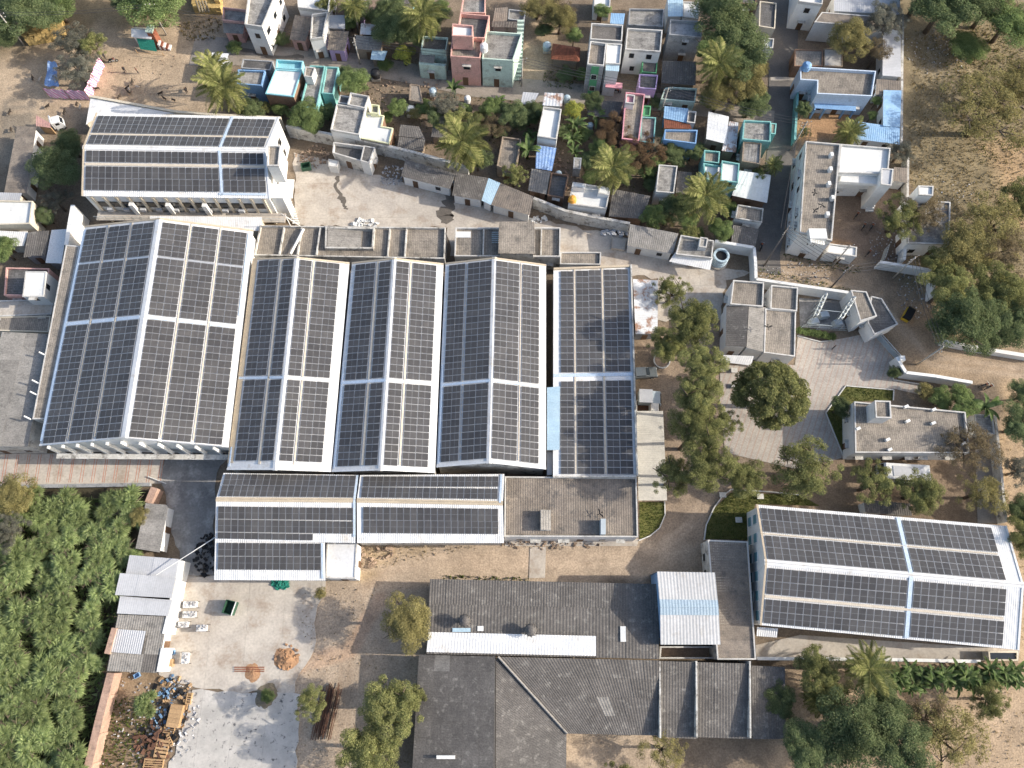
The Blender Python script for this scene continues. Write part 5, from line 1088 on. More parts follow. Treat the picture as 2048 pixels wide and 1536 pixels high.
th = house('teal house with two pale roof terraces above the guard shed', [(1407, 326), (1443, 332), (1440, 363), (1410, 357)], 5.0, 'teal_paint', 'roof_white', .5); block(th, [(1444, 321), (1479, 327), (1476, 365), (1441, 361)], 5.6, 'teal_paint', 'roof_white', .4); block(th, [(1409, 300), (1440, 303), (1438, 326), (1408, 323)], 4.2, 'teal_paint', 'roof_tan', .5, 0, False)
lean('big white sheet roof right of the two pale terraces', [(1479, 341), (1542, 350), (1534, 406), (1464, 391)], (3.4, 3.4, 3.0, 3.0), 'roof_white', 'brick_wall', pitch=.6, amp=.015)
house('small grey flat roof below the big white sheet roof', [(1476, 409), (1527, 417), (1524, 445), (1471, 436)], 3.4, 'white_paint', 'roof_tan', .3, parmat='old_white'); lean('low slate grey roof at the corner of the compound', [(1466, 450), (1519, 458), (1511, 492), (1462, 486)], (2.9, 2.9, 2.6, 2.6), 'asbestos', 'brick_wall')
house('narrow white rimmed grey roof near the right coconut palm', [(1318, 329), (1355, 332), (1348, 386), (1312, 383)], 4.0, 'white_paint', 'roof_grey', .3)
lean('dim grey lean-to beside the narrow white rimmed roof', [(1356, 342), (1384, 345), (1378, 388), (1351, 386)], (2.6, 2.6, 2.4, 2.4), 'asbestos', 'mud_wall')
house('small grey slab hut behind the dazzling white house', [(1148, 315), (1163, 316), (1161, 338), (1147, 337)], 2.4, 'grey_wall', 'roof_grey', .1, False, 'hut', 'hut'); lean('dark thatched hut on the street right of the yellow flowers', [(1178, 198), (1246, 204), (1238, 236), (1174, 232)], (2.8, 2.8, 2.4, 2.4), 'asbestos', 'mud_wall')
house('small brown hut on the street left of the banana plants', [(820, 168), (839, 170), (846, 205), (818, 200)], 2.6, 'mud_wall', 'roof_tan', .15)
# ================================================================== village, east side
th = house('large white house at the top edge by the side street', [(1604, -60), (1652, -60), (1645, 8), (1598, 2)], 6.6, 'white_paint', 'roof_white', .6); block(th, [(1644, 24), (1800, 36), (1800, 58), (1629, 44)], 4.6, 'white_paint', 'asbestos_brown', .15, 0, False)
lean('grey sheet roof behind the dry grey tree at the top edge', [(1668, -20), (1800, -16), (1800, 30), (1668, 22)], (4.6, 4.6, 4.4, 4.4), 'sheet_grey', 'white_paint')
house('low brick house with a brown ribbed roof by the side street', [(1590, 98), (1646, 100), (1645, 132), (1589, 132)], 3.0, 'brick_wall', 'roof_tan', .2); house('black and white blotched roof next to the brown ribbed one', [(1648, 97), (1685, 98), (1685, 133), (1648, 132)], 3.0, 'mud_wall', 'concrete_white', .1)
th = house('pale blue rimmed house with an L shaped roof terrace', [(1601, 133), (1752, 142), (1744, 192), (1634, 187), (1635, 161), (1601, 159)], 5.2, 'pale_blue', 'roof_tan', .7, True, parmat='pale_blue')
th.geo('water_tank', lathe(P(1614, 131, 5.8), [(.001, 5.0), (.8, 5.0), (.8, 6.0), (.4, 6.4), (.001, 6.4)], 14), 'blue_paint')
q = PX([(1628, 206), (1712, 212), (1712, 222), (1630, 216)], 2.6); th.geo('porch_roof', prism(q, 2.5, 2.6, True, True), 'blue_paint')
for x in (1630, 1650, 1690, 1710): b_ = P(x, 218, 2.5); th.geo('porch_column', box(b_, (1, 0), (0, 1), .3, .3, 0, 2.5), 'blue_paint')
lean('long white corrugated roof against the east lane wall', [(1766, 62), (1801, 63), (1802, 154), (1765, 151)], (3.4, 3.2, 3.2, 3.4), 'sheet_grey', 'white_paint', rot=True); lean('brown ribbed roof right of the L shaped terrace', [(1753, 158), (1802, 162), (1802, 182), (1751, 190)], (3.0, 3.0, 2.8, 2.8), 'asbestos_brown', 'white_paint')
lean('upright blue corrugated roof along the east lane wall', [(1767, 180), (1803, 181), (1800, 254), (1766, 252)], (3.2, 2.9, 2.9, 3.2), 'sheet_blue', 'white_paint', rot=True); lean('lower blue corrugated roof beside the small palm', [(1717, 243), (1800, 255), (1799, 289), (1711, 278)], (3.0, 3.0, 2.7, 2.7), 'sheet_blue', 'white_paint')
th = house('big white two winged house on the corner of the side street', [(1612, 282), (1681, 288), (1664, 481), (1600, 465)], 7.0, 'white_paint', 'roof_tan', .45); block(th, [(1682, 288), (1781, 296), (1776, 347), (1677, 345)], 7.0, 'white_paint', 'roof_white', .5, 0, True)
block(th, [(1763, 336), (1787, 338), (1783, 371), (1762, 368)], 7.6, 'white_paint', 'sheet_grey', .2, 0, False)
for zz in (2.9, 5.6):
    q = PX([(1680, 352), (1764, 358), (1762, 372), (1678, 366)], zz); th.geo('balcony', prism(q, zz - .2, zz + .5, True, True), 'white_paint')
for k in range(9): th.geo('step', box(P(1738, 398 + k * 3, 0) , (1, 0), (0, 1), 1.3, .4, 0, 2.7 - .3 * k), 'white_paint')
for x, y in ((1662, 311), (1660, 340), (1657, 369), (1664, 397), (1654, 430)):
    q = P(x, y, 7.0); th.geo('roof_post', box(q, (1, 0), (0, 1), .5, .7, 6.6, 7.5), 'white_paint')
q = P(1634, 470, 7.4); th.geo('stair_head', bx(q.x - 1.4, q.x + 1.4, q.y - .9, q.y + .9, 6.6, 7.9), 'white_paint')
for k in range(6): th.geo('step', bx(q.x - 1.3 + k * .45, q.x - 1.0 + k * .45, q.y - 1.5, q.y - .9, 6.6, 7.7 - .15 * k), 'white_paint')
house('low white box room on the front wall of the big white house', [(1660, 487), (1714, 494), (1713, 513), (1652, 505)], 2.8, 'white_paint', 'roof_white', .25)
th = house('flat roofed house with a stair tower at the east field', [(1853, 401), (1901, 404), (1899, 488), (1816, 486), (1815, 448), (1850, 440)], 4.2, 'white_paint', 'roof_grey', .4); block(th, [(1837, 371), (1867, 372), (1866, 391), (1838, 389)], 7.6, 'white_paint', 'roof_white', .3, 0, False); block(th, [(1829, 400), (1856, 402), (1855, 414), (1829, 412)], 4.9, 'white_paint', 'roof_tan', .3, 0, False)
lean('striped grey awning between the big white house and the east wall', [(1788, 334), (1814, 336), (1814, 366), (1786, 362)], (2.8, 2.8, 2.6, 2.6), 'asbestos_brown', 'white_paint')
# ================================================================== boundary walls
wallrun('cream compound wall with piers behind the back left shed', [(178, 192), (350, 223), (420, 229), (562, 236)], 3.2, 'cream', .3, posts=True)
wallrun('white compound wall between the village and the north yard', [(572, 252), (680, 272), (745, 285), (830, 305), (911, 327), (937, 337)], 3.0, 'old_white', .35, posts=True)
wallrun('white compound wall below the dazzling white house', [(1067, 396), (1100, 409), (1132, 422), (1190, 434), (1260, 447)], 3.0, 'old_white', .35, posts=True)
wallrun('white compound wall turning the corner by the big blue tank', [(1430, 482), (1508, 495), (1511, 525), (1512, 557)], 2.8, 'white_paint', .35)
wallrun('white wall along the lane behind the switchyard', [(1512, 558), (1594, 570), (1697, 585)], 2.8, 'white_paint', .35)
wallrun('white garden wall between the gate and the lane', [(1793, 714), (1812, 745), (1870, 752), (1945, 765)], 2.4, 'white_paint', .35)
wallrun('white roadside wall with a bend by the steel gate', [(1760, 524), (1800, 530), (1866, 541), (1868, 565), (1866, 592)], 2.2, 'white_paint', .35)
wallrun('low white field wall along the lane at the right', [(1886, 682), (1940, 693), (2080, 716)], 1.4, 'white_paint', .5)
wallrun('thin wall dividing the east field from the village yards', [(1806, 30), (1804, 150), (1803, 290)], 2.4, 'old_white', .25)
wallrun('thin wall dividing the east field from the courtyard', [(1816, 312), (1815, 400), (1814, 455)], 2.2, 'old_white', .25)
wallrun('white wall beside the courtyard tree', [(1812, 485), (1808, 520)], 2.2, 'white_paint', .35)
wallrun('low white wall behind the planted row at the lower right', [(1514, 1317), (1773, 1319), (1961, 1323)], 1.6, 'white_paint', .3)
wallrun('grey boundary wall of the lane on the right edge', [(1990, 832), (2001, 930), (2012, 1044)], 2.0, 'old_white', .25)
wallrun('thin wall of the small green garden at the side street', [(1597, 165), (1594, 210), (1590, 280)], 1.8, 'teal_paint', .25)
# ================================================================== vegetation
def quads_mesh(name, Q, mat):
    n, k = Q.shape[0], Q.shape[1]; me = bpy.data.meshes.new(name); me.vertices.add(n * k); me.vertices.foreach_set('co', Q.reshape(-1).astype(np.float32))
    me.loops.add(n * k); me.loops.foreach_set('vertex_index', np.arange(n * k, dtype=np.int32)); me.polygons.add(n)
    me.polygons.foreach_set('loop_start', np.arange(0, n * k, k, dtype=np.int32)); me.update(calc_edges=True); me.materials.append(MATS[mat]); return me
def unit(a): return a / (np.linalg.norm(a, axis=-1, keepdims=True) + 1e-9)
def crown_mesh(seed, mat, n=7000, lobes=26, leaf=.062, lr=(.22, .42), spread=.72, fill=.15, flatz=.78, inner=.35):
    r = np.random.default_rng(seed); d = unit(r.normal(size=(lobes, 3))); d[:, 2] = np.abs(d[:, 2]) * 1.0 - .25 * (r.random(lobes) < .45)
    c = d * (spread * r.uniform(inner, 1.05, (lobes, 1))); rad = r.uniform(*lr, lobes) * np.where(r.random(lobes) < .25, .65, 1)
    k = r.choice(lobes, n, p=rad ** 2 / (rad ** 2).sum()); u = unit(r.normal(size=(n, 3))); u[:, 2] = np.where(r.random(n) < .6, np.abs(u[:, 2]), u[:, 2])
    rr = rad[k] * np.where(r.random(n) < fill, r.random(n), r.uniform(.78, 1.12, n)); p = c[k] + u * rr[:, None]
    nz = unit(u * .7 + unit(r.normal(size=(n, 3))) * .75 + np.array([0, 0, .35])); a = unit(np.cross(nz, unit(r.normal(size=(n, 3))))); b = np.cross(nz, a)
    s = leaf * r.uniform(.6, 1.45, n)[:, None]; Q = np.stack([p - a * s, p + b * s * .5, p + a * s, p - b * s * .5], 1); Q[:, :, 2] *= flatz
    return quads_mesh('crown', Q, mat)
def feather_mesh(seed, mat, n=2500, seg=5):
    """crown of long arching feathery shoots; each shoot is one serrated blade."""
    r = np.random.default_rng(seed); hubs = 13; hd = unit(r.normal(size=(hubs, 3))); hd[:, 2] = np.abs(hd[:, 2]) * .55; hc = hd * r.uniform(.2, .62, (hubs, 1)); V, Fc = [], []
    for i in range(n):
        h = hc[r.integers(hubs)]; d = unit(r.normal(size=3) * .9 + np.array([0, 0, .75]) + unit(h + 1e-6) * .35); L = r.uniform(.20, .44); side = unit(np.cross(d, np.array([0, 0, 1.0]) + r.normal(size=3) * .15)); k0 = len(V); W = r.uniform(.011, .020)
        for k in range(seg + 1):
            t = k / seg; p = h + d * (.05 + L * t) + np.array([0, 0, -.42 * L * t * t]); w = W * (math.sin(math.pi * min(1, .12 + .9 * t)) ** .6) * (1.25 if k % 2 else .45); dn = np.array([0, 0, -.3 * w])
            V += [p - side * w + dn, p, p + side * w + dn]
        for k in range(seg):
            a = k0 + 3 * k; Fc += [(a, a + 1, a + 4, a + 3), (a + 1, a + 2, a + 5, a + 4)]
    me = bpy.data.meshes.new('crown'); me.from_pydata([tuple(v) for v in V], [], Fc); me.materials.append(MATS[mat]); return me
def sparse_mesh(seed, mat, n=2600, leaf=.045): return crown_mesh(seed, mat, n, 70, leaf, (.08, .2), .9, .45, .75)
def limbs(seed, n=6, bare=False):
    r = random.Random(seed); gs = [tube([(0, 0, 0), (r.uniform(-.03, .03), r.uniform(-.03, .03), .3), (r.uniform(-.06, .06), r.uniform(-.06, .06), .55)], [.075, .06, .045], 7)]
    top = Vector((0, 0, .52))
    for i in range(n):
        t = i * 2 * math.pi / n + r.uniform(-.4, .4); l = r.uniform(.45, .8); z = r.uniform(.7, .95)
        m1 = Vector((math.cos(t) * l * .45, math.sin(t) * l * .45, .52 + (z - .52) * .55)); e = Vector((math.cos(t + r.uniform(-.3, .3)) * l, math.sin(t) * l, z))
        gs.append(tube([top, m1, e], [.036, .024, .008], 5))
        for k in range(4 if bare else 2):
            q = m1.lerp(e, r.uniform(.1, .7)); gs.append(tube([q, q + Vector((r.uniform(-.3, .3), r.uniform(-.3, .3), r.uniform(.02, .18)))], [.014, .004], 4))
    V, Fc = join(*gs); return newmesh('trunk', V, Fc, 'bark', True)
TR = [limbs(i) for i in range(4)]; TRB = [limbs(20 + i, 8, True) for i in range(2)]
KIND = {'neem': [crown_mesh(i, 'leaf_neem', 34000, 80, .0205, (.10, .25), .88, .35) for i in (1, 2, 3)],
        'dark': [crown_mesh(i, 'leaf_dark', 36000, 70, .0215, (.12, .30), .84, .25) for i in (4, 5)],
        'bright': [crown_mesh(i, 'leaf_bright', 30000, 60, .023, (.13, .32), .82, .25) for i in (6, 7)],
        'dense': [crown_mesh(8, 'leaf_neem', 52000, 190, .022, (.10, .17), .80, .2, .9, .82)],
        'olive': [crown_mesh(i, 'leaf_olive', 32000, 74, .0205, (.11, .28), .84, .3) for i in (9, 10)],
        'dry': [sparse_mesh(i, 'leaf_dry', 12000, .018) for i in (11, 12)], 'brown': [sparse_mesh(13, 'leaf_brown', 20000, .02)],
        'grey': [sparse_mesh(14, 'leaf_grey', 18000, .019)], 'thin': [sparse_mesh(15, 'leaf_olive', 14000, .018), sparse_mesh(16, 'leaf_olive', 13000, .018)],
        'neemthin': [sparse_mesh(17, 'leaf_neem', 21000, .02), sparse_mesh(18, 'leaf_neem', 20000, .02)], 'flower': [crown_mesh(19, 'leaf_flower', 9000, 26, .04)],
        'feather': [feather_mesh(i, 'leaf_thicket') for i in (31, 32, 33, 34)]}
TN = [0]
def tree(kind, x, y, rpx, h, label, group=None, name='tree', zf=.68, ry=None, bare=None):
    TN[0] += 1; r = random.Random(TN[0] * 7 + 1); zc = h * zf; c = P(x, y, zc); R = 1.12 * rpx * mpp(x, y, zc)
    root = bpy.data.objects.new(name, None); COL.objects.link(root); root.location = (c.x, c.y, 0); tag(root, label, 'tree' if h > 2.6 else 'shrub', group)
    tk = (TRB if (kind in ('dry', 'brown', 'grey', 'thin') if bare is None else bare) else TR); o = link('trunk', tk[TN[0] % len(tk)], root)
    o.scale = (R, R, h * .92); o.rotation_euler = (0, 0, r.uniform(0, 6.28))
    o = link('crown', KIND[kind][TN[0] % len(KIND[kind])], root); o.location = (0, 0, zc); vz = min(R * r.uniform(.75, .95), h * .5)
    o.scale = (R, R * (ry or r.uniform(.92, 1.08)), vz); o.rotation_euler = (0, 0, r.uniform(0, 6.28)); return root
# the thicket at the lower left
tp = ccw(PX([(-70, 985), (285, 1000), (262, 1060), (236, 1130), (212, 1200), (200, 1270), (180, 1330), (165, 1420), (145, 1580), (-70, 1580)], 3))
rr = random.Random(5); spots = []
def inside(p, q):
    k = False
    for i in range(len(p)):
        a, b = p[i - 1], p[i]
        if (a.y > q.y) != (b.y > q.y) and q.x < (b.x - a.x) * (q.y - a.y) / (b.y - a.y) + a.x: k = not k
    return k
x0, x1 = min(q.x for q in tp), max(q.x for q in tp); y0, y1 = min(q.y for q in tp), max(q.y for q in tp)
for _ in range(4000):
    q = Vector((rr.uniform(x0, x1), rr.uniform(y0, y1), 0))
    if inside(tp, q) and all((q - s_).length > 2.9 for s_ in spots): spots.append(q)
for i, q in enumerate(spots):
    root = bpy.data.objects.new('thicket_tree', None); COL.objects.link(root); root.location = q; tag(root, 'feathery green tree in the dense thicket beyond the pinkish wall', 'tree', 'feathery trees of the thicket')
    R, h = rr.uniform(3.0, 4.4), rr.uniform(3.6, 5.4); o = link('trunk', TR[i % 4], root); o.scale = (R * .8, R * .8, h * .8); o = link('crown', KIND['feather'][i % 4], root)
    o.location = (0, 0, h * .5); o.scale = (R, R, R * .62); o.rotation_euler = (0, 0, rr.uniform(0, 6.28))
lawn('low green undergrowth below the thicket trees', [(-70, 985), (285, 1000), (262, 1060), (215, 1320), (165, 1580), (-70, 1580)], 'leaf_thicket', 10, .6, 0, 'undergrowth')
TREES = [('neem', 1385, 650, 54, 14, 'topmost broad tree in the row right of the single slope shed'), ('neem', 1335, 690, 38, 7, 'tree in the round white planter ring'), ('neemthin', 1345, 585, 40, 6, 'thin leaning tree by the rusty lean-to'),
 ('neem', 1402, 735, 48, 15, 'second broad tree down the row right of the single slope shed'), ('neem', 1398, 800, 50, 16, 'third broad tree in the row, level with the parked truck'), ('neem', 1392, 862, 54, 16, 'fourth broad tree in the row beside the carport'),
 ('neem', 1410, 930, 54, 16, 'fifth broad tree in the row, over the end of the lane'), ('neemthin', 1345, 955, 46, 13, 'tree leaning over the end of the long carport'), ('neemthin', 1452, 850, 34, 8, 'thin tree at the edge of the paved court'), ('neem', 1485, 955, 46, 7, 'tree above the shaded lawn'),
 ('dense', 1540, 790, 72, 9, 'big dense round tree standing on the paved court'), ('neemthin', 1612, 935, 72, 8, 'wide low tree between the paved court and the lower right shed'), ('neemthin', 1745, 968, 48, 7, 'tree left of the parked bus'), ('neem', 1838, 985, 46, 7, 'tree leaning over the parked bus'),
 ('dry', 1935, 895, 62, 7, 'bare brown tree at the corner of the office'), ('thin', 1965, 985, 46, 7, 'thin olive tree above the right end of the lower right shed'), ('grey', 1400, 705, 30, 5, 'small greyish tree inside the row by the power house'),
 ('neem', 2050, 1075, 40, 9, 'tall tree shading the right end of the lower right shed'),
 ('dark', 2040, 850, 42, 6, 'dark shrub tree at the right edge beside the lane'), ('grey', 2040, 940, 36, 5, 'grey green tree at the right edge level with the office'), ('dark', 2044, 1030, 34, 5, 'dark tree at the right edge above the lower right shed'), ('dark', 2045, 790, 30, 4, 'dark bush at the right edge where the lane begins'),
 ('thin', 1975, 225, 96, 9, 'large sparse olive tree in the east field'), ('thin', 2035, 170, 70, 8, 'olive tree at the right edge of the east field'),
 ('olive', 1925, 490, 62, 8, 'olive green tree behind the house with the stair tower'), ('thin', 1985, 450, 72, 8, 'wide olive tree at the right edge beside the stair tower house'), ('neem', 1895, 575, 50, 8, 'green tree at the bend of the roadside wall'), ('dark', 1925, 640, 72, 9, 'large dark green tree over the low field wall'), ('neem', 1990, 575, 60, 8, 'broad green tree at the right edge above the field wall'),
 ('dry', 1995, 500, 60, 8, 'bare branched tree at the right edge'), ('dark', 2020, 640, 50, 7, 'dark tree at the far right end of the field wall'), ('neemthin', 2040, 400, 50, 7, 'thin green tree at the right edge of the dry field'),
 ('dark', 1885, 15, 66, 9, 'dark green tree at the top right corner of the village'), ('dark', 1950, 0, 60, 9, 'dark tree at the top edge right of the field path'), ('bright', 2020, 40, 60, 8, 'green tree in the top right corner'), ('dry', 1980, 10, 60, 8, 'dry brown tree at the top edge near the right corner'), ('dark', 1850, -20, 60, 9, 'dark tree cut by the top edge beside the thin wall'), ('bright', 1935, 95, 40, 3.4, 'low green bush on the litter strewn field'),
 ('neemthin', 1800, 435, 52, 7, 'tree over the motorbikes in the courtyard'), ('dry', 1850, 425, 48, 7, 'bare twigged tree beside the stair tower house'), ('olive', 1705, 82, 46, 7, 'olive tree behind the pale blue rimmed house'), ('grey', 1768, 45, 46, 7, 'bare grey tree above the long white corrugated roof'), ('dry', 1755, 105, 32, 6, 'small bare tree between the pale blue rimmed house and the white roof'),
 ('grey', 1800, 305, 30, 4, 'small grey green tree beside the lower blue roof'), ('dark', 1608, 220, 17, 4, 'small dark round tree in the walled garden'), ('bright', 1753, 202, 11, 3, 'small round shrub below the right end of the terrace'), ('bright', 1743, 232, 11, 3, 'small round shrub above the lower blue roof'),
 ('dark', 1450, 40, 66, 10, 'topmost of the huge trees between the village and the side street'), ('dark', 1478, 110, 58, 10, 'middle one of the huge trees between the village and the side street'), ('olive', 1490, 165, 46, 8, 'lowest of the huge trees, yellowish, by the street corner'), ('bright', 1425, 95, 40, 9, 'left huge tree touching the grey blue house'),
 ('bright', 708, 165, 32, 5, 'round green tree on the street right of the teal roofs'), ('dark', 715, 22, 28, 6, 'green tree between the lilac house and the huts'), ('dark', 795, 62, 44, 7, 'broad dark tree left of the mint house'), ('flower', 808, 110, 24, 4, 'yellow leaved bush left of the mint house'), ('bright', 845, 75, 24, 5, 'green tree touching the mint house'), ('bright', 612, 238, 40, 4.6, 'leafy green shrub mass behind the compound wall'), ('dark', 500, 222, 28, 4, 'dark shrub between the palm and the back left shed'),
 ('dark', 782, 18, 30, 7, 'dark tree under the top palm'), ('grey', 893, 215, 34, 5, 'grey olive tree above the middle coconut palm'), ('bright', 985, 215, 24, 4, 'bright green bush beside the banana plants on the street'), ('bright', 795, 215, 20, 3.5, 'small green tree in the yard with the white tub'), ('flower', 1146, 222, 24, 4, 'bush covered in yellow flowers'), ('brown', 1235, 265, 42, 5, 'brown withered tree left of the rose pink house'), ('brown', 1285, 305, 46, 5, 'rust brown withered tree below the rose pink house'), ('bright', 1290, 335, 24, 4, 'light green bush below the rust brown tree'),
 ('bright', 1308, 432, 28, 4, 'light green shrub above the guard shed'), ('dark', 1350, 415, 34, 4, 'dark shrub left of the right coconut palm'), ('bright', 1442, 458, 28, 4, 'round green shrub by the corner of the compound'), ('dark', 955, 318, 28, 5, 'green bush at the foot of the middle coconut palm'), ('neemthin', 1028, 350, 28, 5, 'thin tree over the roofless mud house'), ('dark', 1068, 225, 26, 4, 'dark bush left of the bright terrace house'), ('dry', 985, 255, 34, 4, 'dry brush right of the middle coconut palm'), ('dark', 1340, 300, 26, 4, 'dark bush below the bright blue house'), ('dark', 1385, 305, 18, 3.5, 'small bush right of the bright blue house'), ('dark', 870, 235, 22, 4, 'dark bush left of the middle coconut palm'),
 ('olive', 1120, 40, 34, 5, 'scrubby tree beside the dirt lane at the top'), ('bright', 1148, 72, 18, 4, 'small green tree behind the tiled hut'), ('dry', 1105, 20, 46, 4, 'dry brush along the dirt lane'), ('bright', 1205, 22, 18, 4, 'small tree behind the striped front house'), ('dark', 1185, 205, 22, 3.5, 'dark shrub on the street below the striped front house'), ('neemthin', 1520, 350, 20, 4, 'slim tree by the side street'), ('dark', 760, 30, 24, 6, 'small dark tree at the top edge by the ribbed roof hut'),
 ('neemthin', 915, 240, 34, 5, 'loose green tree behind the middle coconut palm'), ('dark', 1030, 232, 30, 4.5, 'dark leafy tree left of the grey street hut'), ('bright', 1205, 300, 26, 4, 'leafy tree between the banana plants and the brown trees'), ('olive', 1075, 15, 40, 4, 'low olive scrub along the upper dirt lane'), ('neem', 655, 10, 24, 5, 'small tree behind the white courtyard house'), ('dark', 870, 30, 30, 6, 'tree filling the gap left of the pink tower'), ('bright', 1310, 330, 22, 4, 'small leafy tree left of the narrow white rimmed roof'), ('neem', 1380, 470, 20, 3.6, 'small tree behind the guard shed'), ('dark', 1505, 205, 34, 6, 'dark tree at the street corner below the huge trees'), ('olive', 1440, 190, 36, 7, 'yellowish tree at the foot of the huge trees'), ('neem', 1880, 530, 40, 7, 'tree just right of the roadside wall bend'), ('dark', 1975, 660, 50, 7, 'dark tree over the middle of the low field wall'), ('neem', 1660, 1380, 40, 6, 'tree filling the corner behind the huge dark one'), ('dark', 1760, 1420, 56, 7, 'dark tree at the back of the bottom right grove'), ('neemthin', 1980, 1400, 40, 5, 'thin tree on the sand near the right edge'),
 ('olive', 25, 985, 44, 6, 'yellowish tree in the upper left of the thicket'), ('grey', 15, 1060, 44, 6, 'greyish half bare tree at the left edge of the thicket'), ('olive', 280, 1035, 20, 4.5, 'small yellowish tree at the corner of the thicket by the narrow shed'),
 ('dark', 55, 15, 66, 7, 'dark green tree in the top left corner'), ('bright', 110, 10, 50, 6, 'green tree behind the straw stack'), ('bright', 310, 5, 66, 8, 'large tree at the top edge above the little shrine'), ('dark', 250, -10, 46, 7, 'dark tree at the top edge left of the large one'), ('dark', 0, 60, 40, 5, 'dark tree at the left edge near the leaning pole'), ('grey', 150, 85, 46, 6, 'grey thorny tree over the straw stack'), ('neemthin', 185, 90, 34, 6, 'thin green tree right of the straw stack'), ('grey', 155, 140, 48, 6, 'grey thorn tree shading the striped tent'),
 ('dark', 110, 335, 50, 6, 'dark bushy tree left of the back left shed'), ('grey', 110, 400, 30, 5, 'grey tree by the cream house'), ('dark', 140, 290, 34, 5, 'dark shrub at the corner of the back left shed'), ('bright', 5, 500, 30, 5, 'bright tree at the left edge by the white corrugated roof'), ('dark', 90, 430, 22, 4, 'dark bush below the grey tree at the left'),
 ('olive', 808, 1245, 54, 8.5, 'yellow green tree at the left end of the long grey shed'), ('neem', 780, 1420, 62, 9, 'upper part of the broad green tree left of the dark shed'), ('neem', 735, 1500, 60, 8, 'lower broad green tree near the bottom edge'), ('neemthin', 622, 1410, 36, 8, 'pale green tree at the edge of the chalky slab'), ('feather', 288, 1408, 32, 3.6, 'feathery bush in the scrap corner'), ('neem', 830, 1395, 26, 6, 'small green tree touching the dark shed'),
 ('neem', 1632, 1338, 44, 7, 'tree at the corner of the planted row'), ('dark', 1700, 1460, 78, 9, 'huge dark green tree at the bottom right'), ('dark', 1790, 1490, 66, 9, 'dark green tree right of the huge one at the bottom'), ('dark', 1610, 1500, 52, 8, 'dark tree at the bottom edge left of the huge one'), ('thin', 1890, 1480, 76, 8, 'yellow olive tree at the bottom right'), ('dry', 1860, 1440, 50, 6, 'dry thin tree above the yellow olive one'), ('thin', 1325, 1500, 44, 5, 'straggly tree in the bottom yard'), ('neemthin', 1240, 1560, 40, 5, 'tree cut by the bottom edge in the yard'), ('dark', 1560, 1400, 36, 4, 'dark creeper on the low black stained roof'),
 ('bright', 535, 1392, 14, 1.6, 'small green weed bush at the top of the chalky slab'), ('olive', 640, 1185, 12, 1.8, 'small dry shrub below the white annexe'), ('dark', 1790, 745, 14, 2.4, 'small dark shrub at the gate corner'), ('bright', 1880, 800, 26, 3, 'bushy green shrub in the bed behind the office'), ('bright', 1920, 790, 24, 3, 'second bushy shrub in the bed behind the office'), ('olive', 1850, 785, 18, 2.5, 'yellowish shrub in the bed behind the office'), ('dark', 1680, 815, 22, 4, 'dark small tree on the wedge lawn'), ('bright', 1925, 815, 26, 5, 'green tree at the back right corner of the office')]
for t_ in TREES: tree(*t_)
# hedge by the switchyard
hg = T('hedge', 'clipped green hedge in front of the switchyard', 'hedge', P(1630, 668)); a, b = P(1597, 664), P(1662, 676)
for k in range(9):
    o = link('hedge_bush', KIND['bright'][k % 2], hg.o); q = a.lerp(b, k / 8) - hg.loc; o.location = (q.x, q.y, .55); o.scale = (.85, .75, .7); o.rotation_euler = (0, 0, k)
# palms
def frond_mesh(seed, L=4.4, droop=1.0):
    r = np.random.default_rng(seed); n = 26; pts = []
    for k in range(n + 1):
        t = k / n; pts.append(np.array([L * t * (1 - .12 * droop * t), 0, L * (.42 * t - .75 * droop * t * t)]))
    out = []
    for k in range(n):
        a, b = pts[k], pts[k + 1]; s = np.array([0, .05 * (1 - k / n) + .012, 0]); out.append((a - s, b - s, b + s, a + s))
        if k > 2:
            w = (.95 * math.sin(math.pi * (.12 + .86 * k / n)) ** .7) * r.uniform(.85, 1.1)
            for sg in (-1, 1):
                tip = a + np.array([.42 * w + .1, sg * w, -.42 * w * r.uniform(.6, 1.2)]); out.append((a, a * .4 + tip * .6 + np.array([.12, 0, 0]), tip, a * .4 + tip * .6 - np.array([.08, 0, 0])))
    return quads_mesh('frond', np.array(out), 'leaf_palm')
FR = [frond_mesh(51, 4.4, .75), frond_mesh(52, 4.6, 1.05), frond_mesh(53, 4.0, 1.45)]
def palm(x, y, rpx, h, label, n=32):
    c = P(x, y, h); R = 1.15 * rpx * mpp(x, y, h); r = random.Random(int(x + y)); base = Vector((c.x + r.uniform(-.6, .6), c.y + r.uniform(-.6, .6), 0)); th = T('coconut_palm', label, 'palm tree', base)
    th.geo('trunk', tube([base, base.lerp(c, .5) + Vector((.2, 0, 0)), c], [.26, .19, .16], 8), 'palm_bark', smooth=True)
    for k in range(n):
        t = k * 2.399 + r.uniform(-.2, .2); lev = k / n; o = link('frond', FR[min(2, int(lev * 3))], th.o); o.location = c - base + Vector((0, 0, .1 - .3 * lev)); s = R / 4.2 * r.uniform(.85, 1.1)
        o.scale = (s, s, s); o.rotation_euler = (0, -RAD(42) * (1 - lev * 1.5), t)
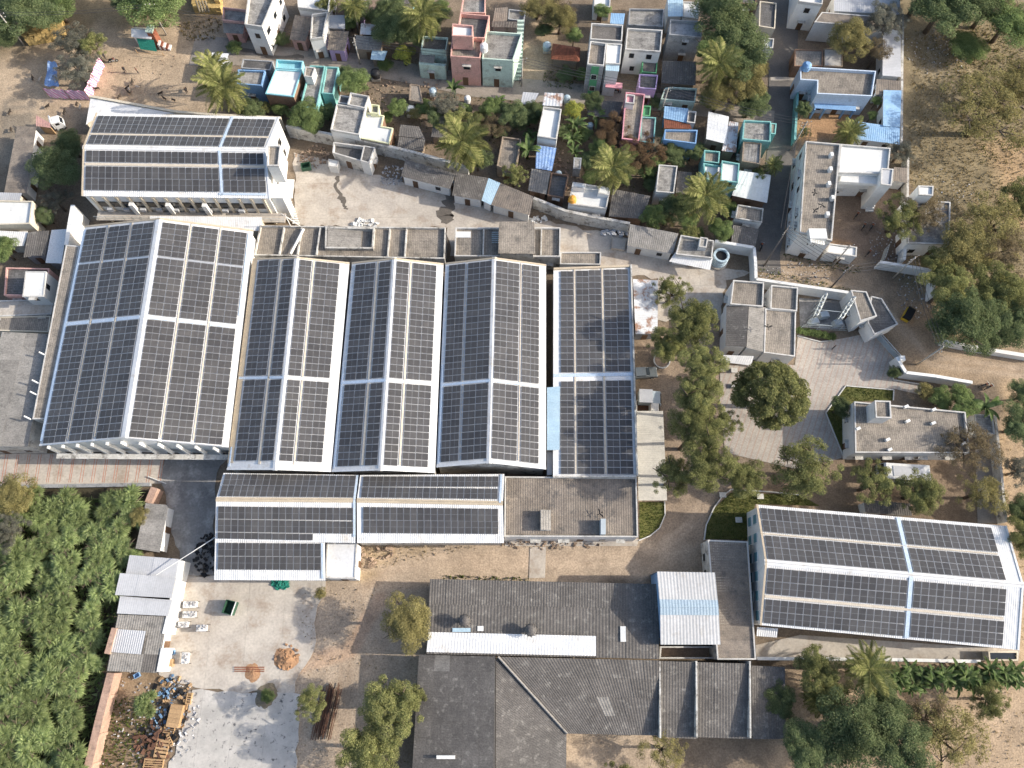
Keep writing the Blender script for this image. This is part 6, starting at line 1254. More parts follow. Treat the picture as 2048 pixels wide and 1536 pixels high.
for a in ((446, 172, 50, 9, 'big coconut palm beside the dirt square'), (846, 30, 44, 9, 'coconut palm at the top edge above the mint house'), (924, 283, 54, 8, 'middle coconut palm above the north wall'), (1226, 335, 46, 7, 'coconut palm among the brown trees'), (1412, 392, 50, 8, 'right coconut palm above the guard shed'), (1440, 128, 44, 8, 'coconut palm among the huge trees'),
          (1700, 264, 30, 4, 'short palm between the garden and the lower blue roof'), (1738, 1338, 48, 6, 'wide palm in the planted row'), (1640, 1400, 32, 3.5, 'small palm under the corner tree'), (425, 135, 34, 7, 'smaller palm behind the big coconut palm'), (1548, 330, 18, 4, 'slim palm at the side street corner'), (705, 10, 26, 7, 'palm at the top edge by the lilac house')): palm(*a)
# banana plants
def banana_leaf(seed, L=2.4, w=.27):
    r = np.random.default_rng(seed); n = 8; out = []; pts = [np.array([L * t * (1 - .15 * t), 0, L * (.62 * t - .75 * t * t)]) for t in np.linspace(0, 1, n + 1)]
    for k in range(n):
        a, b = pts[k], pts[k + 1]; wa = w * math.sin(math.pi * min(1, .08 + .92 * k / n)) ** .6 + .02; wb = w * math.sin(math.pi * min(1, .08 + .92 * (k + 1) / n)) ** .6 * (k < n - 1) + .01
        for sg in (-1, 1): out.append((a, b, b + np.array([-.03, sg * wb, wb * .35]), a + np.array([-.03, sg * wa, wa * .35])))
    return quads_mesh('leaf', np.array(out), 'leaf_banana')
BL = [banana_leaf(61), banana_leaf(62, 2.0, .30), banana_leaf(63, 2.7, .24)]
def banana(x, y, sc, label, group=None, n=10):
    c = P(x, y, 2.2 * sc); r = random.Random(int(x * 3 + y)); base = Vector((c.x, c.y, 0)); th = T('banana_plant', label, 'banana plant', base, group); top = 2.0 * sc
    th.geo('stem', tube([base, base + Vector((0, 0, top))], [.16 * sc, .10 * sc], 7), 'leaf_banana', smooth=True)
    for k in range(n):
        o = link('leaf', BL[k % 3], th.o); o.location = (0, 0, top - .1 * (k % 3)); s = sc * r.uniform(.75, 1.15); o.scale = (s, s, s); o.rotation_euler = (r.uniform(-.2, .2), -RAD(r.uniform(5, 45)), k * 2.399 + r.uniform(-.3, .3))
for x, y, s, l in ((994, 208, 1.2, 'banana plant left of the grey street hut'), (908, 178, 1.0, 'banana plant on the street by the blue tub'), (1150, 250, 1.2, 'banana plant just below the yellow flowers'), (1145, 278, 1.1, 'banana plant right of the bright terrace house'), (1192, 232, 1.0, 'banana plant below the thatched street hut'), (1150, 305, .9, 'lowest banana plant right of the bright terrace house'), (1056, 298, 1.3, 'banana plant left of the blue tarpaulin hut'), (640, 232, .9, 'banana plant behind the compound wall'), (1972, 815, 1.5, 'banana plant beside the concrete ramp room'), (1060, 270, .9, 'banana plant left of the bright terrace house')): banana(x, y, s, l)
ordn = ('first', 'second', 'third', 'fourth', 'fifth', 'sixth', 'seventh', 'eighth', 'ninth', 'tenth', 'eleventh', 'twelfth')
for k in range(12):
    banana(1775 + k * 23 + random.uniform(-4, 4), 1346 + random.uniform(-10, 8), random.uniform(.8, 1.0), f'{ordn[k]} banana plant from the left at the back of the planted row', 'banana plants in the planted row', 11)
    banana(1770 + k * 24 + random.uniform(-4, 4), 1368 + random.uniform(-8, 8), random.uniform(.7, .95), f'{ordn[k]} banana plant from the left at the front of the planted row', 'banana plants in the planted row', 11)
    tree('dark', 1762 + k * 24 + random.uniform(-5, 5), 1356 + random.uniform(-6, 6), 15, 2.4, f'{ordn[k]} leafy shrub from the left between the banana plants of the planted row', 'shrubs in the planted row', 'shrub')

rb = random.Random(77)
for x, y, rpx, h in [(470, 95, 12, 2.4), (640, 8, 14, 3), (700, 45, 14, 3), (745, 40, 14, 3), (770, 130, 12, 2), (860, 60, 12, 3), (880, 20, 16, 4), (1075, 20, 18, 2.5), (1090, 60, 14, 2), (1130, 150, 14, 2), (1165, 150, 12, 2), (1060, 235, 16, 3), (1040, 245, 14, 2.5), (1020, 225, 14, 3), (960, 240, 18, 3), (1000, 262, 12, 2.5), (1130, 262, 12, 2.5), (1165, 270, 14, 2.5), (1175, 320, 14, 2.5), (1205, 280, 16, 3), (1180, 355, 12, 2), (1245, 350, 16, 3), (1300, 365, 14, 2.5), (1330, 440, 14, 2.5), (1375, 440, 16, 3), (1395, 470, 12, 2.2), (1460, 420, 14, 2.5), (1400, 300, 12, 2.5), (1350, 320, 16, 3), (1310, 205, 10, 2), (1420, 200, 16, 3), (1500, 220, 16, 3), (830, 225, 12, 2), (775, 235, 10, 2), (850, 215, 14, 2.5), (930, 220, 12, 2.2), (690, 145, 12, 2.5), (655, 225, 14, 3), (560, 215, 14, 2.5), (530, 215, 12, 2.5), (1510, 190, 14, 3), (1525, 140, 12, 3), (560, 80, 14, 1.8), (1610, 265, 10, 1.5)]:
    tree(rb.choice(['dark', 'bright', 'bright', 'olive', 'dark', 'neemthin']), x, y, rpx * 1.35, h, 'scrubby green bush growing between the village houses', 'scrubby bushes between the village houses', 'bush')
# ================================================================== vehicles and small things
def prof(profile, y0, y1, o, R):
    """side profile (x,z) pulled across y."""
    n = len(profile); V = [o + R @ Vector((x, y0, z)) for x, z in profile] + [o + R @ Vector((x, y1, z)) for x, z in profile]
    return V, [tuple(reversed(range(n))), tuple(range(n, 2 * n))] + [(i, (i + 1) % n, n + (i + 1) % n, n + i) for i in range(n)]
def wheel(th, o, R, x, y, r, w_=.22):
    n = 14; wv = th.geo('wheel', tube([o + R @ Vector((x, y - w_ / 2, r)), o + R @ Vector((x, y + w_ / 2, r))], r, n), 'rubber'); sg = 1 if y > 0 else -1
    th.geo('rim', tube([o + R @ Vector((x, y + sg * w_ * .3, r)), o + R @ Vector((x, y + sg * (w_ / 2 + .02), r))], r * .55, 10), 'galv', wv)
def lbox(th, name, o, R, x0, x1, y0, y1, z0, z1, mat, parent=None): return th.geo(name, obox(o + R @ Vector(((x0 + x1) / 2, (y0 + y1) / 2, (z0 + z1) / 2)), R, x1 - x0, y1 - y0, z1 - z0), mat, parent)
def bus():
    a, b = P(1766, 940, 3), P(1863, 946, 3); d = (a - b); d.z = 0; L = d.length; o = (a + b) / 2; o.z = 0; R = rotz(math.atan2(d.y, d.x)); h = L / 2; th = T('bus', 'white bus parked under the trees by the office', 'bus', o)
    th.geo('body', prof([(-h, .45), (h, .45), (h, 1.6), (h - .35, 2.75), (h - .6, 2.9), (-h + .15, 2.9), (-h, 2.7)], -1.2, 1.2, o, R), 'bus_white')
    th.geo('windscreen', prof([(h + .01, 1.6), (h - .33, 2.7), (h - .40, 2.7), (h - .06, 1.6)], -1.1, 1.1, o, R), 'glass_dark')
    for k in range(6):
        for sg in (-1, 1): lbox(th, 'window', o, R, -h + .5 + k * (L - 1.6) / 6, -h + .4 + (k + 1) * (L - 1.6) / 6 - .1, sg * 1.2 - .02, sg * 1.2 + .02, 1.55, 2.35, 'glass_dark')
    lbox(th, 'roof_rack', o, R, -h + 1, h - 1.6, -.8, .8, 2.9, 2.98, 'sheet_grey'); lbox(th, 'rear_window', o, R, -h - .02, -h + .02, -.9, .9, 1.6, 2.4, 'glass_dark'); lbox(th, 'bumper', o, R, h, h + .12, -1.15, 1.15, .45, .75, 'iron')
    for sg in (-1, 1):
        lbox(th, 'headlight', o, R, h, h + .04, sg * .85 - .15, sg * .85 + .15, .9, 1.1, 'galv')
        for x in (-h * .6, h * .62): wheel(th, o, R, x, sg * 1.1, .45)
bus()
def truck(label, xa, ya, xb, yb, boxed, name='truck', cat='truck', mat='truck_grey', w=1.05):
    a, b = P(xa, ya, 1.5), P(xb, yb, 1.5); d = b - a; d.z = 0; L = d.length; o = (a + b) / 2; o.z = 0; R = rotz(math.atan2(d.y, d.x)); h = L / 2; th = T(name, label, cat, o); cab = 1.5
    lbox(th, 'chassis', o, R, -h, h - .1, -.45, .45, .5, .7, 'iron')
    th.geo('cab', prof([(h - cab, .5), (h, .5), (h, 1.3), (h - .35, 2.05), (h - cab, 2.1)], -w + .05, w - .05, o, R), mat); th.geo('windscreen', prof([(h + .01, 1.32), (h - .33, 2.0), (h - .39, 2.0), (h - .05, 1.32)], -w + .2, w - .2, o, R), 'glass_dark')
    if boxed: lbox(th, 'cargo_box', o, R, -h, h - cab - .1, -w, w, .75, 2.5, mat); lbox(th, 'roof_edge', o, R, -h - .03, h - cab - .07, -w - .03, w + .03, 2.5, 2.56, 'sheet_grey')
    else:
        lbox(th, 'bed_floor', o, R, -h, h - cab - .1, -w, w, .72, .85, 'rust')
        for y in (-w, w): lbox(th, 'side_board', o, R, -h, h - cab - .1, y - .04, y + .04, .85, 1.35, mat)
        for x in (-h, h - cab - .12): lbox(th, 'end_board', o, R, x - .04, x + .04, -w + .05, w - .05, .86, 1.34, mat)
    for sg in (-1, 1):
        lbox(th, 'headlight', o, R, h, h + .03, sg * .75 - .12, sg * .75 + .12, .7, .9, 'galv'); lbox(th, 'side_window', o, R, h - 1.2, h - .55, sg * (w - .05) - .02, sg * (w - .05) + .02, 1.4, 1.9, 'glass_dark')
        for x in (-h * .6, h * .6): wheel(th, o, R, x, sg * (w - .18), .38)
truck('grey box truck parked between the single slope shed and the trees', 1277, 795, 1323, 797, True); truck('open backed brown truck beside the grey box truck', 1274, 812, 1320, 814, False, mat='cloth_white')
def pickup():
    a, b = P(1270, 746, .9), P(1304, 744, .9); d = b - a; d.z = 0; L = 4.4; o = (a + b) / 2; o.z = 0; R = rotz(math.atan2(d.y, d.x)); h = L / 2; th = T('car', 'dark grey car parked against the single slope shed', 'car', o)
    th.geo('body', prof([(-h, .35), (h, .35), (h + .02, .7), (h - .1, .9), (h - 1.2, 1.0), (-h + .5, 1.02), (-h, .95)], -.85, .85, o, R), 'car_grey'); th.geo('cabin', prof([(h - 1.25, 1.0), (h - 1.95, 1.5), (-h + .9, 1.52), (-h + .2, 1.02)], -.72, .72, o, R), 'car_grey')
    th.geo('windscreen', prof([(h - 1.3, 1.02), (h - 1.92, 1.47), (h - 1.86, 1.5), (h - 1.22, 1.03)], -.66, .66, o, R), 'glass_dark'); th.geo('rear_window', prof([(-h + .26, 1.08), (-h + .86, 1.5), (-h + .80, 1.53), (-h + .2, 1.1)], -.64, .64, o, R), 'glass_dark')
    for sg in (-1, 1):
        lbox(th, 'side_window', o, R, -h + 1.0, h - 1.95, sg * .73 - .01, sg * .73 + .01, 1.08, 1.42, 'glass_dark'); lbox(th, 'headlight', o, R, h - .04, h + .03, sg * .6 - .15, sg * .6 + .15, .6, .78, 'galv')
        for x in (-h * .58, h * .62): wheel(th, o, R, x, sg * .78, .31, .18)
pickup()
def auto():
    a, b = P(1811, 638, .9), P(1822, 618, .9); d = b - a; d.z = 0; o = (a + b) / 2; o.z = 0; R = rotz(math.atan2(d.y, d.x)); th = T('auto_rickshaw', 'yellow and black three wheeled taxi on the lane', 'rickshaw', o)
    th.geo('body', prof([(-1.2, .3), (.9, .3), (1.3, .55), (1.1, 1.0), (.6, 1.05), (-1.2, 1.0)], -.6, .6, o, R), 'auto_yellow'); th.geo('canopy', prof([(-1.2, 1.0), (-1.25, 1.6), (-1.0, 1.75), (.7, 1.72), (1.0, 1.55), (.95, 1.5), (.6, 1.62), (-1.0, 1.65), (-1.1, 1.0)], -.62, .62, o, R), 'black')
    th.geo('windscreen', prof([(1.1, 1.0), (.98, 1.5), (.94, 1.5), (1.05, 1.0)], -.5, .5, o, R), 'glass_dark'); wheel(th, o, R, 1.0, .0, .24, .12); wheel(th, o, R, -.8, .5, .24, .12); wheel(th, o, R, -.8, -.5, .24, .12)
auto()
def bike(x, y, ang, label, group=None):
    o = P(x, y, 0); R = rotz(ang); th = T('motorbike', label, 'motorbike', o, group)
    for q in (-.62, .62): wheel(th, o, R, q, 0, .29, .1)
    th.geo('frame', tube([o + R @ Vector(p) for p in ((-.62, 0, .3), (-.3, 0, .65), (.3, 0, .7), (.5, 0, .95), (.62, 0, .3))], .05, 6), 'iron'); lbox(th, 'seat', o, R, -.65, .1, -.13, .13, .72, .82, 'black'); th.geo('fuel_tank', prof([(.08, .7), (.45, .72), (.4, .95), (.12, .9)], -.14, .14, o, R), 'tile_red')
    th.geo('handlebar', tube([o + R @ Vector((.42, -.35, 1.02)), o + R @ Vector((.5, 0, .98)), o + R @ Vector((.42, .35, 1.02))], .025, 5), 'galv'); lbox(th, 'engine', o, R, -.2, .25, -.12, .12, .28, .6, 'galv')
for x, y, a, l in ((1725, 455, 1.0, 'left of the two motorbikes under the courtyard tree'), (1741, 456, 1.0, 'right of the two motorbikes under the courtyard tree'), (1711, 433, .9, 'motorbike standing alone in the middle of the courtyard'), (1735, 508, .8, 'motorbike near the box room of the big white house'), (1521, 495, 1.3, 'motorbike with a white box in the shade of the side street'), (1965, 772, .3, 'left motorbike at the end of the garden wall'), (1974, 776, .5, 'right motorbike at the end of the garden wall'), (228, 124, .2, 'motorbike beside the striped tent'), (1232, 186, .1, 'motorbike in front of the house with the rose balcony')): bike(x, y, a, l)
# people and animals (one skinned body each)
def skin_mesh(name, verts, edges, radii, mat, sub=1):
    me = bpy.data.meshes.new(name); me.from_pydata(verts, edges, []); o = bpy.data.objects.new(name, me); COL.objects.link(o); md = o.modifiers.new('s', 'SKIN'); md.use_smooth_shade = True
    for i, r_ in enumerate(radii): me.skin_vertices[0].data[i].radius = (r_, r_) if not isinstance(r_, tuple) else r_
    me.skin_vertices[0].data[0].use_root = True; s_ = o.modifiers.new('u', 'SUBSURF'); s_.levels = sub; s_.render_levels = sub
    dg = bpy.context.evaluated_depsgraph_get(); out = bpy.data.meshes.new_from_object(o.evaluated_get(dg)); out.name = name; bpy.data.objects.remove(o); out.materials.clear(); out.materials.append(MATS[mat]); return out
def clothmat(name, shirt, pants):
    m = bpy.data.materials.new(name); m.use_nodes = True; N, L = m.node_tree.nodes, m.node_tree.links; b = N["Principled BSDF"]; b.inputs["Roughness"].default_value = .85
    tc = N.new("ShaderNodeTexCoord"); sx = N.new("ShaderNodeSeparateXYZ"); L.new(tc.outputs["Object"], sx.inputs[0]); mr = N.new("ShaderNodeMath"); mr.operation = 'DIVIDE'; mr.inputs[1].default_value = 1.7; L.new(sx.outputs[2], mr.inputs[0])
    cr = N.new("ShaderNodeValToRGB"); cr.color_ramp.interpolation = 'CONSTANT'; e = cr.color_ramp.elements; e[0].color = (.12, .07, .045, 1); e[1].position = .04; e[1].color = rgb(pants)
    for p, c in ((.54, shirt), (.83, (.14, .075, .045)), (.945, (.01, .009, .008))): q = e.new(p); q.color = rgb(c)
    L.new(mr.outputs[0], cr.inputs[0]); L.new(cr.outputs[0], b.inputs[0]); MATS[name] = m
clothmat('clothes_dark', (.03, .03, .035), (.02, .02, .025)); clothmat('clothes_brown', (.16, .07, .05), (.03, .03, .04)); clothmat('clothes_pale', (.50, .50, .48), (.06, .06, .08))
HV = [(0, 0, .92), (0, 0, 1.15), (0, 0, 1.38), (0, 0, 1.47), (0, .01, 1.55), (0, .015, 1.66), (.16, 0, 1.38), (.21, .03, 1.12), (.20, .10, .88), (.20, .12, .80), (-.16, 0, 1.38), (-.22, -.03, 1.12), (-.22, -.02, .86), (-.22, -.01, .78), (.09, 0, .86), (.10, .06, .48), (.10, .02, .08), (.10, .14, .04), (-.09, 0, .86), (-.10, -.05, .48), (-.11, -.12, .08), (-.11, 0, .04), (0, .06, 1.60)]
HE = [(0, 1), (1, 2), (2, 3), (3, 4), (4, 5), (2, 6), (6, 7), (7, 8), (8, 9), (2, 10), (10, 11), (11, 12), (12, 13), (0, 14), (14, 15), (15, 16), (16, 17), (0, 18), (18, 19), (19, 20), (20, 21), (4, 22)]
HR = [.13, .12, .14, .055, .085, .07, .06, .045, .035, .03, .06, .045, .035, .03, .085, .06, .045, .035, .085, .06, .045, .035, .05]
PM = {k: skin_mesh('person', HV, HE, HR, k) for k in ('clothes_dark', 'clothes_brown', 'clothes_pale')}
for x, y, a, k, l in ((252, 145, .3, 'clothes_dark', 'person in dark clothes standing on the left in the dirt square'), (277, 147, 2, 'clothes_brown', 'person in brown standing on the right in the dirt square'), (212, 118, 1, 'clothes_dark', 'person standing beside the motorbike at the striped tent'), (1800, 1414, 1, 'clothes_dark', 'person walking on the sand below the planted row'), (1040, 166, .4, 'clothes_pale', 'person in pale clothes by the street corner'), (375, 187, .5, 'clothes_dark', 'person in the shade beside the palm'), (800, 1362, 1, 'clothes_pale', 'person in pale clothes in the shade of the dark shed'), (1664, 698, .5, 'clothes_dark', 'person crossing the paved court')):
    o = link('person', PM[k]); o.location = P(x, y, 0); o.rotation_euler = (0, 0, a); tag(o, l, 'person')
GV = [(-.32, 0, .52), (0, 0, .54), (.30, 0, .55), (.45, 0, .68), (.52, 0, .80), (.66, 0, .76), (.28, .10, .45), (.29, .11, .25), (.28, .11, .03), (.28, -.10, .45), (.31, -.11, .25), (.32, -.11, .03), (-.32, .10, .45), (-.37, .11, .27), (-.33, .11, .03), (-.32, -.10, .45), (-.37, -.11, .27), (-.35, -.11, .03), (-.44, 0, .62), (.50, .08, .84), (.50, -.08, .84)]
GE = [(0, 1), (1, 2), (2, 3), (3, 4), (4, 5), (2, 6), (6, 7), (7, 8), (2, 9), (9, 10), (10, 11), (0, 12), (12, 13), (13, 14), (0, 15), (15, 16), (16, 17), (0, 18), (4, 19), (4, 20)]
GR = [.15, .17, .16, .09, .08, .045, .06, .035, .025, .06, .035, .025, .07, .04, .025, .07, .04, .025, .025, .02, .02]
GM = {k: skin_mesh('goat', GV, GE, GR, k) for k in ('goat_dark', 'goat_pale')}
rg_ = random.Random(4)
for i, (x, y, pale) in enumerate(((266, 168, 0), (256, 179, 0), (260, 188, 0), (240, 197, 0), (322, 190, 0), (331, 200, 0), (349, 203, 0), (374, 182, 0), (156, 211, 0), (163, 218, 1), (196, 180, 0), (68, 160, 0), (83, 162, 1), (97, 216, 0), (131, 228, 0), (277, 177, 1), (260, 181, 1), (400, 118, 0), (25, 262, 0), (22, 228, 0))):
    o = link('goat', GM['goat_pale' if pale else 'goat_dark']); o.location = P(x, y, 0); o.rotation_euler = (0, 0, rg_.uniform(0, 6.28)); o.scale = (1.0,) * 3; tag(o, 'pale goat standing on the bare ground near the striped tent' if pale else 'dark goat standing on the bare ground near the striped tent', 'goat', 'pale goats of the herd' if pale else 'dark goats of the herd')
# big drum tank and other tanks
th = T('water_tank', 'big pale blue drum tank with an open black top', 'water tank', P(1440, 527)); c = P(1440, 516, 1.5)
th.geo('plinth', cyl(c, 1.6, 0, .4, 20), 'concrete'); th.geo('drum', lathe(c, [(1.35, .4), (1.4, .9), (1.32, 1.0), (1.4, 1.6), (1.32, 1.7), (1.35, 2.5), (1.3, 2.6), (1.0, 2.6), (.95, 2.2)], 22), 'tank_blue'); th.geo('water', flat([c + Vector((math.cos(k * .4) * 1.0, math.sin(k * .4) * 1.0, 0)) for k in range(16)], 2.2), 'black')
for x, y, r_, mt, l in ((822, 220, .9, 'tank_white', 'white tub with a black top in the village yard'), (866, 183, .7, 'tank_blue', 'blue tub by the banana plant on the street'), (751, 147, .9, 'tank_black', 'dark water tank on the street by the round green tree'), (1094, 92, .8, 'tank_blue', 'pale blue tank on a stand left of the tiled hut'), (935, 198, .6, 'tank_white', 'white tub below the street'), (1134, 197, .6, 'tank_blue', 'blue tub beside the streaked sheet roof'), (1180, 252, .6, 'tank_blue', 'blue tub among the banana plants'), (1471, 444, .45, 'tank_white', 'small white drum by the small grey flat roof'), (1117, 349, .6, 'tank_blue', 'pale blue tub in the dark yard room')):
    c = P(x, y, 1.2); th = T('water_tub', l, 'water tank', (c.x, c.y, 0)); th.geo('stand', box(c, (1, 0), (0, 1), r_ * 1.8, r_ * 1.8, 0, .5), 'concrete'); th.geo('tub', lathe(c, [(r_ * .9, .5), (r_, 1.0), (r_ * .95, 1.6), (r_ * .5, 1.85), (.001, 1.9)], 16), mt)
# planter ring
c = P(1323, 722); th = T('planter', 'round white planter ring at the foot of a tree', 'planter', c); rp = [c + Vector((math.cos(k * math.pi / 12) * 1.35, math.sin(k * math.pi / 12) * 1.35, 0)) for k in range(24)]
th.geo('ring_wall', ring(rp, .16, 0, .45), 'kerb_white'); th.geo('soil', flat(inset(ccw(rp), .1), .35), 'rubble')
# switchyard
th = T('switchyard', 'steel gantries of the electric switchyard behind the hedge', 'switchyard', P(1650, 640)); th.geo('pad', flat(PX([(1598, 596), (1690, 602), (1690, 660), (1600, 655)], 0), .03), 'concrete_dark')
for gx in ((1612, 652, 1630, 612), (1660, 658, 1685, 618)):
    a, b = P(gx[0], gx[1], 0), P(gx[2], gx[3], 0)
    for k in range(4):
        q = a.lerp(b, k / 3); g_ = th.geo('post', join(*[tube([q + Vector((dx, 0, 0)), q + Vector((dx, 0, 4.6))], .045, 5) for dx in (-.25, .25)]), 'galv')
        for m_ in range(5): th.geo('brace', tube([q + Vector((-.25 if m_ % 2 else .25, 0, .5 + m_ * .8)), q + Vector((.25 if m_ % 2 else -.25, 0, 1.3 + m_ * .8))], .03, 4), 'galv', g_)
    for zz in (4.0, 4.5):
        for dx in (-.3, .3): th.geo('beam', tube([a + Vector((dx, 0, zz)), b + Vector((dx, 0, zz))], .06, 5), 'galv')
    for k in range(6): q = a.lerp(b, k / 5); th.geo('insulator', lathe(q, [(.08, 4.55), (.16, 4.65), (.08, 4.75), (.16, 4.85), (.06, 5.0)], 8), 'white_paint')
for t in (.15, .85):
    a, b = P(1612, 652, 4.5).lerp(P(1630, 612, 4.5), t), P(1660, 658, 4.5).lerp(P(1685, 618, 4.5), t); th.geo('busbar', tube([a, b], .05, 5), 'galv')
for x, y in ((1625, 645), (1645, 632), (1672, 648)): q = P(x, y, .6); t_ = th.geo('transformer', box(q, (1, .2), (-.2, 1), 1.2, .9, .05, 1.5), 'truck_grey'); th.geo('fin', box(q + Vector((.75, 0, 0)), (1, .2), (-.2, 1), .2, .8, .2, 1.3), 'sheet_grey', t_)
for x in (1598, 1632, 1678): th.geo('fence_post', tube([P(x, 660), P(x, 660) + Vector((0, 0, 2.2))], .05, 5), 'galv')
for zz in (.6, 1.4, 2.1): th.geo('fence_rail', tube([P(1598, 660) + Vector((0, 0, zz)), P(1690, 664) + Vector((0, 0, zz))], .03, 4), 'galv')
# gates
def gate(label, pa, pb, h, mat, n=10):
    a, b = P(*pa, 0), P(*pb, 0); d = b - a; l_ = d.length; d.normalize(); s = Vector((-d.y, d.x, 0)); th = T('gate', label, 'gate', (a + b) / 2)
    for zz in (.15, h * .5, h - .1): th.geo('rail', box((a + b) / 2, d, s, l_, .07, zz, zz + .08), mat)
    for k in range(n + 1): th.geo('bar', box(a.lerp(b, k / n), d, s, .05, .05, .1, h), mat)
    th.geo('sheet', box((a + b) / 2 + s * .04, d, s, l_ - .1, .02, .2, h * .75), mat)
gate('wide white steel gate between the guard room and the garden wall', (1752, 676), (1797, 727), 2.0, 'truck_grey', 18); gate('open grey steel gate of the courtyard', (1759, 528), (1768, 500), 2.2, 'galv', 6)
solo('gate_pillar', 'white gate pillar at the start of the garden wall', 'pillar', box(P(1797, 722, 1.4), (1, 0), (0, 1), .8, .8, 0, 2.8), 'white_paint')
# poles and wires
POLE = {}
def pole(key, x, y, h, label, mat='pole_conc', arm=True, a=0.0, lean_=(0, 0)):
    b = P(x, y, 0); t = b + Vector((lean_[0], lean_[1], h)); th = T('power_pole', label, 'pole', b); th.geo('shaft', tube([b, t], [.15, .10], 8), mat, smooth=True)
    POLE[key] = t
    if arm:
        d = Vector((math.cos(a), math.sin(a), 0))
        for zz, l_ in ((-.3, .9), (-1.1, .7)):
            cr = th.geo('cross_arm', tube([t + Vector((0, 0, zz)) - d * l_, t + Vector((0, 0, zz)) + d * l_], .05, 5), 'iron')
            for k in (-1, 0, 1): th.geo('insulator', lathe(t + d * l_ * .9 * k, [(.04, t.z + zz), (.07, t.z + zz + .1), (.03, t.z + zz + .2)], 6), 'white_paint', cr)
pole('a', 333, 70, 7.5, 'white concrete pole at the dirt square'); pole('b', 49, 91, 8, 'white concrete pole beside the straw stack'); pole('c', 1665, 531, 7, 'concrete pole in front of the low white box room', a=.3); pole('d', 1661, 576, 7.5, 'dark steel pole on the verge behind the switchyard', 'iron', a=.6)
pole('e', 1786, 556, 7.5, 'concrete pole beside the open grey gate', a=.5); pole('f', 1834, 729, 8, 'concrete pole on the lane below the field wall', a=1.2); pole('g', 1528, 532, 9, 'tall dark pole at the corner of the compound', 'iron', a=.9, lean_=(1.0, 2.0)); pole('h', 1581, 300, 8, 'pole in the shade of the side street', a=.2); pole('i', 720, 128, 6.5, 'thin pole in front of the ribbed roof hut', a=1.4); pole('j', 1043, 172, 7, 'pole at the corner of the dirt lane', a=.4); pole('k', 1320, 232, 7.5, 'pole between the blue street roof and the rose pink house', a=.4)
def wires(k1, k2, n=3, sag=.7):
    a, b = POLE[k1], POLE[k2]; th = T('overhead_wires', f'overhead wires strung between {WN[k1]} and {WN[k2]}', 'wires', (a + b) / 2); d = (b - a); s = Vector((-d.y, d.x, 0)).normalized()
    for i in range(n):
        o = s * (i - (n - 1) / 2) * .6; pts = [a.lerp(b, t / 8) + o + Vector((0, 0, -.3 - sag * 4 * (t / 8) * (1 - t / 8))) for t in range(9)]; th.geo('wire', tube(pts, .028, 4, False), 'wire')
WN = {'a': 'the square pole', 'b': 'the straw stack pole', 'c': 'the box room pole', 'd': 'the verge pole', 'e': 'the gate pole', 'f': 'the lane pole', 'g': 'the tall dark corner pole', 'h': 'the side street pole', 'i': 'the thin hut pole', 'j': 'the dirt lane pole', 'k': 'the rose house pole'}
wires('a', 'b', 2); wires('g', 'h', 4); wires('g', 'd', 4); wires('g', 'c', 2); wires('d', 'e', 3); wires('e', 'f', 3); wires('h', 'k', 3); wires('k', 'j', 3); wires('j', 'i', 3); wires('i', 'a', 2)
# west yard things
def crate_table(x, y, w_, l_, h, label, mat='white_paint', top='litter', name='stacking_tray', ang=0.02, cat='tray'):
    o = P(x, y, h); o.z = 0; R = rotz(ang); th = T(name, label, cat, o)
    for sx in (-1, 1):
        for sy in (-1, 1): lbox(th, 'leg', o, R, sx * w_ / 2 - .05, sx * w_ / 2 + .05, sy * l_ / 2 - .05, sy * l_ / 2 + .05, 0, h, 'iron')
    lbox(th, 'tray', o, R, -w_ / 2, w_ / 2, -l_ / 2, l_ / 2, h - .35, h - .02, mat); rq = random.Random(int(x)); gs = []
    for k in range(14): gs.append(obox(o + R @ Vector((rq.uniform(-.42, .42) * w_, rq.uniform(-.38, .38) * l_, h + .06)), Matrix.Rotation(rq.uniform(0, 3), 3, 'Z') @ Matrix.Rotation(rq.uniform(-.4, .4), 3, 'X'), .28, .2, .16))
    th.geo('load', join(*gs), top)
for x, y, w_, l_, h, l in ((380, 1209, 2.0, .9, .9, 'upper white loaded tray in the pale yard'), (378, 1229, 1.9, .9, .9, 'second white loaded tray in the pale yard'), (366, 1249, 1.5, .8, .9, 'green legged loaded tray in the pale yard'), (403, 1256, 1.5, .9, 1.3, 'separate white tray right of the three loaded ones'), (370, 1316, 1.0, 1.5, 1.2, 'white tray standing beside the wooden table')): crate_table(x, y, w_, l_, h, l)
o = P(460, 1215, 1.0); o.z = 0; R = rotz(-.25); th = T('skip', 'open dark green steel skip in the pale yard', 'skip', o)
for a0 in ((-.75, .75, -.95, -.87), (-.75, .75, .87, .95), (-.75, -.67, -.87, .87), (.67, .75, -.87, .87)): lbox(th, 'side_wall', o, R, *a0, .2, 1.5, 'bin_green')
lbox(th, 'floor', o, R, -.7, .7, -.9, .9, .2, .28, 'bin_green'); lbox(th, 'rim', o, R, .66, .80, -1.0, 1.0, 1.5, 1.58, 'white_paint')
o = P(612, 333, .6); o.z = 0; R = rotz(.2); th = T('skip', 'small green bin by the pump house', 'skip', o)
for a0 in ((-.8, .8, -.6, -.52), (-.8, .8, .52, .6), (-.8, -.72, -.52, .52), (.72, .8, -.52, .52)): lbox(th, 'side_wall', o, R, *a0, .1, 1.0, 'bin_green')
lbox(th, 'floor', o, R, -.75, .75, -.55, .55, .1, .2, 'bin_green')
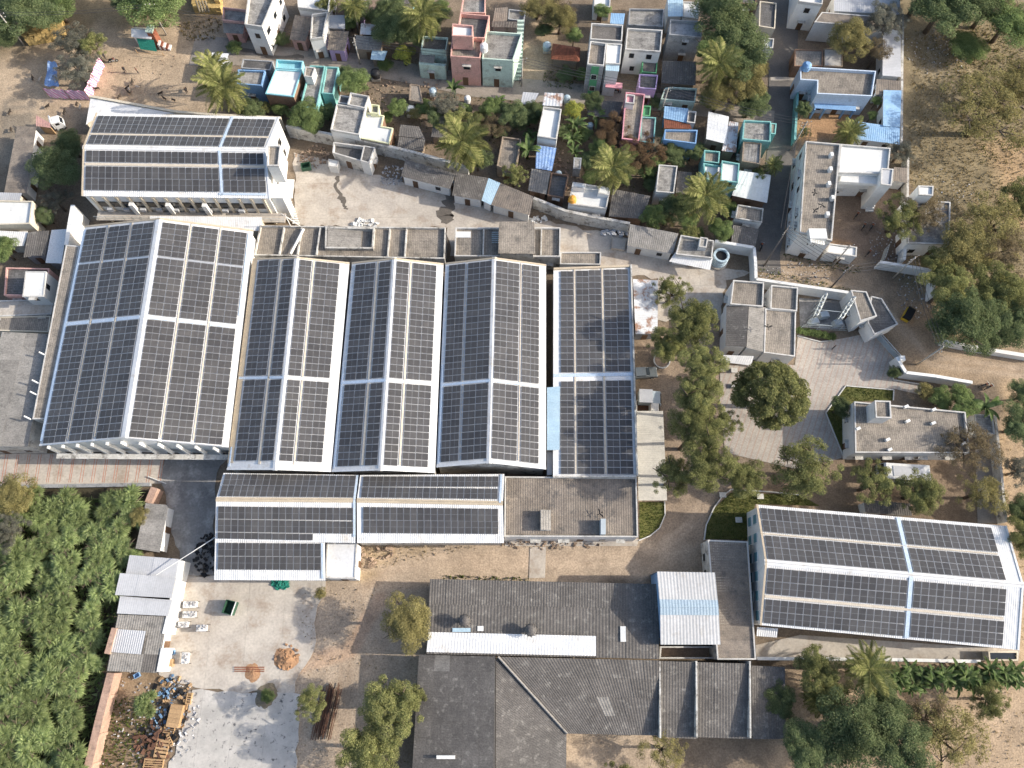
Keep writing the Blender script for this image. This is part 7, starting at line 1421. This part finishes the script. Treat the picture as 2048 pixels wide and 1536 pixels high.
def heap(label, x, y, rad, hgt, mat, n, sz, name='heap', cat='heap', kind=None, seed=1, el=1.0):
    r_ = random.Random(seed); c = P(x, y, 0); gs = []
    for k in range(n):
        t, q = r_.uniform(0, 6.28), math.sqrt(r_.random()) * rad; z_ = hgt * max(0, 1 - q / rad) * r_.random(); s_ = sz * r_.uniform(.4, 1.3)
        gs.append(obox(c + Vector((math.cos(t) * q, math.sin(t) * q * el, z_ + s_ * .3)), Matrix.Rotation(r_.uniform(0, 6), 3, 'Z') @ Matrix.Rotation(r_.uniform(-.6, .6), 3, 'X'), s_ * r_.uniform(.6, 1.8), s_ * r_.uniform(.5, 1.2), s_ * r_.uniform(.15, .7)))
    V, Fc = join(*gs); me = newmesh(name, [v - c for v in V], Fc, mat); ob = link(name, me); ob.location = c; tag(ob, label, cat, None, kind); return ob
def mound(label, x, y, rad, hgt, mat, seed=1, name='soil_mound', el=1.0):
    r_ = np.random.default_rng(seed); c = P(x, y, 0); V, Fc = [], []; n, m_ = 26, 9
    for j in range(m_ + 1):
        for i in range(n):
            t = i / n * 6.2832; q = rad * (j / m_) * (1 + .10 * math.sin(2 * t + seed) + .06 * math.sin(5 * t + 2) + r_.normal() * .03); z_ = hgt * (math.cos(math.pi * j / m_) * .5 + .5) * (1 + r_.normal() * .22) - (.03 if j == m_ else 0)
            V.append(c + Vector((math.cos(t) * q, math.sin(t) * q * el, z_)))
    for j in range(m_):
        for i in range(n): Fc.append((j * n + i, (j + 1) * n + i, (j + 1) * n + (i + 1) % n, j * n + (i + 1) % n))
    return solo(name, label, 'mound', (V, Fc), mat, smooth=True)
mound('mound of orange sand at the edge of the pale yard', 572, 1318, 1.9, .5, 'red_soil', 2); heap('clods and stones on the mound of orange sand', 574, 1314, 1.7, .4, 'red_soil', 60, .3, 'soil_clods', 'soil', 'stuff', 55); mound('spread of red soil beside the red pipes', 505, 1345, 1.5, .22, 'red_soil', 4)
for k in range(3): q = P(500, 1336 + k * 4, .15); solo('red_pipe', f'{("upper", "middle", "lower")[k]} one of the red pipes lying in the pale yard', 'pipe', tube([q - Vector((2.2, -.1, 0)), q + Vector((2.0, .1, 0))], .07, 6), 'tile_red', 'red pipes in the pale yard')
mound('patch of damp rubble at the top of the chalky slab', 532, 1392, 1.9, .5, 'haystack_dark', 6, 'rubble_mound')
heap('colourful heap of scrap plastic at the edge of the chalky slab', 335, 1410, 2.6, .7, 'litter_blue', 80, .32, 'scrap_heap', 'heap', 'stuff', 3, 1.5); heap('pale scrap scattered along the chalky slab', 350, 1440, 3.4, .3, 'litter', 170, .26, 'scrap_heap', 'heap', 'stuff', 5, 1.6); heap('brown cardboard and planks mixed into the scrap', 345, 1405, 3.0, .5, 'wood', 60, .4, 'scrap_heap', 'heap', 'stuff', 6, 1.4); heap('dark rags mixed into the scrap', 328, 1435, 3.0, .5, 'black', 90, .4, 'scrap_heap', 'heap', 'stuff', 7, 1.7); heap('dark scrap at the bottom of the scrap corner', 310, 1480, 2.6, .5, 'rust', 90, .45, 'scrap_heap', 'heap', 'stuff', 9, 1.4)
heap('black heap of ash beside the stepped shed', 415, 1110, 1.9, .5, 'black', 90, .4, 'scrap_heap', 'heap', 'stuff', 12, 1.6); heap('green netting bundle at the wall of the stepped shed', 562, 1168, 1.3, .6, 'green_net', 120, .3, 'net_heap', 'heap', 'stuff', 14, .6); heap('broken concrete pieces below the white annexe', 740, 1100, 3.4, .35, 'rubble', 70, .5, 'rubble_heap', 'rubble', 'stuff', 16, .7)
heap('litter strewn over the verge by the lane', 1590, 556, 6.5, .08, 'litter', 260, .13, 'rubbish_litter', 'litter', 'stuff', 21, .5); heap('litter scattered over the east field', 1870, 105, 6, .08, 'litter', 150, .17, 'rubbish_litter', 'litter', 'stuff', 22, .9); heap('litter under the courtyard tree', 1785, 500, 4, .1, 'litter', 170, .16, 'rubbish_litter', 'litter', 'stuff', 23, 1.1); heap('litter along the field wall under the dark tree', 1832, 590, 3.2, .1, 'litter', 150, .16, 'rubbish_litter', 'litter', 'stuff', 24, 1.4); heap('litter around the stair tower house', 1890, 380, 6, .06, 'litter', 70, .15, 'rubbish_litter', 'litter', 'stuff', 25, .8); heap('litter in the scrap corner', 250, 1440, 4.5, .1, 'litter', 110, .18, 'rubbish_litter', 'litter', 'stuff', 26, 1.4); heap('rubble and rags beside the pump house', 785, 352, 2.2, .3, 'litter', 80, .26, 'rubble_heap', 'rubble', 'stuff', 27); heap('stones and dung on the dirt square', 270, 160, 9, .02, 'rubble', 90, .14, 'loose_stones', 'stones', 'stuff', 28, .9)
heap('rubble along the foot of the flat roofed block', 1100, 1086, 8, .12, 'rubble', 120, .25, 'rubble_heap', 'rubble', 'stuff', 29, .12); heap('scrap around the pump house and green bin', 625, 315, 3, .25, 'rubble', 80, .35, 'rubble_heap', 'rubble', 'stuff', 30, .8); heap('village clutter in the yards below the street', 800, 190, 8, .1, 'rubble', 140, .25, 'yard_clutter', 'clutter', 'stuff', 31, .5); heap('clutter around the huts behind the north wall', 1140, 340, 7, .1, 'rubble', 140, .28, 'yard_clutter', 'clutter', 'stuff', 32, .7)
def crate(x, y, label, w_=1.2, l_=1.6, h=.5, ang=0., full=False):
    o = P(x, y, h); o.z = 0; R = rotz(ang); th = T('wooden_crate', label, 'crate', o)
    for a0 in ((-w_ / 2, -w_ / 2 + .06, -l_ / 2, l_ / 2), (w_ / 2 - .06, w_ / 2, -l_ / 2, l_ / 2)): lbox(th, 'side_board', o, R, *a0, 0, h, 'wood')
    for a0 in ((-l_ / 2, -l_ / 2 + .06), (l_ / 2 - .06, l_ / 2)): lbox(th, 'end_board', o, R, -w_ / 2 + .06, w_ / 2 - .06, *a0, 0, h, 'wood')
    lbox(th, 'base', o, R, -w_ / 2 + .06, w_ / 2 - .06, -l_ / 2 + .06, l_ / 2 - .06, 0, .06, 'wood')
    for k in range(5):
        y_ = -l_ / 2 + (k + .5) * l_ / 5; lbox(th, 'slat', o, R, -w_ / 2, w_ / 2, y_ - l_ / 10 + (.01 if full else .08), y_ + l_ / 10 - (.01 if full else .08), h + .003, h + .04, 'wood')
crate(349, 1432, 'largest closed wooden crate in the scrap pile', 1.7, 2.9, 1.0, -.12, True); crate(338, 1458, 'slatted pallet just below the largest crate', 1.5, 1.1, .35, -.1); crate(377, 1397, 'narrow open wooden box right of the blue scrap', .7, 1.5, .5, -.08); crate(323, 1497, 'slatted wooden pallet near the bottom of the scrap pile', 1.7, 2.3, .4, -.12); crate(339, 1480, 'narrow plank box leaning in the scrap pile', .4, 1.7, .4, .5); crate(306, 1529, 'pallet cut by the bottom edge of the photo', 2.6, 1.4, .4, -.05); crate(337, 1326, 'small wooden table by the white shed row', 1.1, 1.0, .8, .05, True)
for k, (x, y, l) in enumerate(((343, 1305, 'small blue crate beside the wooden table'), (273, 1351, 'blue crate at the end of the white shed row'))):
    q = P(x, y, .4); q.z = 0; th = T('plastic_crate', l, 'crate', q); R = rotz(.1 + k * .4)
    for a0 in ((-.4, .4, -.3, -.25), (-.4, .4, .25, .3), (-.4, -.35, -.25, .25), (.35, .4, -.25, .25), ): lbox(th, 'side', q, R, *a0, 0, .45, 'blue_paint')
    lbox(th, 'bottom', q, R, -.38, .38, -.28, .28, .02, .06, 'blue_paint')
a = P(655, 1420, 0); th = T('scrap_iron', 'rusty bundle of long iron bars beside the chalky slab', 'scrap iron', a); rq = random.Random(8)
for k in range(26): x_ = rq.uniform(-1.4, 1.4); th.geo('bar', tube([a + Vector((x_ - .6, -3.4 + rq.uniform(-.5, .5), .1 + rq.random() * .4)), a + Vector((x_ + .5, 3.0 + rq.uniform(-.6, .6), .15 + rq.random() * .5))], .06, 5), 'rust')
solo('fallen_pole', 'thin white pole lying at the end of the driveway', 'pole', tube([P(296, 953, .3), P(332, 967, .3)], .09, 6), 'white_paint'); solo('conveyor_pole', 'long white pipe slanting from the stepped shed to the grey sheet roof', 'pipe', tube([P(430, 1075, 4.6), P(312, 1150, 4.2)], .07, 6), 'white_paint')
heap('crumpled white tarpaulin on the north edge of the bayed store', 730, 448, 2.6, .3, 'tarp_white', 46, .4, 'tarp_heap', 'tarpaulin', None, 41, .3); heap('white sacks by the bent corrugated shed', 1075, 440, 1.5, .3, 'tarp_white', 24, .4, 'sack_heap', 'sacks', None, 42, .5); heap('grey sacking along the foot of the compound wall', 1230, 466, 2.6, .3, 'sheet_grey', 40, .5, 'sack_heap', 'sacks', None, 43, .35)
solo('concrete_block', 'pale concrete water trough in the north yard by the guard shed', 'trough', box(P(1237, 489, .3), (1, -.15), (.15, 1), 2.2, 2.0, 0, .6), 'concrete')
for i, (x, y, l) in enumerate(((1437, 738, 'first white stone bench left of the big round tree'), (1468, 741, 'second white stone bench, right of the first'), (1468, 772, 'third white stone bench, below the second'), (1445, 990, 'left white slab on the shaded lawn'), (1477, 1040, 'right white slab on the shaded lawn'), (1520, 993, 'small white slab on the lawn edge'))): solo('stone_bench', l, 'bench', join(box(P(x, y, .2), (1, 0), (0, 1), 1.0, .8, .32, .42), box(P(x - 4, y, .2), (1, 0), (0, 1), .15, .6, 0, .32), box(P(x + 4, y, .2), (1, 0), (0, 1), .15, .6, 0, .32)), 'kerb_white')
th = T('machine', 'black compressor behind the awning of the power house', 'machine', P(1470, 702)); q = P(1470, 702, .5); th.geo('tank', tube([q - Vector((.9, 0, -.1)), q + Vector((.9, 0, .1))], .4, 10), 'iron'); th.geo('motor', box(q + Vector((0, .3, 0)), (1, 0), (0, 1), .8, .5, .9, 1.4), 'black'); th.geo('skid', box(q, (1, 0), (0, 1), 2.2, .8, 0, .12), 'iron')
# tent with striped cloth walls
th = T('tent_enclosure', 'enclosure of pink and white striped cloth under the grey thorn tree', 'tent', P(140, 180))
def cloth(pa, pb, h, name):
    a, b = P(*pa, 0), P(*pb, 0); n = 16; V, uv, Fc = [], [], []; d = b - a; s = Vector((-d.y, d.x, 0)).normalized()
    for k in range(n + 1):
        q = a.lerp(b, k / n) + s * .12 * math.sin(k * 1.9)
        for zz in (0, h): V.append(q + Vector((0, 0, zz))); uv.append((d.length * k / n + .4 * zz, zz))
    for k in range(n): Fc.append((2 * k, 2 * k + 2, 2 * k + 3, 2 * k + 1))
    o = th.part(name, V, Fc, 'pink_stripe'); l = o.data.uv_layers.new(name='UVMap')
    for lp in o.data.loops: l.data[lp.index].uv = uv[lp.vertex_index]
cloth((100, 195), (182, 200), 2.4, 'cloth_wall'); cloth((182, 200), (209, 132), 2.4, 'cloth_wall')
for x, y in ((100, 195), (141, 198), (182, 200), (195, 166), (209, 132)): th.geo('post', tube([P(x, y), P(x, y) + Vector((0, 0, 2.6))], .05, 5), 'wood')
q = PX([(95, 122), (112, 124), (118, 172), (90, 172)], 2.0); th2 = T('tarpaulin', 'blue tarpaulin shelter inside the striped enclosure', 'tarpaulin', P(104, 165)); V, Fc = [], []
for j in range(9):
    for i in range(7): p_ = bil(q[0], q[1], q[2], q[3], i / 6, j / 8); V.append(p_ + Vector((0, 0, .18 * math.sin(i * 1.7 + j) - .25 * math.sin(j * .8))))
for j in range(8):
    for i in range(6): Fc.append((j * 7 + i, j * 7 + i + 1, (j + 1) * 7 + i + 1, (j + 1) * 7 + i))
th2.part('sheet', V, Fc, 'tarp_blue', smooth=True)
for p_ in q: th2.geo('pole', tube([Vector((p_.x, p_.y, 0)), p_], .05, 5), 'wood')
# shrine kiosk on the square
o = P(300, 92, 0); th = T('shrine', 'small shrine with a white roof and a green cloth front on the dirt square', 'shrine', o); R = rotz(-.1)
lbox(th, 'wall', o, R, -2.0, 1.2, -.2, 1.6, 0, 2.4, 'white_paint'); th.part('roof', [o + R @ Vector(p_) for p_ in ((-2.3, -.4, 2.4), (1.4, -.4, 2.4), (1.4, 1.9, 2.4), (-2.3, 1.9, 2.4), (-2.3, .75, 3.2), (1.4, .75, 3.2))], [(0, 1, 5, 4), (2, 3, 4, 5), (1, 2, 5), (3, 0, 4)], 'roof_white'); lbox(th, 'tower', o, R, .9, 2.0, -.1, 1.3, 0, 3.6, 'tile_red'); lbox(th, 'tower_cap', o, R, .8, 2.1, -.2, 1.4, 3.6, 3.9, 'mint_paint')
th.part('cloth_front', [o + R @ Vector(p_) for p_ in ((-1.6, -.25, 2.0), (1.6, -.25, 2.0), (1.9, -1.5, .5), (-1.2, -1.4, .6))], [(0, 1, 2, 3)], 'green_net')
for k in range(5): lbox(th, 'step', o, R, 2.0 + k * .4, 2.4 + k * .4, -.6, .5, 0, 1.2 - k * .22, 'tile_red' if k % 2 else 'white_paint')
solo('bamboo_rail', 'long bamboo rail in front of the shrine', 'rail', join(tube([P(275, 105, .8), P(330, 111, .8)], .05, 5), tube([P(275, 106), P(275, 106, 0) + Vector((0, 0, .9))], .06, 5), tube([P(328, 112), P(328, 112, 0) + Vector((0, 0, .9))], .06, 5)), 'wood')
# straw stacks
def straw(label, px, rows, cols, h):
    a, b, c_, d_ = PX(px, 0); th = T('straw_stack', label, 'straw stack', (a + b + c_ + d_) / 4); r_ = random.Random(len(label))
    for i in range(cols):
        for j in range(rows):
            p_ = bil(a, b, c_, d_, (i + .5) / cols, (j + .5) / rows); du = (b - a).length / cols; dv = (d_ - a).length / rows; e = (b - a).normalized(); R = rotz(math.atan2(e.y, e.x) + r_.uniform(-.08, .08))
            for k in range(max(1, int(h / .8 * (1 - .5 * abs(j / max(1, rows - 1) - .4)) + r_.uniform(-.5, .5)))): th.geo('straw_bale', obox(p_ + Vector((r_.uniform(-.08, .08), r_.uniform(-.08, .08), .4 + k * .8)), R, du * .95, dv * .95, .78), 'straw')
straw('stack of straw bales under the thorn trees at the top left', [(40, 62), (128, 38), (135, 78), (62, 92)], 6, 9, 2.4); straw('stack of straw bales at the top edge beside the pink house', [(386, -12), (446, -14), (446, 30), (392, 28)], 5, 6, 2.6)
solo('rolled_tarpaulin', 'grey rolled sheets leaning on the top straw stack', 'tarpaulin', join(*[tube([P(392 + k * 6, 2, 2.8), P(400 + k * 6, 24, 2.4)], .2, 6) for k in range(4)]), 'haystack_dark')
# the white van by the kiosk
truck('small white van under the kiosk at the left', 104, 246, 124, 240, True, 'van', 'van', 'tank_white', .8)
# birds
bird = ([(-.05, -.28, .0), (.0, -.1, .05), (.0, .0, .06), (.08, .3, .03), (-.08, .3, .03), (.0, -.36, .0), (.55, .05, .14), (.3, .16, .10), (-.55, .05, .14), (-.3, .16, .10), (.0, .0, -.06), (.05, -.28, .0)], [(0, 1, 2), (0, 5, 11), (1, 11, 2), (2, 3, 4), (1, 6, 7, 2), (1, 2, 9, 8), (0, 10, 2), (11, 2, 10), (3, 4, 10), (0, 11, 10)])
bm_ = newmesh('crow', bird[0], bird[1], 'black')
for i, (x, y, zz, l) in enumerate(((1536, 654, 5.6, 'large dark bird over the power house roof'), (1629, 386, 8.0, 'upper dark bird over the left wing of the big white house'), (1643, 411, 8.0, 'middle dark bird over the left wing of the big white house'), (1630, 421, 7.8, 'lower dark bird over the left wing of the big white house'), (1200, 1027, 5.4, 'dark bird over the wide flat block'))):
    o = link('crow', bm_); o.location = P(x, y, zz); o.rotation_euler = (0, 0, i * 1.3); o.scale = (1.5,) * 3; tag(o, l, 'bird')
